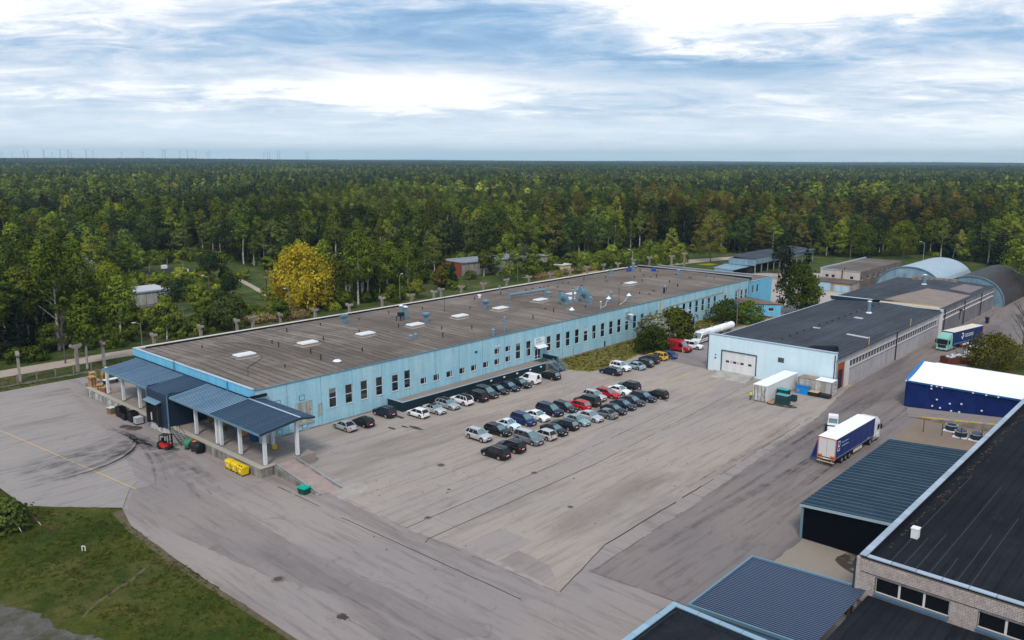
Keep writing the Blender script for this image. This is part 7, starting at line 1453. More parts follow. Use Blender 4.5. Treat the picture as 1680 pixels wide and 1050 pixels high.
# drum tanks
t = thing('fuel_tank', (52.2, 109.2, 0), 'green end drum lying in front of the dock', 'tank'); mb = MB(); mb.tube((51.6, 110.4, .75), (52.5, 110.0, .75), .72, .72, 16); mb.build('drum', pbr('mid_green_paint', (.04, .22, .12), .5), t); mb = MB(); mb.box(51.7, 52.4, 109.8, 110.6, 0, .2); mb.build('cradle', M_dark, t)
t = thing('fuel_tank', (52.3, 107.8, 0), 'black round tank with orange label beside the green drum', 'tank'); mb = MB(); mb.tube((52.3, 109.1, .8), (52.3, 106.9, .8), .75, .75, 18); mb.blob((52.3, 106.9, .8), .74, .25, .74, 14, 8); mb.build('tank_body', pbr('gloss_black_tank', (.01, .011, .013), .3), t, smooth=True, auto=40)
mb = MB(); mb.obox(52.1, 108.3, 1.55, .5, .6, .03, 0); mb.build('label', pbr('orange_label', (.7, .22, .04), .5), t); mb = MB(); mb.box(51.8, 52.8, 107.2, 107.5, 0, .3); mb.box(51.8, 52.8, 108.5, 108.8, 0, .3); mb.build('cradle', M_dark, t)
# yellow wheelie bins
M_yb = pbr('yellow_bin_plastic', (.72, .50, .01), .45, var=.08, world=False)
for i, (y, lb) in enumerate([(98.3, 'yellow wheeled bin farthest from the dock corner'), (96.75, 'yellow wheeled bin between the other two'), (95.2, 'yellow wheeled bin nearest the dock corner')]):
    t = thing('wheeled_bin', (52.15, y, 0), lb, 'bin', 'three yellow bins by the dock')
    F = lambda nm, mb, m: inst(nm, mb.mesh(nm, m), t)
    F('body', MB().hexa([(-.42, -.55, .22), (.42, -.55, .22), (.42, .55, .22), (-.42, .55, .22)], [(-.54, -.66, 1.12), (.54, -.66, 1.12), (.54, .66, 1.12), (-.54, .66, 1.12)]), M_yb)
    mb = MB(); n = 7
    for k in range(n + 1):
        a = math.pi * k / n; mb.v += [(-.57 * math.cos(a), -.70, 1.13 + .26 * math.sin(a)), (-.57 * math.cos(a), .70, 1.13 + .26 * math.sin(a))]
    for k in range(n): mb.f.append((2 * k, 2 * k + 1, 2 * k + 3, 2 * k + 2))
    mb.f += [tuple(range(0, 2 * n + 2, 2)), tuple(range(1, 2 * n + 2, 2))[::-1]]; F('lid', mb, M_yb)
    F('label', MB().box(-.50, -.47, -.1, .2, .55, .85), M_white)
    if i == 2: F('bottle_hole', MB().tube((-.35, .2, 1.3), (-.38, .2, 1.42), .1, .1, 10).tube((-.35, -.3, 1.3), (-.38, -.3, 1.42), .1, .1, 10), M_black)
    for x_ in (-.38, .38):
        for y_ in (-.48, .48): F('castor', MB().tube((x_ - .04, y_, .1), (x_ + .04, y_, .1), .1, .1, 10).box(x_ - .04, x_ + .04, y_ - .05, y_ + .05, .1, .24), M_black)
    if i < 3: del t['group']
solo(MB().obox(52.2, 99.9, .02, 1.3, .16, .12, .9), 'plank', pbr('orange_plank', (.55, .22, .03), .8), (52.2, 99.9, 0), 'orange plank lying by the first yellow bin', 'plank')
t = thing('grit_bin', (54.1, 84.1, 0), 'green grit bin with teal lid beside the dock ramp', 'bin'); inst('body', MB().hexa([(-.45, -.55, .02), (.45, -.55, .02), (.45, .55, .02), (-.45, .55, .02)], [(-.55, -.68, .8), (.55, -.68, .8), (.55, .68, .8), (-.55, .68, .8)]).mesh('body', pbr('dark_green_plastic', (.008, .07, .05), .5)), t)
inst('lid', MB().hexa([(-.6, -.72, .8), (.6, -.72, .8), (.6, .72, .8), (-.6, .72, .8)], [(-.5, -.66, .98), (.5, -.66, .98), (.5, .66, .98), (-.5, .66, .98)]).mesh('lid', pbr('teal_green_lid', (.0, .33, .24), .45)), t); t.rotation_euler = (0, 0, R(10))
# goods under the canopy
for x, y, lx, ly, h_, m_, lb in [(58.6, 103.0, .9, 1.6, 1.7, pbr('blue_container_plastic', (.01, .07, .22), .5), 'tall blue container under the canopy'), (58.6, 100.6, .9, 1.2, 1.3, pbr('pale_grey_cabinet', (.42, .45, .45), .6), 'pale grey cabinet under the canopy right of the blue container'), (58.4, 97.6, .5, .5, .6, pbr('yellow_tub', (.65, .45, .02), .5), 'small yellow tub under the canopy'), (58.3, 134, 1.0, 1.6, 1.6, M_white, 'white appliance under the far canopy'), (58.2, 131, 1.2, 2.0, 1.5, M_dark, 'dark crate under the far canopy'), (58.5, 106, .8, .8, 1.2, M_wood, 'brown box under the canopy left of the blue container')]:
    c_ = thing('storage_box', (x, y, 1.3), lb, 'box'); inst('body', MB().box(-lx / 2, lx / 2, -ly / 2, ly / 2, .1, h_).mesh('body', m_), c_); inst('base', MB().box(-lx / 2, lx / 2, -ly / 2 + .05, ly / 2 - .05, 0, .1).mesh('base', M_dark), c_); inst('lid', MB().box(-lx / 2 - .03, lx / 2 + .03, -ly / 2 - .03, ly / 2 + .03, h_, h_ + .06).mesh('lid', m_), c_)
# wheelie bin by the road, scrap skip, small tractor by the yellow bush
t = thing('wheeled_bin', (235.9, 49.0, 0), 'dark blue wheeled bin standing alone beside the grey hall', 'bin'); inst('body', MB().hexa([(-.3, -.35, .1), (.3, -.35, .1), (.3, .35, .1), (-.3, .35, .1)], [(-.4, -.42, 1.5), (.4, -.42, 1.5), (.4, .42, 1.5), (-.4, .42, 1.5)]).mesh('body', PN), t); inst('lid', MB().box(-.5, .5, -.55, .55, 1.5, 1.68).mesh('lid', PDB), t)
for y_ in (-.3, .3): inst('wheel', MB().tube((-.3, y_ - .04, .13), (-.3, y_ + .04, .13), .13, .13, 10).mesh('wheel', M_rub), t)
t = thing('skip', (184.3, 42.9, 0), 'rusty skip heaped with white sacks behind the tent', 'skip', None, R(-38)); inst('tub', MB().box(-3.1, 3.1, -1.2, -1.1, .1, 1.4).box(-3.1, 3.1, 1.1, 1.2, .1, 1.4).box(-3.1, -3.0, -1.1, 1.1, .1, 1.4).box(3.0, 3.1, -1.1, 1.1, .1, 1.4).box(-3, 3, -1.1, 1.1, .1, .2).mesh('tub', pbr('rust_red_steel', (.13, .035, .02), .8, var=.3)), t)
for k in range(26): inst('sack', MB().blob((0, 0, 0), random.uniform(.3, .5), random.uniform(.25, .4), random.uniform(.2, .32), 8, 5, False, .15).mesh('sack', pbr('white_sack', (.68, .70, .72), .8, var=.15, c2=(.25, .35, .4), s2=1.5)), t, (random.uniform(-2.4, 2.7), random.uniform(-.8, .8), random.uniform(1.1, 1.7)))
t = thing('scrap_tractor', (191.0, 41.6, 0), 'white compact machine with a cab parked against the yellow-green bush', 'machine', None, R(150)); 
inst('cab', MB().box(-.7, .7, -.7, .7, 1.2, 2.5).mesh('cab', M_cglass), t); inst('cab_roof', MB().box(-.8, .8, -.8, .8, 2.5, 2.65).mesh('cab_roof', PW), t); inst('bonnet', MB().hexa([(.7, -.6, .6), (2.3, -.6, .6), (2.3, .6, .6), (.7, .6, .6)], [(.7, -.5, 1.6), (2.2, -.45, 1.45), (2.2, .45, 1.45), (.7, .5, 1.6)]).mesh('bonnet', PW), t)
for x_, r_ in ((-.4, .6), (1.7, .42)):
    for s_ in (1, -1): wheel(t, x_, s_ * .8, r_, .3)
t = thing('concrete_ring_stack', (184.9, 40.3, 0), 'dark tyre-like ring beside the skip of white sacks', 'ring'); inst('ring', MB().tube((0, 0, 0), (0, 0, .5), .8, .8, 16).mesh('ring', M_rub), t)
t = thing('parked_car', (200.5, 40.6, .065), 'small blue car half hidden behind the yellow-green bush', 'car')
bpy.data.objects.remove(t); car('hatch', 199.5, 42.6, R(160), paint('paint_sky', (.05, .20, .40)), 'small blue car mostly hidden behind the yellow-green bush', z=.07)
# scrap cars and white vehicle behind the service block
car('sedan', 272, 89.6, R(10), PB, 'dark old car parked by the side of the service block', name='scrap_car'); car('hatch', 279, 89.3, R(-5), PR, 'red car parked along the service block side wall', name='scrap_car'); car('wagon', 263, 111, R(95), PW, 'white car parked left of the service block garages')
solo(MB().box(264, 269.5, 88.2, 91.3, 0, .9).box(265, 268, 88.5, 91, .9, 1.15), 'debris_heap', pbr('grey_debris', (.10, .09, .08), .9, var=.5), (266, 89.7, 0), 'flat heap of dark debris beside the garage corner', 'debris')
# people
def person(x, y, rz, top, legs, label, hair=(.03, .02, .015), h_=1.75, z=0.0, reach=0.0):
    t = thing('person', (x, y, z), label, 'person', None, rz)
    V = [(0, 0, .94), (0, 0, 1.18), (0, 0, 1.42), (0, 0, 1.50), (.02, 0, 1.60), (.02, 0, 1.72), (0, .10, .90), (.03, .12, .50), (0, .13, .08), (.14, .13, .04), (0, -.10, .90), (-.03, -.12, .50), (-.06, -.13, .08), (.08, -.13, .04), (0, .19, 1.40), (.03 + reach * .5, .26, 1.14), (.14 + reach, .26, .92 + reach * .4), (.2 + reach, .25, .84 + reach * .4), (0, -.19, 1.40), (.03, -.26, 1.14), (.10, -.26, .92), (.13, -.25, .84)]
    E = [(0, 1), (1, 2), (2, 3), (3, 4), (4, 5), (0, 6), (6, 7), (7, 8), (8, 9), (0, 10), (10, 11), (11, 12), (12, 13), (2, 14), (14, 15), (15, 16), (16, 17), (2, 18), (18, 19), (19, 20), (20, 21)]
    Rr = [.15, .14, .15, .06, .085, .08, .10, .065, .045, .04, .10, .065, .045, .04, .065, .048, .035, .03, .065, .048, .035, .03]
    me = bpy.data.meshes.new('body'); me.from_pydata([(a * h_ / 1.8, b * h_ / 1.8, c * h_ / 1.8) for a, b, c in V], E, []); o = bpy.data.objects.new('body', me); col.objects.link(o)
    o.modifiers.new('skin', 'SKIN'); 
    for i, r_ in enumerate(Rr): me.skin_vertices[0].data[i].radius = (r_, r_)
    me.skin_vertices[0].data[0].use_root = True
    o.modifiers.new('sub', 'SUBSURF').levels = 1; dg = bpy.context.evaluated_depsgraph_get(); m2 = bpy.data.meshes.new_from_object(o.evaluated_get(dg)); bpy.data.objects.remove(o)
    m2.materials.clear(); ms = [legs, top, pbr('skin_tone', (.45, .25, .17), .6, var=.03), pbr('dark_hair', hair, .8), M_black]
    for m in ms: m2.materials.append(m)
    k = h_ / 1.8
    for p in m2.polygons:
        c = p.center; zz_ = c.z / k; p.material_index = 4 if zz_ < .09 else (0 if zz_ < .93 and abs(c.y) < .2 * k else (3 if zz_ > 1.69 or (zz_ > 1.6 and c.x < -.02) else (2 if zz_ > 1.49 or (abs(c.y) > .2 * k and zz_ < .93) else 1))); p.use_smooth = True
    b = inst('body', m2, t)
    return t
person(130.0, 61.9, R(0), pbr('yellow_hivis', (.65, .68, .03), .6), pbr('dark_trousers', (.02, .02, .025), .8), 'person in a yellow vest and dark trousers at the white container doors', reach=.15)
person(153.1, 89.1, R(110), pbr('orange_hivis', (.80, .16, .02), .6), pbr('pale_trousers', (.5, .47, .42), .8), 'person in an orange vest standing at the red delivery van', reach=.1)
# rusty pipe frame and white marker on the lawn
t = thing('pipe_frame', (26.6, 98, .07), 'rusty low pipe rails around a bare bush on the lawn', 'railing'); M_ru = pbr('rusty_pipe', (.11, .05, .035), .8, var=.3)
mb = MB(); 
for a, b in (((25.9, 95.7), (26.5, 101)), ((27.9, 95.7), (28.4, 102.8)), ((27.9, 95.7), (28.9, 94.6))):
    mb.tube((*a, 1.0), (*b, 1.0), .05, .05, 6)
    for p in (a, b, ((a[0] + b[0]) / 2, (a[1] + b[1]) / 2)): mb.tube((*p, .05), (*p, 1.0), .045, .045, 6)
mb.build('rail', M_ru, t); mb = MB(); mb.tube((25.9, 95.72, 1.06), (26.05, 97.0, 1.06), .02, .02, 6); mb.tube((27.92, 95.9, 1.06), (28.0, 97.0, 1.06), .02, .02, 6); mb.build('white_paint_strip', M_white, t)
solo(MB().path([(29.3, 88.2, .07), (29.3, 88.2, .6), (29.5, 87.9, .6), (29.5, 87.9, .07)], .05, 6), 'marker_hoop', M_white, (29.4, 88, .07), 'small white metal hoop standing in the lawn', 'marker')
# ================================================================== VEGETATION
rng = np.random.default_rng(11)
def leafmat(name, a, b, c=None, rv=.22, tr=.15):
    m = bpy.data.materials.new(name); m.use_nodes = True; t = m.node_tree; t.nodes.clear()
    o = t.nodes.new('ShaderNodeOutputMaterial'); at_ = t.nodes.new('ShaderNodeAttribute'); at_.attribute_name = 'tone'
    cc = mixc(t, at_.outputs['Fac'], a, b); oi = t.nodes.new('ShaderNodeObjectInfo')
    if c: r2 = ramp(t, [(.55, (0, 0, 0)), (1.0, (.8, .8, .8))]); t.links.new(oi.outputs['Random'], r2.inputs[0]); cc = mixc(t, r2.outputs[0], cc, c)
    ml = math_n(t, 'FRACT', math_n(t, 'MULTIPLY', oi.outputs['Random'], 7.31)); f = math_n(t, 'ADD', math_n(t, 'MULTIPLY', ml, 2 * rv), 1 - rv)
    cb = t.nodes.new('ShaderNodeCombineColor'); [t.links.new(f, cb.inputs[i]) for i in range(3)]; cc = mixc(t, 1.0, cc, cb.outputs[0], 'MULTIPLY')
    if name not in ('grass_tufts', 'willow_leaves'):   # stands of different species and age
        g = t.nodes.new('ShaderNodeNewGeometry')
        for sc_, st_, lo, hi in ((.011, (1, 1, 0), .50, 1.45), (.0035, (1.2, 1, 0), .72, 1.25), (.09, (1, 1, 0), .72, 1.25)):
            mp = t.nodes.new('ShaderNodeMapping'); mp.inputs['Scale'].default_value = st_; t.links.new(g.outputs['Position'], mp.inputs[0]); n = t.nodes.new('ShaderNodeTexNoise'); n.inputs['Scale'].default_value = sc_; n.inputs['Detail'].default_value = 3; t.links.new(mp.outputs[0], n.inputs['Vector'])
            q = ramp(t, [(.36, (lo,) * 3), (.64, (hi,) * 3)]); t.links.new(n.outputs['Fac'], q.inputs[0]); cc = mixc(t, 1.0, cc, q.outputs[0], 'MULTIPLY')
    d = t.nodes.new('ShaderNodeBsdfDiffuse'); tl = t.nodes.new('ShaderNodeBsdfTranslucent'); t.links.new(cc, d.inputs[0]); t.links.new(cc, tl.inputs[0])
    mx = t.nodes.new('ShaderNodeMixShader'); mx.inputs[0].default_value = tr; t.links.new(d.outputs[0], mx.inputs[1]); t.links.new(tl.outputs[0], mx.inputs[2]); t.links.new(mx.outputs[0], o.inputs[0]); MATS[name] = m; return m
LM = {'birch': leafmat('birch_leaves', (.040, .066, .008), (.155, .200, .024), (.19, .20, .032), .42),
      'broad': leafmat('broad_leaves', (.020, .040, .009), (.078, .118, .024), (.115, .14, .035), .45),
      'spruce': leafmat('spruce_needles', (.007, .017, .009), (.022, .042, .018), None, .3, .05),
      'pine': leafmat('pine_needles', (.013, .026, .012), (.042, .062, .026), None, .3, .05),
      'bronze': leafmat('bronze_leaves', (.085, .070, .014), (.20, .165, .032), (.16, .17, .035), .22),
      'lime': leafmat('lime_leaves', (.11, .15, .012), (.27, .30, .03)),
      'willow': leafmat('willow_leaves', (.19, .155, .010), (.64, .49, .035), None, .05),
      'grey': leafmat('grey_green_leaves', (.08, .105, .05), (.19, .22, .11)),
      'bush': leafmat('bush_leaves', (.034, .062, .009), (.135, .19, .026), (.16, .19, .03), .3),
      'blossom': leafmat('blossom_leaves', (.07, .10, .03), (.45, .46, .36)),
      'bare': leafmat('grey_twigs', (.10, .085, .065), (.17, .15, .12)),
      'tuft': leafmat('grass_tufts', (.038, .058, .008), (.085, .092, .016), (.13, .11, .035), .3)}
M_bark = pbr('grey_bark', (.10, .085, .07), .9, var=.3, world=False); M_wbark = pbr('white_birch_bark', (.66, .64, .58), .8, var=.25, world=False, c2=(.16, .14, .12), s2=1.8); M_pbark = pbr('orange_brown_bark', (.13, .085, .06), .9, var=.3, world=False)
NRM = {}   # shading normals that point out of each leaf clump, so a clump is lit like the rounded mass it is
def setnrm(me, nv):
    nn = NRM.get(nv)
    if nn is None: return
    A = np.zeros((len(me.vertices), 3), np.float32); A[:nv] = nn; me.polygons.foreach_set('use_smooth', [True] * len(me.polygons)); me.normals_split_custom_set_from_vertices([tuple(v) for v in A])
def quads(C, rad, n, size, flat=0.0):
    C = np.asarray(C, float); k = len(C); rad = np.broadcast_to(np.asarray(rad, float), (k,)); N_ = k * n
    d = rng.normal(size=(k, n, 3)); d /= np.linalg.norm(d, axis=2, keepdims=True) + 1e-9
    p = C[:, None, :] + d * (rad[:, None, None] * (rng.random((k, n, 1)) ** .33)) * np.array([1, 1, .8]); p = p.reshape(N_, 3)
    global NRM
    cc = C.mean(axis=0); cc[2] = C[:, 2].min() * .6 + cc[2] * .4; o1 = d.reshape(N_, 3); o2 = p - cc; o2 /= np.linalg.norm(o2, axis=1, keepdims=True) + 1e-6
    nn_ = o1 * .9 + o2 * .8 + rng.normal(size=(N_, 3)) * .15; nn_ /= np.linalg.norm(nn_, axis=1, keepdims=True) + 1e-6
    gn = nn_ + rng.normal(size=(N_, 3)) * .42; gn /= np.linalg.norm(gn, axis=1, keepdims=True)     # leaves lie roughly on the clump's surface
    w_ = rng.normal(size=(N_, 3)); u = np.cross(gn, w_); u /= np.linalg.norm(u, axis=1, keepdims=True); v = np.cross(gn, u)
    s = size * rng.uniform(.6, 1.3, (N_, 1)); a, b = u * s * .5, v * s * .38
    V = np.stack([p - a - b * .6, p + a * .2 - b, p + a + b * .5, p - a * .3 + b], 1).reshape(-1, 3)
    tone = np.clip(np.repeat(rng.random(k), n) * .72 + rng.random(N_) * .28, 0, 1); NRM[len(V)] = np.repeat(nn_, 4, 0); return V, tone
def tubearr(segs, n=5):
    mb = MB()
    for p0, p1, r0, r1 in segs: mb.tube(p0, p1, r0, r1, n, cap=False)
    return mb
def treemesh(name, kind, H, W, dens=1.0, lod=0):
    """returns (crown arrays, trunk MB, trunk material)"""
    segs = []; cl = []; rd = []; bark = M_bark; q = .5; n = 22; up0 = .25
    tw = .012 * H + .04 + (.05 if kind == 'birch' else 0)
    if kind in ('birch', 'lime', 'bronze', 'poplar', 'grey', 'broad', 'willow', 'bush', 'blossom', 'round'):
        nc = int({'birch': 74, 'lime': 80, 'bronze': 78, 'poplar': 60, 'grey': 64, 'broad': 84, 'willow': 150, 'bush': 60, 'blossom': 60, 'round': 80}[kind] * dens)
        up0 = {'birch': .36, 'lime': .12, 'bronze': .16, 'poplar': .06, 'grey': .15, 'broad': .18, 'willow': .10, 'bush': .0, 'blossom': .0, 'round': .14}[kind]
        bark = M_wbark if kind in ('birch',) else M_bark
        lob = [(rng.uniform(0, 6.28), rng.uniform(up0 + .1, .95), rng.uniform(.10, .24)) for _ in range(9)]
        for _ in range(nc):
            t = up0 + (1 - up0) * rng.random() ** (.8 if kind != 'bush' else 1.1)
            s = (t - up0) / (1 - up0)
            if kind in ('birch', 'lime', 'bronze'): wv = (math.sin(math.pi * min(1, s * .93 + .07)) ** .7) * (1 - .42 * s)
            elif kind == 'poplar': wv = math.sin(math.pi * min(1, s * .9 + .08)) ** .5
            elif kind in ('willow', 'bush', 'blossom', 'round'): wv = math.sqrt(max(0.02, 1 - (s * 1.0) ** 2.2)) * (.85 + .15 * min(1, s * 5))
            else: wv = math.sin(math.pi * min(1, s * .85 + .12)) ** .6
            a = rng.uniform(0, 2 * math.pi); r = wv * W / 2 * (rng.random() ** .38)
            for la, lt, lr in lob:
                if abs((a - la + math.pi) % (2 * math.pi) - math.pi) < .6 and abs(t - lt) < .18: r *= 1 + lr
            z = H * t; x, y = r * math.cos(a), r * math.sin(a); cl.append((x, y, z)); rd.append(W * rng.uniform(.085, .15) + .25)
        lean = (rng.uniform(-.03, .03) * H, rng.uniform(-.03, .03) * H)
        if kind not in ('bush', 'blossom'):
            zt = H * .93; k_ = 5; pts = [(lean[0] * (i / k_) ** 1.5 + rng.uniform(-.1, .1) * (i > 0), lean[1] * (i / k_) ** 1.5 + rng.uniform(-.1, .1) * (i > 0), zt * i / k_) for i in range(k_ + 1)]
            if kind == 'willow': pts = pts[:3]
            for i in range(len(pts) - 1): segs.append((pts[i], pts[i + 1], tw * (1 - i / k_ * .9), tw * (1 - (i + 1) / k_ * .9)))
            for i in range(0, nc, max(1, nc // (16 if kind != 'willow' else 26))):
                c = cl[i]; zb = max(H * up0 * .8, c[2] - (math.hypot(c[0], c[1]) * 1.1)); f_ = min(1, zb / zt); segs.append(((lean[0] * f_ ** 1.5, lean[1] * f_ ** 1.5, zb), c, tw * .32 * (1.25 - f_), .03))
        else:
            for i in range(0, nc, 5): segs.append(((0, 0, 0), cl[i], .06, .02))
        if kind == 'willow':   # hanging strands
            for i in range(len(cl)):
                x, y, z = cl[i]; 
                if math.hypot(x, y) > W * .3 and rng.random() < .4:
                    for k_ in range(2): cl.append((x * 1.02, y * 1.02, z - 1.1 * (k_ + 1))); rd.append(.75)
        q = .56 if kind != 'bush' else .40; n = 30
        if kind == 'willow': q, n = .52, 34
    elif kind == 'spruce':
        L_ = int(15 * min(1.2, max(.6, H / 14)))
        for i in range(L_):
            s = i / (L_ - 1); z = H * (.10 + .88 * s); r0 = W / 2 * (1 - s) ** .85 + .12
            for k_ in range(max(2, int(9 * (1 - s) + 2))):
                a = rng.uniform(0, 6.28); r = r0 * rng.uniform(.35, 1); cl.append((r * math.cos(a), r * math.sin(a), z - r * .28)); rd.append(.32 + .10 * r0)
        segs.append(((0, 0, 0), (0, 0, H), tw, .03)); q, n = .55, 22
    elif kind == 'pine':
        for _ in range(int(38 * dens)):
            t = rng.uniform(.42, 1.0); a = rng.uniform(0, 6.28); r = W / 2 * rng.uniform(.1, 1) * (math.sin(math.pi * min(1, (t - .35) * 1.3 + .1)) ** .5); c = (r * math.cos(a), r * math.sin(a), H * t); cl.append(c); rd.append(W * .12 + .2)
            if _ % 2 == 0: segs.append(((0, 0, H * t * .86), c, .09, .03))
        segs.append(((0, 0, 0), (0, 0, H * .55), tw * 1.1, tw * .7)); segs.append(((0, 0, H * .55), (0, 0, H * .97), tw * .7, .04)); bark = M_pbark; q, n = .50, 30
    elif kind == 'bare':
        segs.append(((0, 0, 0), (0, 0, H * .5), tw, tw * .6)); segs.append(((0, 0, H * .5), (.2, .1, H * .95), tw * .6, .04))
        for _ in range(34):
            t = rng.uniform(.25, .95); a = rng.uniform(0, 6.28); r = W / 2 * rng.uniform(.4, 1) * (1 - .5 * t); e = (r * math.cos(a), r * math.sin(a), min(H * 1.02, H * t + r * 1.1)); segs.append(((0, 0, H * t * .9), e, .07, .025))
            for k_ in range(3): a2 = a + rng.uniform(-.8, .8); m_ = tuple(v * .6 for v in e[:2]) + (H * t * .9 + (e[2] - H * t * .9) * .6,); segs.append((m_, (m_[0] + .25 * r * math.cos(a2), m_[1] + .25 * r * math.sin(a2), m_[2] + .35 * r), .035, .015))
            cl.append(e); rd.append(.5)
        q, n = .16, 14
    if lod == 1:
        cl = cl[::2]; rd = [r * 1.25 for r in rd[::2]]; q *= 2.1; n = max(4, int(n * .3)); segs = segs[:5]
    V, tone = quads(cl, rd, n, q); return V, tone, tubearr(segs, 5 if lod == 0 else 3), bark
def crownmesh(name, V, tone, m):
    me = bpy.data.meshes.new(name); nf = len(V) // 4; me.vertices.add(len(V)); me.vertices.foreach_set('co', V.astype(np.float32).ravel()); me.loops.add(len(V)); me.loops.foreach_set('vertex_index', np.arange(len(V), dtype=np.int32))
    me.polygons.add(nf); me.polygons.foreach_set('loop_start', np.arange(0, len(V), 4, dtype=np.int32)); me.polygons.foreach_set('loop_total', np.full(nf, 4, dtype=np.int32))
    a = me.attributes.new('tone', 'FLOAT', 'FACE'); a.data.foreach_set('value', tone.astype(np.float32)); me.materials.append(m); me.update(calc_edges=True); setnrm(me, len(V)); return me
def joined(name, V, tone, tr, lm, bark):
    nv = len(V); nf = nv // 4; TV = np.array(tr.v, dtype=np.float32).reshape(-1, 3) if tr.v else np.zeros((0, 3), np.float32); tf = np.array(tr.f, dtype=np.int32).reshape(-1, 4) if tr.f else np.zeros((0, 4), np.int32)
    me = bpy.data.meshes.new(name); A = np.vstack([V.astype(np.float32), TV]); me.vertices.add(len(A)); me.vertices.foreach_set('co', A.ravel())
    idx = np.concatenate([np.arange(nv, dtype=np.int32), (tf + nv).ravel()]); me.loops.add(len(idx)); me.loops.foreach_set('vertex_index', idx); F = nf + len(tf)
    me.polygons.add(F); me.polygons.foreach_set('loop_start', np.arange(0, 4 * F, 4, dtype=np.int32)); me.polygons.foreach_set('loop_total', np.full(F, 4, dtype=np.int32))
    a = me.attributes.new('tone', 'FLOAT', 'FACE'); a.data.foreach_set('value', np.concatenate([tone, np.zeros(len(tf))]).astype(np.float32)); me.materials.append(lm); me.materials.append(bark)
    me.polygons.foreach_set('material_index', np.concatenate([np.zeros(nf), np.ones(len(tf))]).astype(np.int32)); me.update(calc_edges=True); setnrm(me, nv); return me
def lmk(kind): return LM[{'poplar': 'birch', 'round': 'lime'}.get(kind, kind)]
def tree(nm, kind, x, y, H, W, label, group=None, cat='tree', lm=None, dens=1.0, z=0.0):
    V, tone, tr, bark = treemesh(nm, kind, H, W, dens); t = thing(nm, (x, y, z), label, cat, group); inst('crown', crownmesh('crown', V, tone, lm or lmk(kind)), t)
    if tr.v: inst('trunk', tr.mesh('trunk', bark), t)
    return t
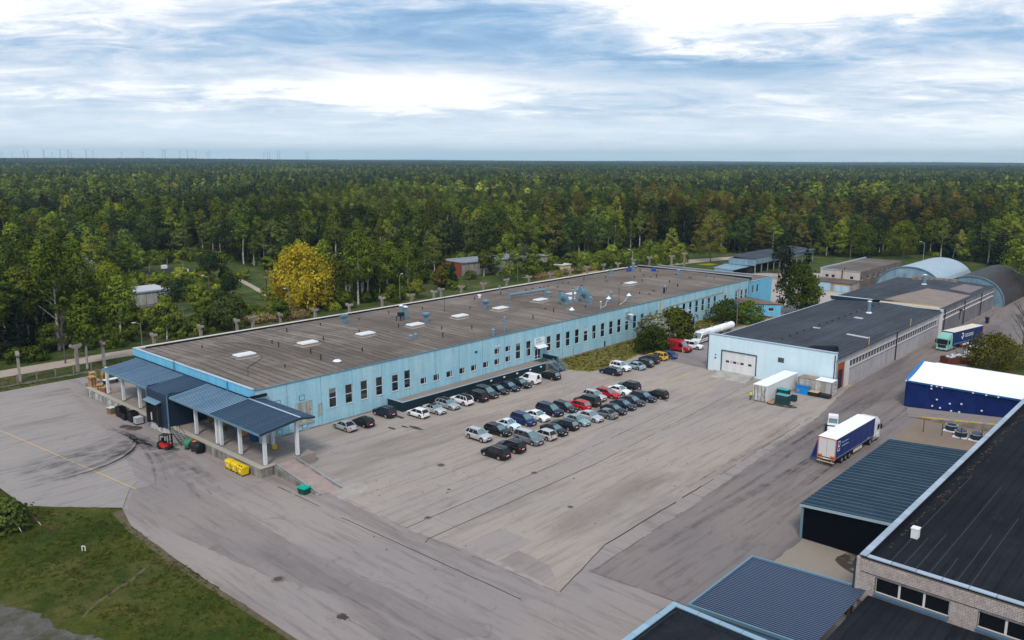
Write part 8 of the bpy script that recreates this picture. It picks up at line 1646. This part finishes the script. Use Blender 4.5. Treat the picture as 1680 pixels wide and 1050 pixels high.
# --- trees one can point at
TREES = [
 ('birch_tree', 'birch', 57.3, 195.5, 18.0, 9.5, 'tall birch farthest left beyond the sandy track', 'tree'), ('birch_tree', 'birch', 62.7, 189.8, 21.9, 8.0, 'tallest birch with a high thin crown left of the maple', 'tree'),
 ('bare_tree', 'bare', 59.2, 176.6, 11.2, 5.0, 'leafless grey birch standing at the edge of the sandy track', 'tree'), ('birch_tree', 'birch', 60.4, 168.6, 15.5, 6.1, 'slender birch growing between the fence and the track behind the pallets', 'tree'),
 ('birch_tree', 'birch', 74.9, 187.4, 14.6, 8.6, 'spreading birch with white trunk behind the canopy corner', 'tree'), ('maple_tree', 'lime', 91.8, 235.4, 12.2, 13.0, 'yellow-green flowering maple beside the concrete bunker', 'tree'),
 ('willow_tree', 'grey', 88.0, 244.2, 13.3, 11.6, 'grey-green willow left of the yellow-green maple', 'tree'), ('birch_tree', 'birch', 83.7, 183.6, 10.0, 5.1, 'small birch in front of the concrete bunker', 'tree'),
 ('pine_tree', 'pine', 100.7, 213.6, 8.6, 8.2, 'dark low pine right of the concrete bunker', 'tree'), ('pine_tree', 'pine', 136.6, 261.3, 9.8, 9.6, 'flat-topped pine standing alone in the clearing', 'tree'), ('pine_tree', 'pine', 124.2, 228.2, 6.2, 7.4, 'low dark pine beside the stony path', 'tree'),
 ('birch_tree', 'birch', 96.9, 192.2, 10.8, 6.2, 'bushy green birch left of the clearing path', 'tree'), ('broadleaf_tree', 'broad', 98.2, 182.6, 8.2, 7.0, 'dark dense small tree behind the roof edge left of the dry reeds', 'tree'),
 ('willow_tree', 'willow', 127.0, 193.5, 17.3, 16.5, 'big golden-yellow willow in full leaf behind the factory roof', 'tree'),
 ('birch_tree', 'birch', 142.6, 189.2, 20.4, 10.5, 'tall dense birch directly right of the golden willow', 'tree'), ('birch_tree', 'birch', 149.0, 193.0, 18.0, 9.0, 'second birch right of the golden willow', 'tree'), ('birch_tree', 'birch', 155.5, 191.7, 17.0, 9.6, 'third birch right of the golden willow', 'tree'), ('birch_tree', 'birch', 137.0, 197, 18.0, 8.0, 'birch close behind the right side of the golden willow', 'tree'),
 ('birch_tree', 'birch', 181.1, 212.1, 16.8, 9.3, 'white-stemmed birch pair left of the red brick shed', 'tree'), ('small_tree', 'bronze', 178.6, 193.3, 7.0, 4.2, 'small yellow-brown tree before the red brick shed', 'tree'), ('spruce_tree', 'spruce', 191.5, 201.2, 6.8, 3.9, 'small dark spruce before the red brick end wall', 'tree'),
 ('birch_tree', 'birch', 209.0, 203.5, 9.4, 4.0, 'small birch before the middle of the brick shed', 'tree'), ('birch_tree', 'poplar', 214.5, 203.9, 10.0, 4.4, 'narrow bright green tree before the brick shed', 'tree'), ('poplar_tree', 'poplar', 206.9, 189.1, 17.0, 7.4, 'tall grey-green columnar tree right of the factory roof vents', 'tree'),
 ('willow_tree', 'grey', 228.0, 201.0, 9.8, 7.4, 'pale round willow at the right end of the brick shed', 'tree'), ('birch_tree', 'poplar', 215.9, 186.0, 12.4, 4.0, 'narrow green tree right of the tall columnar tree', 'tree'),
 ('aspen_tree', 'bronze', 304.9, 166.4, 20.5, 13.5, 'big bronze-leaved aspen left of the open blue shed', 'tree'), ('birch_tree', 'poplar', 288.5, 175.0, 14.0, 4.8, 'slim bright green birch near the bend of the track', 'tree'), ('lime_tree', 'round', 362.2, 125.0, 14.1, 12.0, 'bright green round tree behind the service block', 'tree'),
 ('aspen_tree', 'round', 372.5, 112.3, 15.6, 11.2, 'yellow-green tree behind the arched hangar', 'tree'), ('spruce_tree', 'pine', 284.6, 125.9, 14.0, 8.0, 'dark twin pine in front of the open shed end', 'tree'), ('spruce_tree', 'spruce', 239.2, 98.6, 16.0, 6.2, 'tall dark spruce behind the big birch by the warehouse', 'tree'), ('spruce_tree', 'spruce', 257.0, 112.5, 15.5, 6.4, 'dark spruce left of the garage doors', 'tree'), ('spruce_tree', 'pine', 270, 121, 15.0, 6.8, 'dark pine behind the spruces by the garages', 'tree'),
 ('birch_tree', 'round', 215.0, 90.5, 13.4, 10.0, 'broad green birch standing behind the warehouse roof', 'tree'), ('birch_tree', 'poplar', 219.5, 89, 9.5, 6.0, 'lower green tree joined to the right of the broad birch', 'tree'),
 ('birch_tree', 'birch', 290.5, 50.5, 19.5, 15.0, 'weeping birch at the right edge over the dark hangar', 'tree'), ('bare_tree', 'bare', 200.5, 34.4, 11.1, 9.2, 'bare branching tree at the right edge by the gravel plot', 'tree')]
for nm, k, x, y, H, W, lb, cat in TREES:
    lm = LM['willow'] if k == 'willow' else (LM['lime'] if 'yellow-green tree' in lb else (LM['birch'] if k == 'round' else None)); tree(nm, k, x, y, H, W, lb, None, cat, lm, 2.0 if W > 9 else 1.3)
BUSH = [('bush', 'bush', 192.4, 99.5, 5.3, 8.4, 'large dark round bush against the far end of the blue wall'), ('bush', 'bush', 193.6, 94.0, 5.4, 6.8, 'dark round bush by the brown wooden pole'), ('bush', 'bush', 149.9, 94.6, 5.3, 7.2, 'dark green round bush left of the red delivery van'), ('lilac_bush', 'blossom', 157.0, 98.9, 6.3, 7.4, 'white blossoming bush close to the blue wall'), ('lilac_bush', 'blossom', 163.1, 97.3, 7.0, 8.2, 'tall light green bush behind the red delivery van'),
 ('willow_bush', 'bush', 185.5, 36.6, 6.4, 11.0, 'sprawling yellow-green bush behind the blue tent'), ('bush', 'bush', 207, 103.5, 3.0, 5.5, 'low bush along the wall beneath the annex windows'), ('bush', 'bush', 213.5, 105.5, 2.6, 4.0, 'low bush before the annex corner'), ('shrub', 'bush', 25.4, 99.8, 3.4, 4.6, 'grey-green shrub between the rusty pipe rails')]
for nm, k, x, y, H, W, lb in BUSH:
    lm = LM['broad'] if nm == 'shrub' else leafmat('olive_yellow_leaves', (.055, .058, .008), (.19, .175, .022)) if 'yellow-green bush' in lb else (LM['birch'] if 'light green bush' in lb else None); tree(nm, k, x, y, H, W, lb, None, 'bush', lm, 2.4 if W > 6.5 else 1.2)
# --- the woodland
CLEAR = [(-400, -400), (-400, 184), (50, 186), (64, 192), (78, 214), (86, 244), (102, 264), (120, 284), (128, 312), (150, 350), (177, 344), (166, 292), (190, 264), (224, 254), (236, 224), (262, 212), (300, 212), (338, 206), (338, 186), (346, 162), (362, 131), (394, 112), (374, 80), (332, 60), (318, 36), (330, -40), (330, -400)]
CA = np.array(CLEAR)
def inside(px, py, poly):
    n = len(poly); c = np.zeros(len(px), bool); j = n - 1
    for i in range(n):
        xi, yi = poly[i]; xj, yj = poly[j]; cond = ((yi > py) != (yj > py)) & (px < (xj - xi) * (py - yi) / (yj - yi + 1e-12) + xi); c ^= cond; j = i
    return c
AZ0 = math.atan2(.6598, .7266)
def wedge(dmin, dmax, sp, marg=4.0, jit=.42):
    a = R(32 + marg); n = int(dmax / sp) + 2; gx, gy = np.meshgrid(np.arange(-n // 6, n), np.arange(-n // 6, n)); x = (gx + rng.uniform(-jit, jit, gx.shape)).ravel() * sp; y = (gy + rng.uniform(-jit, jit, gy.shape)).ravel() * sp
    d = np.hypot(x, y); da = np.abs((np.arctan2(y, x) - AZ0 + np.pi) % (2 * np.pi) - np.pi); k = (d > dmin) & (d < dmax) & (da < a); return x[k], y[k]
def fbm(x, y, s, off):   # cheap smooth random field
    v = np.zeros_like(x)
    for i, (kx, ky, ph) in enumerate([(1, .3, 0), (-.4, 1.1, 2), (.7, -.9, 4), (1.9, 1.3, 1), (-1.6, 2.1, 5), (2.7, -.4, 3), (.5, 3.3, 2.2)]): v += np.sin((x * kx + y * ky) / s + ph * 1.7 + off) / (1 + .35 * i)
    return v / 2.6
def kinds_for(x, y):
    n = len(x); r = rng.random(n); k = np.zeros(n, int); d = np.hypot(x, y)
    f1 = fbm(x, y, 60, 1.0); f2 = fbm(x, y, 130, 5.0); f3 = fbm(x, y, 45, 9.0); az = np.degrees(np.arctan2(y, x))
    # 0 birch 1 broad 2 spruce 3 pine 4 bronze 5 bare 6 lime
    pb = .55 + .3 * f1; ps = np.clip(.10 + .45 * f2, .03, .8); bd = np.sin(d / 95.0 + az * .11 + .8) + .7 * np.sin(d / 41.0 - az * .23) + .8 * fbm(x, y, 210, 3.0); ps = np.where(d > 430, np.clip(ps * .5 + .30 * bd, .02, .9), ps); pb = np.where(d > 430, .5 + .35 * np.sin(d / 150.0 + az * .2), pb); ps = np.where((az > 57) & (d < 420), ps + .22, ps)
    pz = np.where((az > 12) & (az < 40) & (d > 330) & (d < 560), .26 + .3 * f3, .02 + .05 * f3)
    k = np.where(r < pz, 4, np.where(r < pz + ps, 2, np.where(rng.random(n) < pb, 0, 1))); r2 = rng.random(n)
    k = np.where((k == 2) & (r2 < .35), 3, k); k = np.where(r2 > .975, 5, k); k = np.where((r2 > .95) & (r2 <= .965), 6, k); return k
KN = ['birch', 'broad', 'spruce', 'pine', 'bronze', 'bare', 'lime']
BASE = {'birch': (17.5, 6.4), 'broad': (15.5, 8.2), 'spruce': (17, 5.6), 'pine': (17.5, 6.2), 'bronze': (18, 7.4), 'bare': (15, 5.5), 'lime': (16, 7.5)}
VAR = {'birch': 5, 'broad': 5, 'spruce': 3, 'pine': 3, 'bronze': 3, 'bare': 2, 'lime': 2}
hid = bpy.data.collections.new('tree_kinds')
SPL = {}; PR0 = {}; LOD1 = {}
for k in KN:
    SPL[k] = []; PR0[k] = []; LOD1[k] = []
    for v in range(VAR[k]):
        H, W = BASE[k]; H *= rng.uniform(.92, 1.08); V, tone, tr, bark = treemesh(k, k, H, W, .95); SPL[k].append((crownmesh('crown', V, tone, lmk(k)), tr.mesh('trunk', bark))); PR0[k].append(joined('tree', V, tone, tr, lmk(k), bark))
        V, tone, tr, bark = treemesh(k, k, H, W, .8, 1); LOD1[k].append(joined('tree', V, tone, tr, lmk(k), bark))
def scatter(name, meshes, x, y, z, sc, label, cat, zs=None):
    """one object that stands for what nobody could count: geometry-node instances of a few meshes on real points"""
    c = bpy.data.collections.new(name + '_kinds')
    for i, me in enumerate(meshes): o = bpy.data.objects.new('%s_kind_%02d' % (name, i), me); c.objects.link(o)
    n = len(x); me = bpy.data.meshes.new(name); me.vertices.add(n); me.vertices.foreach_set('co', np.stack([x, y, z], 1).astype(np.float32).ravel())
    a = me.attributes.new('idx', 'INT', 'POINT'); a.data.foreach_set('value', rng.integers(0, len(meshes), n).astype(np.int32))
    a = me.attributes.new('rot', 'FLOAT_VECTOR', 'POINT'); rr_ = np.zeros((n, 3), np.float32); rr_[:, 2] = rng.uniform(0, 6.28, n); rr_[:, 0] = rng.normal(0, .02, n); a.data.foreach_set('vector', rr_.ravel())
    a = me.attributes.new('scl', 'FLOAT_VECTOR', 'POINT'); zz_ = sc if zs is None else zs; a.data.foreach_set('vector', np.stack([sc, sc, zz_], 1).astype(np.float32).ravel())
    o = bpy.data.objects.new(name, me); col.objects.link(o); ng = bpy.data.node_groups.new(name, 'GeometryNodeTree'); ng.interface.new_socket('Geometry', in_out='INPUT', socket_type='NodeSocketGeometry'); ng.interface.new_socket('Geometry', in_out='OUTPUT', socket_type='NodeSocketGeometry')
    gi = ng.nodes.new('NodeGroupInput'); go = ng.nodes.new('NodeGroupOutput'); ci = ng.nodes.new('GeometryNodeCollectionInfo'); ci.inputs['Collection'].default_value = c; ci.inputs['Separate Children'].default_value = True; ci.inputs['Reset Children'].default_value = True
    ip = ng.nodes.new('GeometryNodeInstanceOnPoints'); ip.inputs['Pick Instance'].default_value = True
    def na(nm, ty): q = ng.nodes.new('GeometryNodeInputNamedAttribute'); q.data_type = ty; q.inputs['Name'].default_value = nm; return q.outputs['Attribute']
    l = ng.links.new; l(gi.outputs[0], ip.inputs['Points']); l(ci.outputs[0], ip.inputs['Instance']); l(na('idx', 'INT'), ip.inputs['Instance Index']); l(na('rot', 'FLOAT_VECTOR'), ip.inputs['Rotation']); l(na('scl', 'FLOAT_VECTOR'), ip.inputs['Scale']); l(ip.outputs[0], go.inputs[0])
    md = o.modifiers.new('scatter', 'NODES'); md.node_group = ng; return tag(o, label, cat, None, 'stuff')
x, y = wedge(150, 640, 5.4); k_ = ~inside(x, y, CA); x, y = x[k_], y[k_]; kd = kinds_for(x, y)
sx = np.array([t[2] for t in TREES]); sy = np.array([t[3] for t in TREES]); near_ = np.min(np.hypot(x[:, None] - sx, y[:, None] - sy), axis=1) > 3.2; x, y, kd = x[near_], y[near_], kd[near_]; g_ = fbm(x, y, 17, 4.0) < 1.15; x, y, kd = x[g_], y[g_], kd[g_]; HF = 1 + .20 * np.clip(fbm(x, y, 38, 7.0), -1.3, 1.3)
dd = np.hypot(x, y); 
def where(x, y):
    a = math.degrees(math.atan2(y, x)); return 'left of the golden willow' if a > 60 else 'between the golden willow and the brick shed' if a > 47 else 'behind the brick shed' if a > 38 else 'behind the end of the factory' if a > 28 else 'behind the service block' if a > 18 else 'behind the arched hangars'
LBL = {'birch': ('birch_tree', 'leafy green birch in the forest '), 'broad': ('broadleaf_tree', 'dark green broadleaf tree in the forest '), 'spruce': ('spruce_tree', 'dark pointed spruce in the forest '), 'pine': ('pine_tree', 'dark round-topped pine in the forest '), 'bronze': ('aspen_tree', 'bronze-leaved aspen in the forest '), 'bare': ('bare_tree', 'leafless grey tree in the forest '), 'lime': ('lime_tree', 'bright yellow-green tree in the forest ')}
RN = {'birch': 'green birch woodland farther back in the forest', 'broad': 'dark green broadleaf woodland farther back', 'spruce': 'dark spruce woodland farther back', 'pine': 'pine woodland farther back', 'bronze': 'bronze-leaved aspen woodland farther back', 'bare': 'leafless grey trees farther back', 'lime': 'yellow-green trees farther back'}
for ki, k in enumerate(KN):
    m = np.where(kd == ki)[0]; m = m[np.argsort(dd[m])]; nb, lb = LBL[k]
    for j, i in enumerate(m[:300]):
        s = random.uniform(.70, 1.2); v = random.randrange(VAR[k]); rz = random.uniform(0, 6.28); zsc = s * random.uniform(.88, 1.12) * HF[i]; s *= random.uniform(.85, 1.35)
        if j < 45:
            wl = lb + where(x[i], y[i]); gp = 'forest %ss %s' % (nb.replace('_', ' '), where(x[i], y[i])); t = thing(nb, (float(x[i]), float(y[i]), 0), wl, 'tree', gp, rz); t.scale = (s, s, zsc); inst('crown', SPL[k][v][0], t); inst('trunk', SPL[k][v][1], t)
        else:
            o = bpy.data.objects.new(nb, PR0[k][v]); col.objects.link(o); o.location = (float(x[i]), float(y[i]), 0); o.rotation_euler = (0, 0, rz); o.scale = (s, s, zsc); wl = lb + where(x[i], y[i]); tag(o, wl, 'tree', 'forest %ss %s' % (nb.replace('_', ' '), where(x[i], y[i])))
    r = m[300:]
    if len(r): s = rng.uniform(.70, 1.22, len(r)); scatter(nb.replace('_tree', '_woodland'), PR0[k], x[r], y[r], np.zeros(len(r)), s, RN[k], 'woodland', s * rng.uniform(.8, 1.0, len(r)) * HF[r])
# loose birches on the strip between the track and the forest
n_ = 0
for k in range(400):
    x_, y_ = random.uniform(48, 262), random.uniform(184.5, 240)
    if x_ > 200 and y_ > 199 or y_ > 218 or (40.3 < math.degrees(math.atan2(y_, x_)) < 47.2) or x_ < 132 and (x_ > 80 or n_ % 4) or 88 < x_ < 110 and 222 < y_ < 244 or (162 < x_ < 200 and y_ < 205) or 226 < x_ or min(math.hypot(x_ - a, y_ - b) for a, b in zip(sx, sy)) < 3.4 or n_ >= 70: continue
    if not inside(np.array([x_]), np.array([y_]), CA)[0]: continue
    kk = random.choice(('birch', 'birch', 'birch', 'broad', 'lime')); v = random.randrange(VAR[kk]); s = random.uniform(.42, .95); n_ += 1; nb = LBL[kk][0]; wr_ = where(x_, y_)
    t = thing(nb, (x_, y_, 0), {'birch': 'slender birch', 'broad': 'dark green tree', 'lime': 'yellow-green tree'}[kk] + ' on the scrub strip ' + wr_, 'tree', 'young %ss on the scrub strip %s' % (nb.replace('_', ' '), wr_), random.uniform(0, 6)); t.scale = (s, s, s * random.uniform(.95, 1.15)); inst('crown', SPL[kk][v][0], t); inst('trunk', SPL[kk][v][1], t)
    sx = np.append(sx, x_); sy = np.append(sy, y_)
# middle distance
x, y = wedge(640, 2300, 9.0, 2.5); kd = kinds_for(x, y); r_ = rng.random(len(x)); dk = np.clip((np.hypot(x, y) - 640) / 1500, 0, 1) * .55 + .12; kd = np.where((r_ < dk) & (kd < 2), 2 + (r_ * 1000 % 2).astype(int), kd); z = np.array([ground_h(a, b) for a, b in zip(x, y)])
ms = []; order = []
for ki, k in enumerate(KN):
    r = np.where(kd == ki)[0]
    if len(r): s = rng.uniform(1.0, 1.75, len(r)); scatter('distant_' + k + '_woodland', LOD1[k], x[r], y[r], z[r], s, 'distant ' + RN[k], 'woodland', rng.uniform(.8, 1.32, len(r)))
# far forest blocks
def patch(seed):
    r_ = np.random.default_rng(seed); C = []; rd = []; sz = 120
    n = 170; px, py = r_.uniform(-sz / 2, sz / 2, n), r_.uniform(-sz / 2, sz / 2, n); h = r_.uniform(12, 20, n)
    for i in range(n):
        for q in range(3): C.append((px[i] + r_.normal(0, .8), py[i] + r_.normal(0, .8), h[i] * (.5 + .2 * q))); rd.append(3.4 - .7 * q)
    V, tone = quads(C, rd, 7, 3.4); tone = np.repeat(r_.random(n) ** 1.5, 21) * .85 + rng.random(n * 21) * .2; return V, tone
fm_ = [leafmat('far_forest_mixed', (.010, .025, .011), (.070, .110, .035), (.035, .06, .025), .45), leafmat('far_forest_dark', (.006, .015, .010), (.030, .050, .025), (.05, .08, .03), .45)]
pm_ = [crownmesh('forest_block', *patch(s_), fm_[s_ % 2]) for s_ in range(4)]
x, y = wedge(2250, 11500, 112, 2.0, .1); z = np.array([ground_h(a, b) for a, b in zip(x, y)]) - 1.0; scatter('far_forest', pm_, x, y, z, rng.uniform(1.0, 1.1, len(x)), 'endless forest running to the horizon', 'forest', rng.uniform(.85, 1.15, len(x)))
# undergrowth, weeds and tufts
bm_ = []
for k, H, W in (('bush', 3.0, 4.2), ('bush', 2.2, 3.4), ('broad', 4.2, 3.6), ('bush', 1.6, 3.6)): V, tone, tr, bark = treemesh(k, k, H, W, .55); bm_.append(joined('shrub', V, tone, tr, [LM['bush'], LM['birch'], LM['birch'], LM['lime']][len(bm_)], bark))
x, y = wedge(150, 420, 3.1); ci = inside(x, y, CA); ok = ci & (y > 183.5) | (~ci); f = fbm(x, y, 11, 2.0)
bad = inside(x, y, np.array([(120, 184), (146, 184), (172, 300), (155, 318), (128, 240), (118, 205)])) & (f < .35)
bad |= inside(x, y, np.array([(120, 280), (150, 280), (150, 312), (120, 312)])); bad |= inside(x, y, np.array([(198, 203), (248, 200), (250, 226), (200, 228)])); bad |= inside(x, y, np.array([(90, 226), (108, 226), (108, 242), (90, 242)])); bad |= inside(x, y, np.array([(232, 184), (246, 184), (246, 196), (232, 196)]))
bad |= inside(x, y, np.array([(180, 184), (246, 184), (252, 202), (192, 206)])) & (rng.random(len(x)) < .85); bad |= (ci & (x > 255) & (y < 172)); keep = ok & ~bad & (f > -.45) & (np.where(ci, rng.random(len(x)) < .75, rng.random(len(x)) < .40)); x, y = x[keep], y[keep]; s = rng.uniform(.45, 1.3, len(x))
scatter('undergrowth', bm_, x, y, np.zeros(len(x)), s, 'bright green undergrowth and willow scrub along the forest edge', 'undergrowth')
x = rng.uniform(262, 300, 260); y = rng.uniform(172, 205, 260); x2 = rng.uniform(225, 262, 240); y2 = rng.uniform(152, 200, 240); kx = (y2 > 183) | (y2 < 162); scatter('meadow_scrub', bm_, np.concatenate([x, x2[kx]]), np.concatenate([y, y2[kx]]), np.zeros(260 + kx.sum()), rng.uniform(.3, .9, 260 + kx.sum()), 'low scrub in the meadow beyond the end of the factory', 'scrub')
V, tone = quads([(rng.uniform(-.3, .3), rng.uniform(-.3, .3), .06) for _ in range(8)], .12, 5, .10); tf = [crownmesh('tuft', V, tone, LM['tuft'])]
V, tone = quads([(rng.uniform(-.4, .4), rng.uniform(-.4, .4), .08) for _ in range(10)], .14, 5, .12); tf.append(crownmesh('tuft', V, tone, LM['tuft']))
x = rng.uniform(12, 35.0, 9000); y = rng.uniform(55, 126, 9000); k = inside(x, y, np.array([(35.0, 55), (35.0, 82), (35.3, 92), (36.2, 96), (29.0, 105), (28.6, 114), (20, 127), (5, 127), (5, 92), (22.6, 84), (26, 68), (26.6, 55)])) & (fbm(x, y, 3.0, 1.0) > .6 - rng.random(9000) * 1.8); scatter('grass_tufts', tf, x[k], y[k], np.full(k.sum(), .055), rng.uniform(.35, .8, k.sum()), 'rough grass tufts on the lawn in the lower left corner', 'grass')
x = rng.uniform(125, 206, 4000); y = rng.uniform(93.5, 104.6, 4000); k = inside(x, y, np.array([(125.5, 98.3), (127, 94.5), (129, 94), (139, 94.5), (150, 96.5), (164, 98.8), (169, 96), (188, 94), (206, 93.5), (206, 104.4), (128, 104.4)])); x2 = rng.uniform(-20, 120, 9000); y2 = rng.uniform(152.8, 172, 9000); k2 = (x2 < 58) & (y2 > 163.3) | (x2 > 60)
scatter('verge_grass', tf, np.concatenate([x[k], x2[k2]]), np.concatenate([y[k], y2[k2]]), np.full(k.sum() + k2.sum(), .04), rng.uniform(.3, .9, k.sum() + k2.sum()), 'rough grass on the verges around the factory', 'grass')
x = rng.uniform(103, 125, 1500); y = rng.uniform(182.5, 194, 1500); V, tone = quads([(rng.uniform(-.6, .6), rng.uniform(-.6, .6), rng.uniform(.3, 1.5)) for _ in range(20)], .3, 5, .35); rm_ = crownmesh('reeds', V, tone, leafmat('dry_reeds', (.20, .15, .06), (.36, .28, .13)))
k = inside(x, y, np.array([(102, 186), (102, 195), (113, 195), (123, 187), (121, 182)])); x, y = np.concatenate([x[k], rng.uniform(216, 250, 200)]), np.concatenate([y[k], rng.uniform(184, 188, 200)]); scatter('dry_reeds', [rm_], x, y, np.zeros(len(x)), rng.uniform(.6, 1.2, len(x)), 'straw-coloured reeds beyond the sandy track', 'reeds')
# brush heap
mb = MB()
for k in range(160): a = rng.uniform(0, 6.28); x0, y0 = 287 + rng.normal(0, 3.2), 188 + rng.normal(0, 2.6); z0 = max(.1, 2.4 - abs(x0 - 287) * .4); mb.tube((x0, y0, rng.uniform(.1, z0)), (x0 + 2.6 * math.cos(a), y0 + 2.6 * math.sin(a), rng.uniform(.1, z0)), .07, .04, 4)
solo(mb, 'brush_heap', pbr('brown_branches', (.14, .085, .055), .9, var=.4), (287, 188, 0), 'heap of brown cut branches at the forest edge beyond the factory', 'brush heap')
# ================================================================== wind farm and town on the horizon
M_tur = pbr('turbine_grey', (.22, .27, .32), .6, var=.02)
bl_ = MB(); bl_.hexa([(-1.1, -.5, 0), (1.1, -.5, 0), (1.1, .5, 0), (-1.1, .5, 0)], [(-.2, -.15, 46), (.2, -.15, 46), (.2, .15, 46), (-.2, .15, 46)]); blm = bl_.mesh('blade', M_tur)
tw_ = MB(); tw_.tube((0, 0, 0), (0, 0, 100), 3.0, 1.7, 10); twm = tw_.mesh('tower', M_tur); nc_ = MB(); nc_.box(-2, 2, -2.2, 6, -2, 2); ncm = nc_.mesh('nacelle', M_tur)
pxs = [(12, 0), (18, 0), (35, 0), (54, 1), (60, 1), (86, 2), (99, 0), (112, 2), (125, 2), (130, 0), (154, 2), (165, 1), (211, 0), (245, 1), (277, 1), (281, 2), (305, 1), (317, 2), (331, 1), (348, 0), (352, 1), (440, 0), (446, 0), (449, 0), (462, 1), (465, 0), (508, 0), (511, 0)]
for px, sz in pxs:
    D_ = {0: 8600, 1: 7400, 2: 6600}[sz] + random.uniform(-200, 200); u = (px - 840) / 1348.0; az = AZ0 - math.atan(u); x, y = D_ * math.cos(az), D_ * math.sin(az); g0 = ground_h(x, y)
    hz = (259.6 + .003 * px - {0: 252, 1: 250, 2: 248.6}[sz]) / 1348 * D_ + 41; s = (hz - g0) / 100.0
    t = thing('wind_turbine', (x, y, g0), 'white three-bladed wind turbine far off on the left horizon', 'wind turbine', 'wind turbines on the horizon', az + R(90) + R(random.uniform(-25, 25))); t.scale = (s, s, s)
    inst('tower', twm, t); inst('nacelle', ncm, t, (0, 0, 100)); a0 = random.uniform(0, 120)
    for q in range(3): b = inst('blade', blm, t, (0, -3, 100)); b.rotation_euler = (0, R(a0 + 120 * q), 0)
for px, wd_, h_ in [(852, 50, 0), (858, 30, 2), (876, 60, 1), (881, 40, 4), (888, 50, 0), (910, 60, 0), (938, 20, 0)]:
    D_ = 6200; az = AZ0 - math.atan((px - 840) / 1348.0); x, y = D_ * math.cos(az), D_ * math.sin(az); g0 = ground_h(x, y); top = 22 + h_ * .5
    t = thing('distant_building', (x, y, g0), 'pale town block on the horizon above the forest', 'building', 'pale blocks on the horizon', az + R(90)); inst('block', MB().box(-wd_ / 2, wd_ / 2, -20, 20, 0, 26 - g0 + h_).mesh('block', pbr('pale_block', (.55, .6, .65), .8)), t); inst('roof', MB().box(-wd_ / 2 - 1, wd_ / 2 + 1, -21, 21, 26 - g0 + h_, 27 - g0 + h_).mesh('roof', pbr('pale_block', (.55, .6, .65), .8)), t)
# ================================================================== air
hz_ = MB(); hz_.box(-15000, 15000, -15000, 15000, -2.0, 190.0); ho = hz_.build('haze', None); tag(ho, kind='stuff', label='thin blue air haze over the forest', cat='haze')
hm_ = bpy.data.materials.new('air_haze'); hm_.use_nodes = True; t = hm_.node_tree; t.nodes.clear(); o = t.nodes.new('ShaderNodeOutputMaterial'); v = t.nodes.new('ShaderNodeVolumePrincipled'); v.inputs['Color'].default_value = (.60, .87, 1.0, 1); v.inputs['Density'].default_value = 9e-5; v.inputs['Anisotropy'].default_value = .2
t.links.new(v.outputs[0], o.inputs['Volume']); ho.data.materials.append(hm_); ho.display_type = 'WIRE'
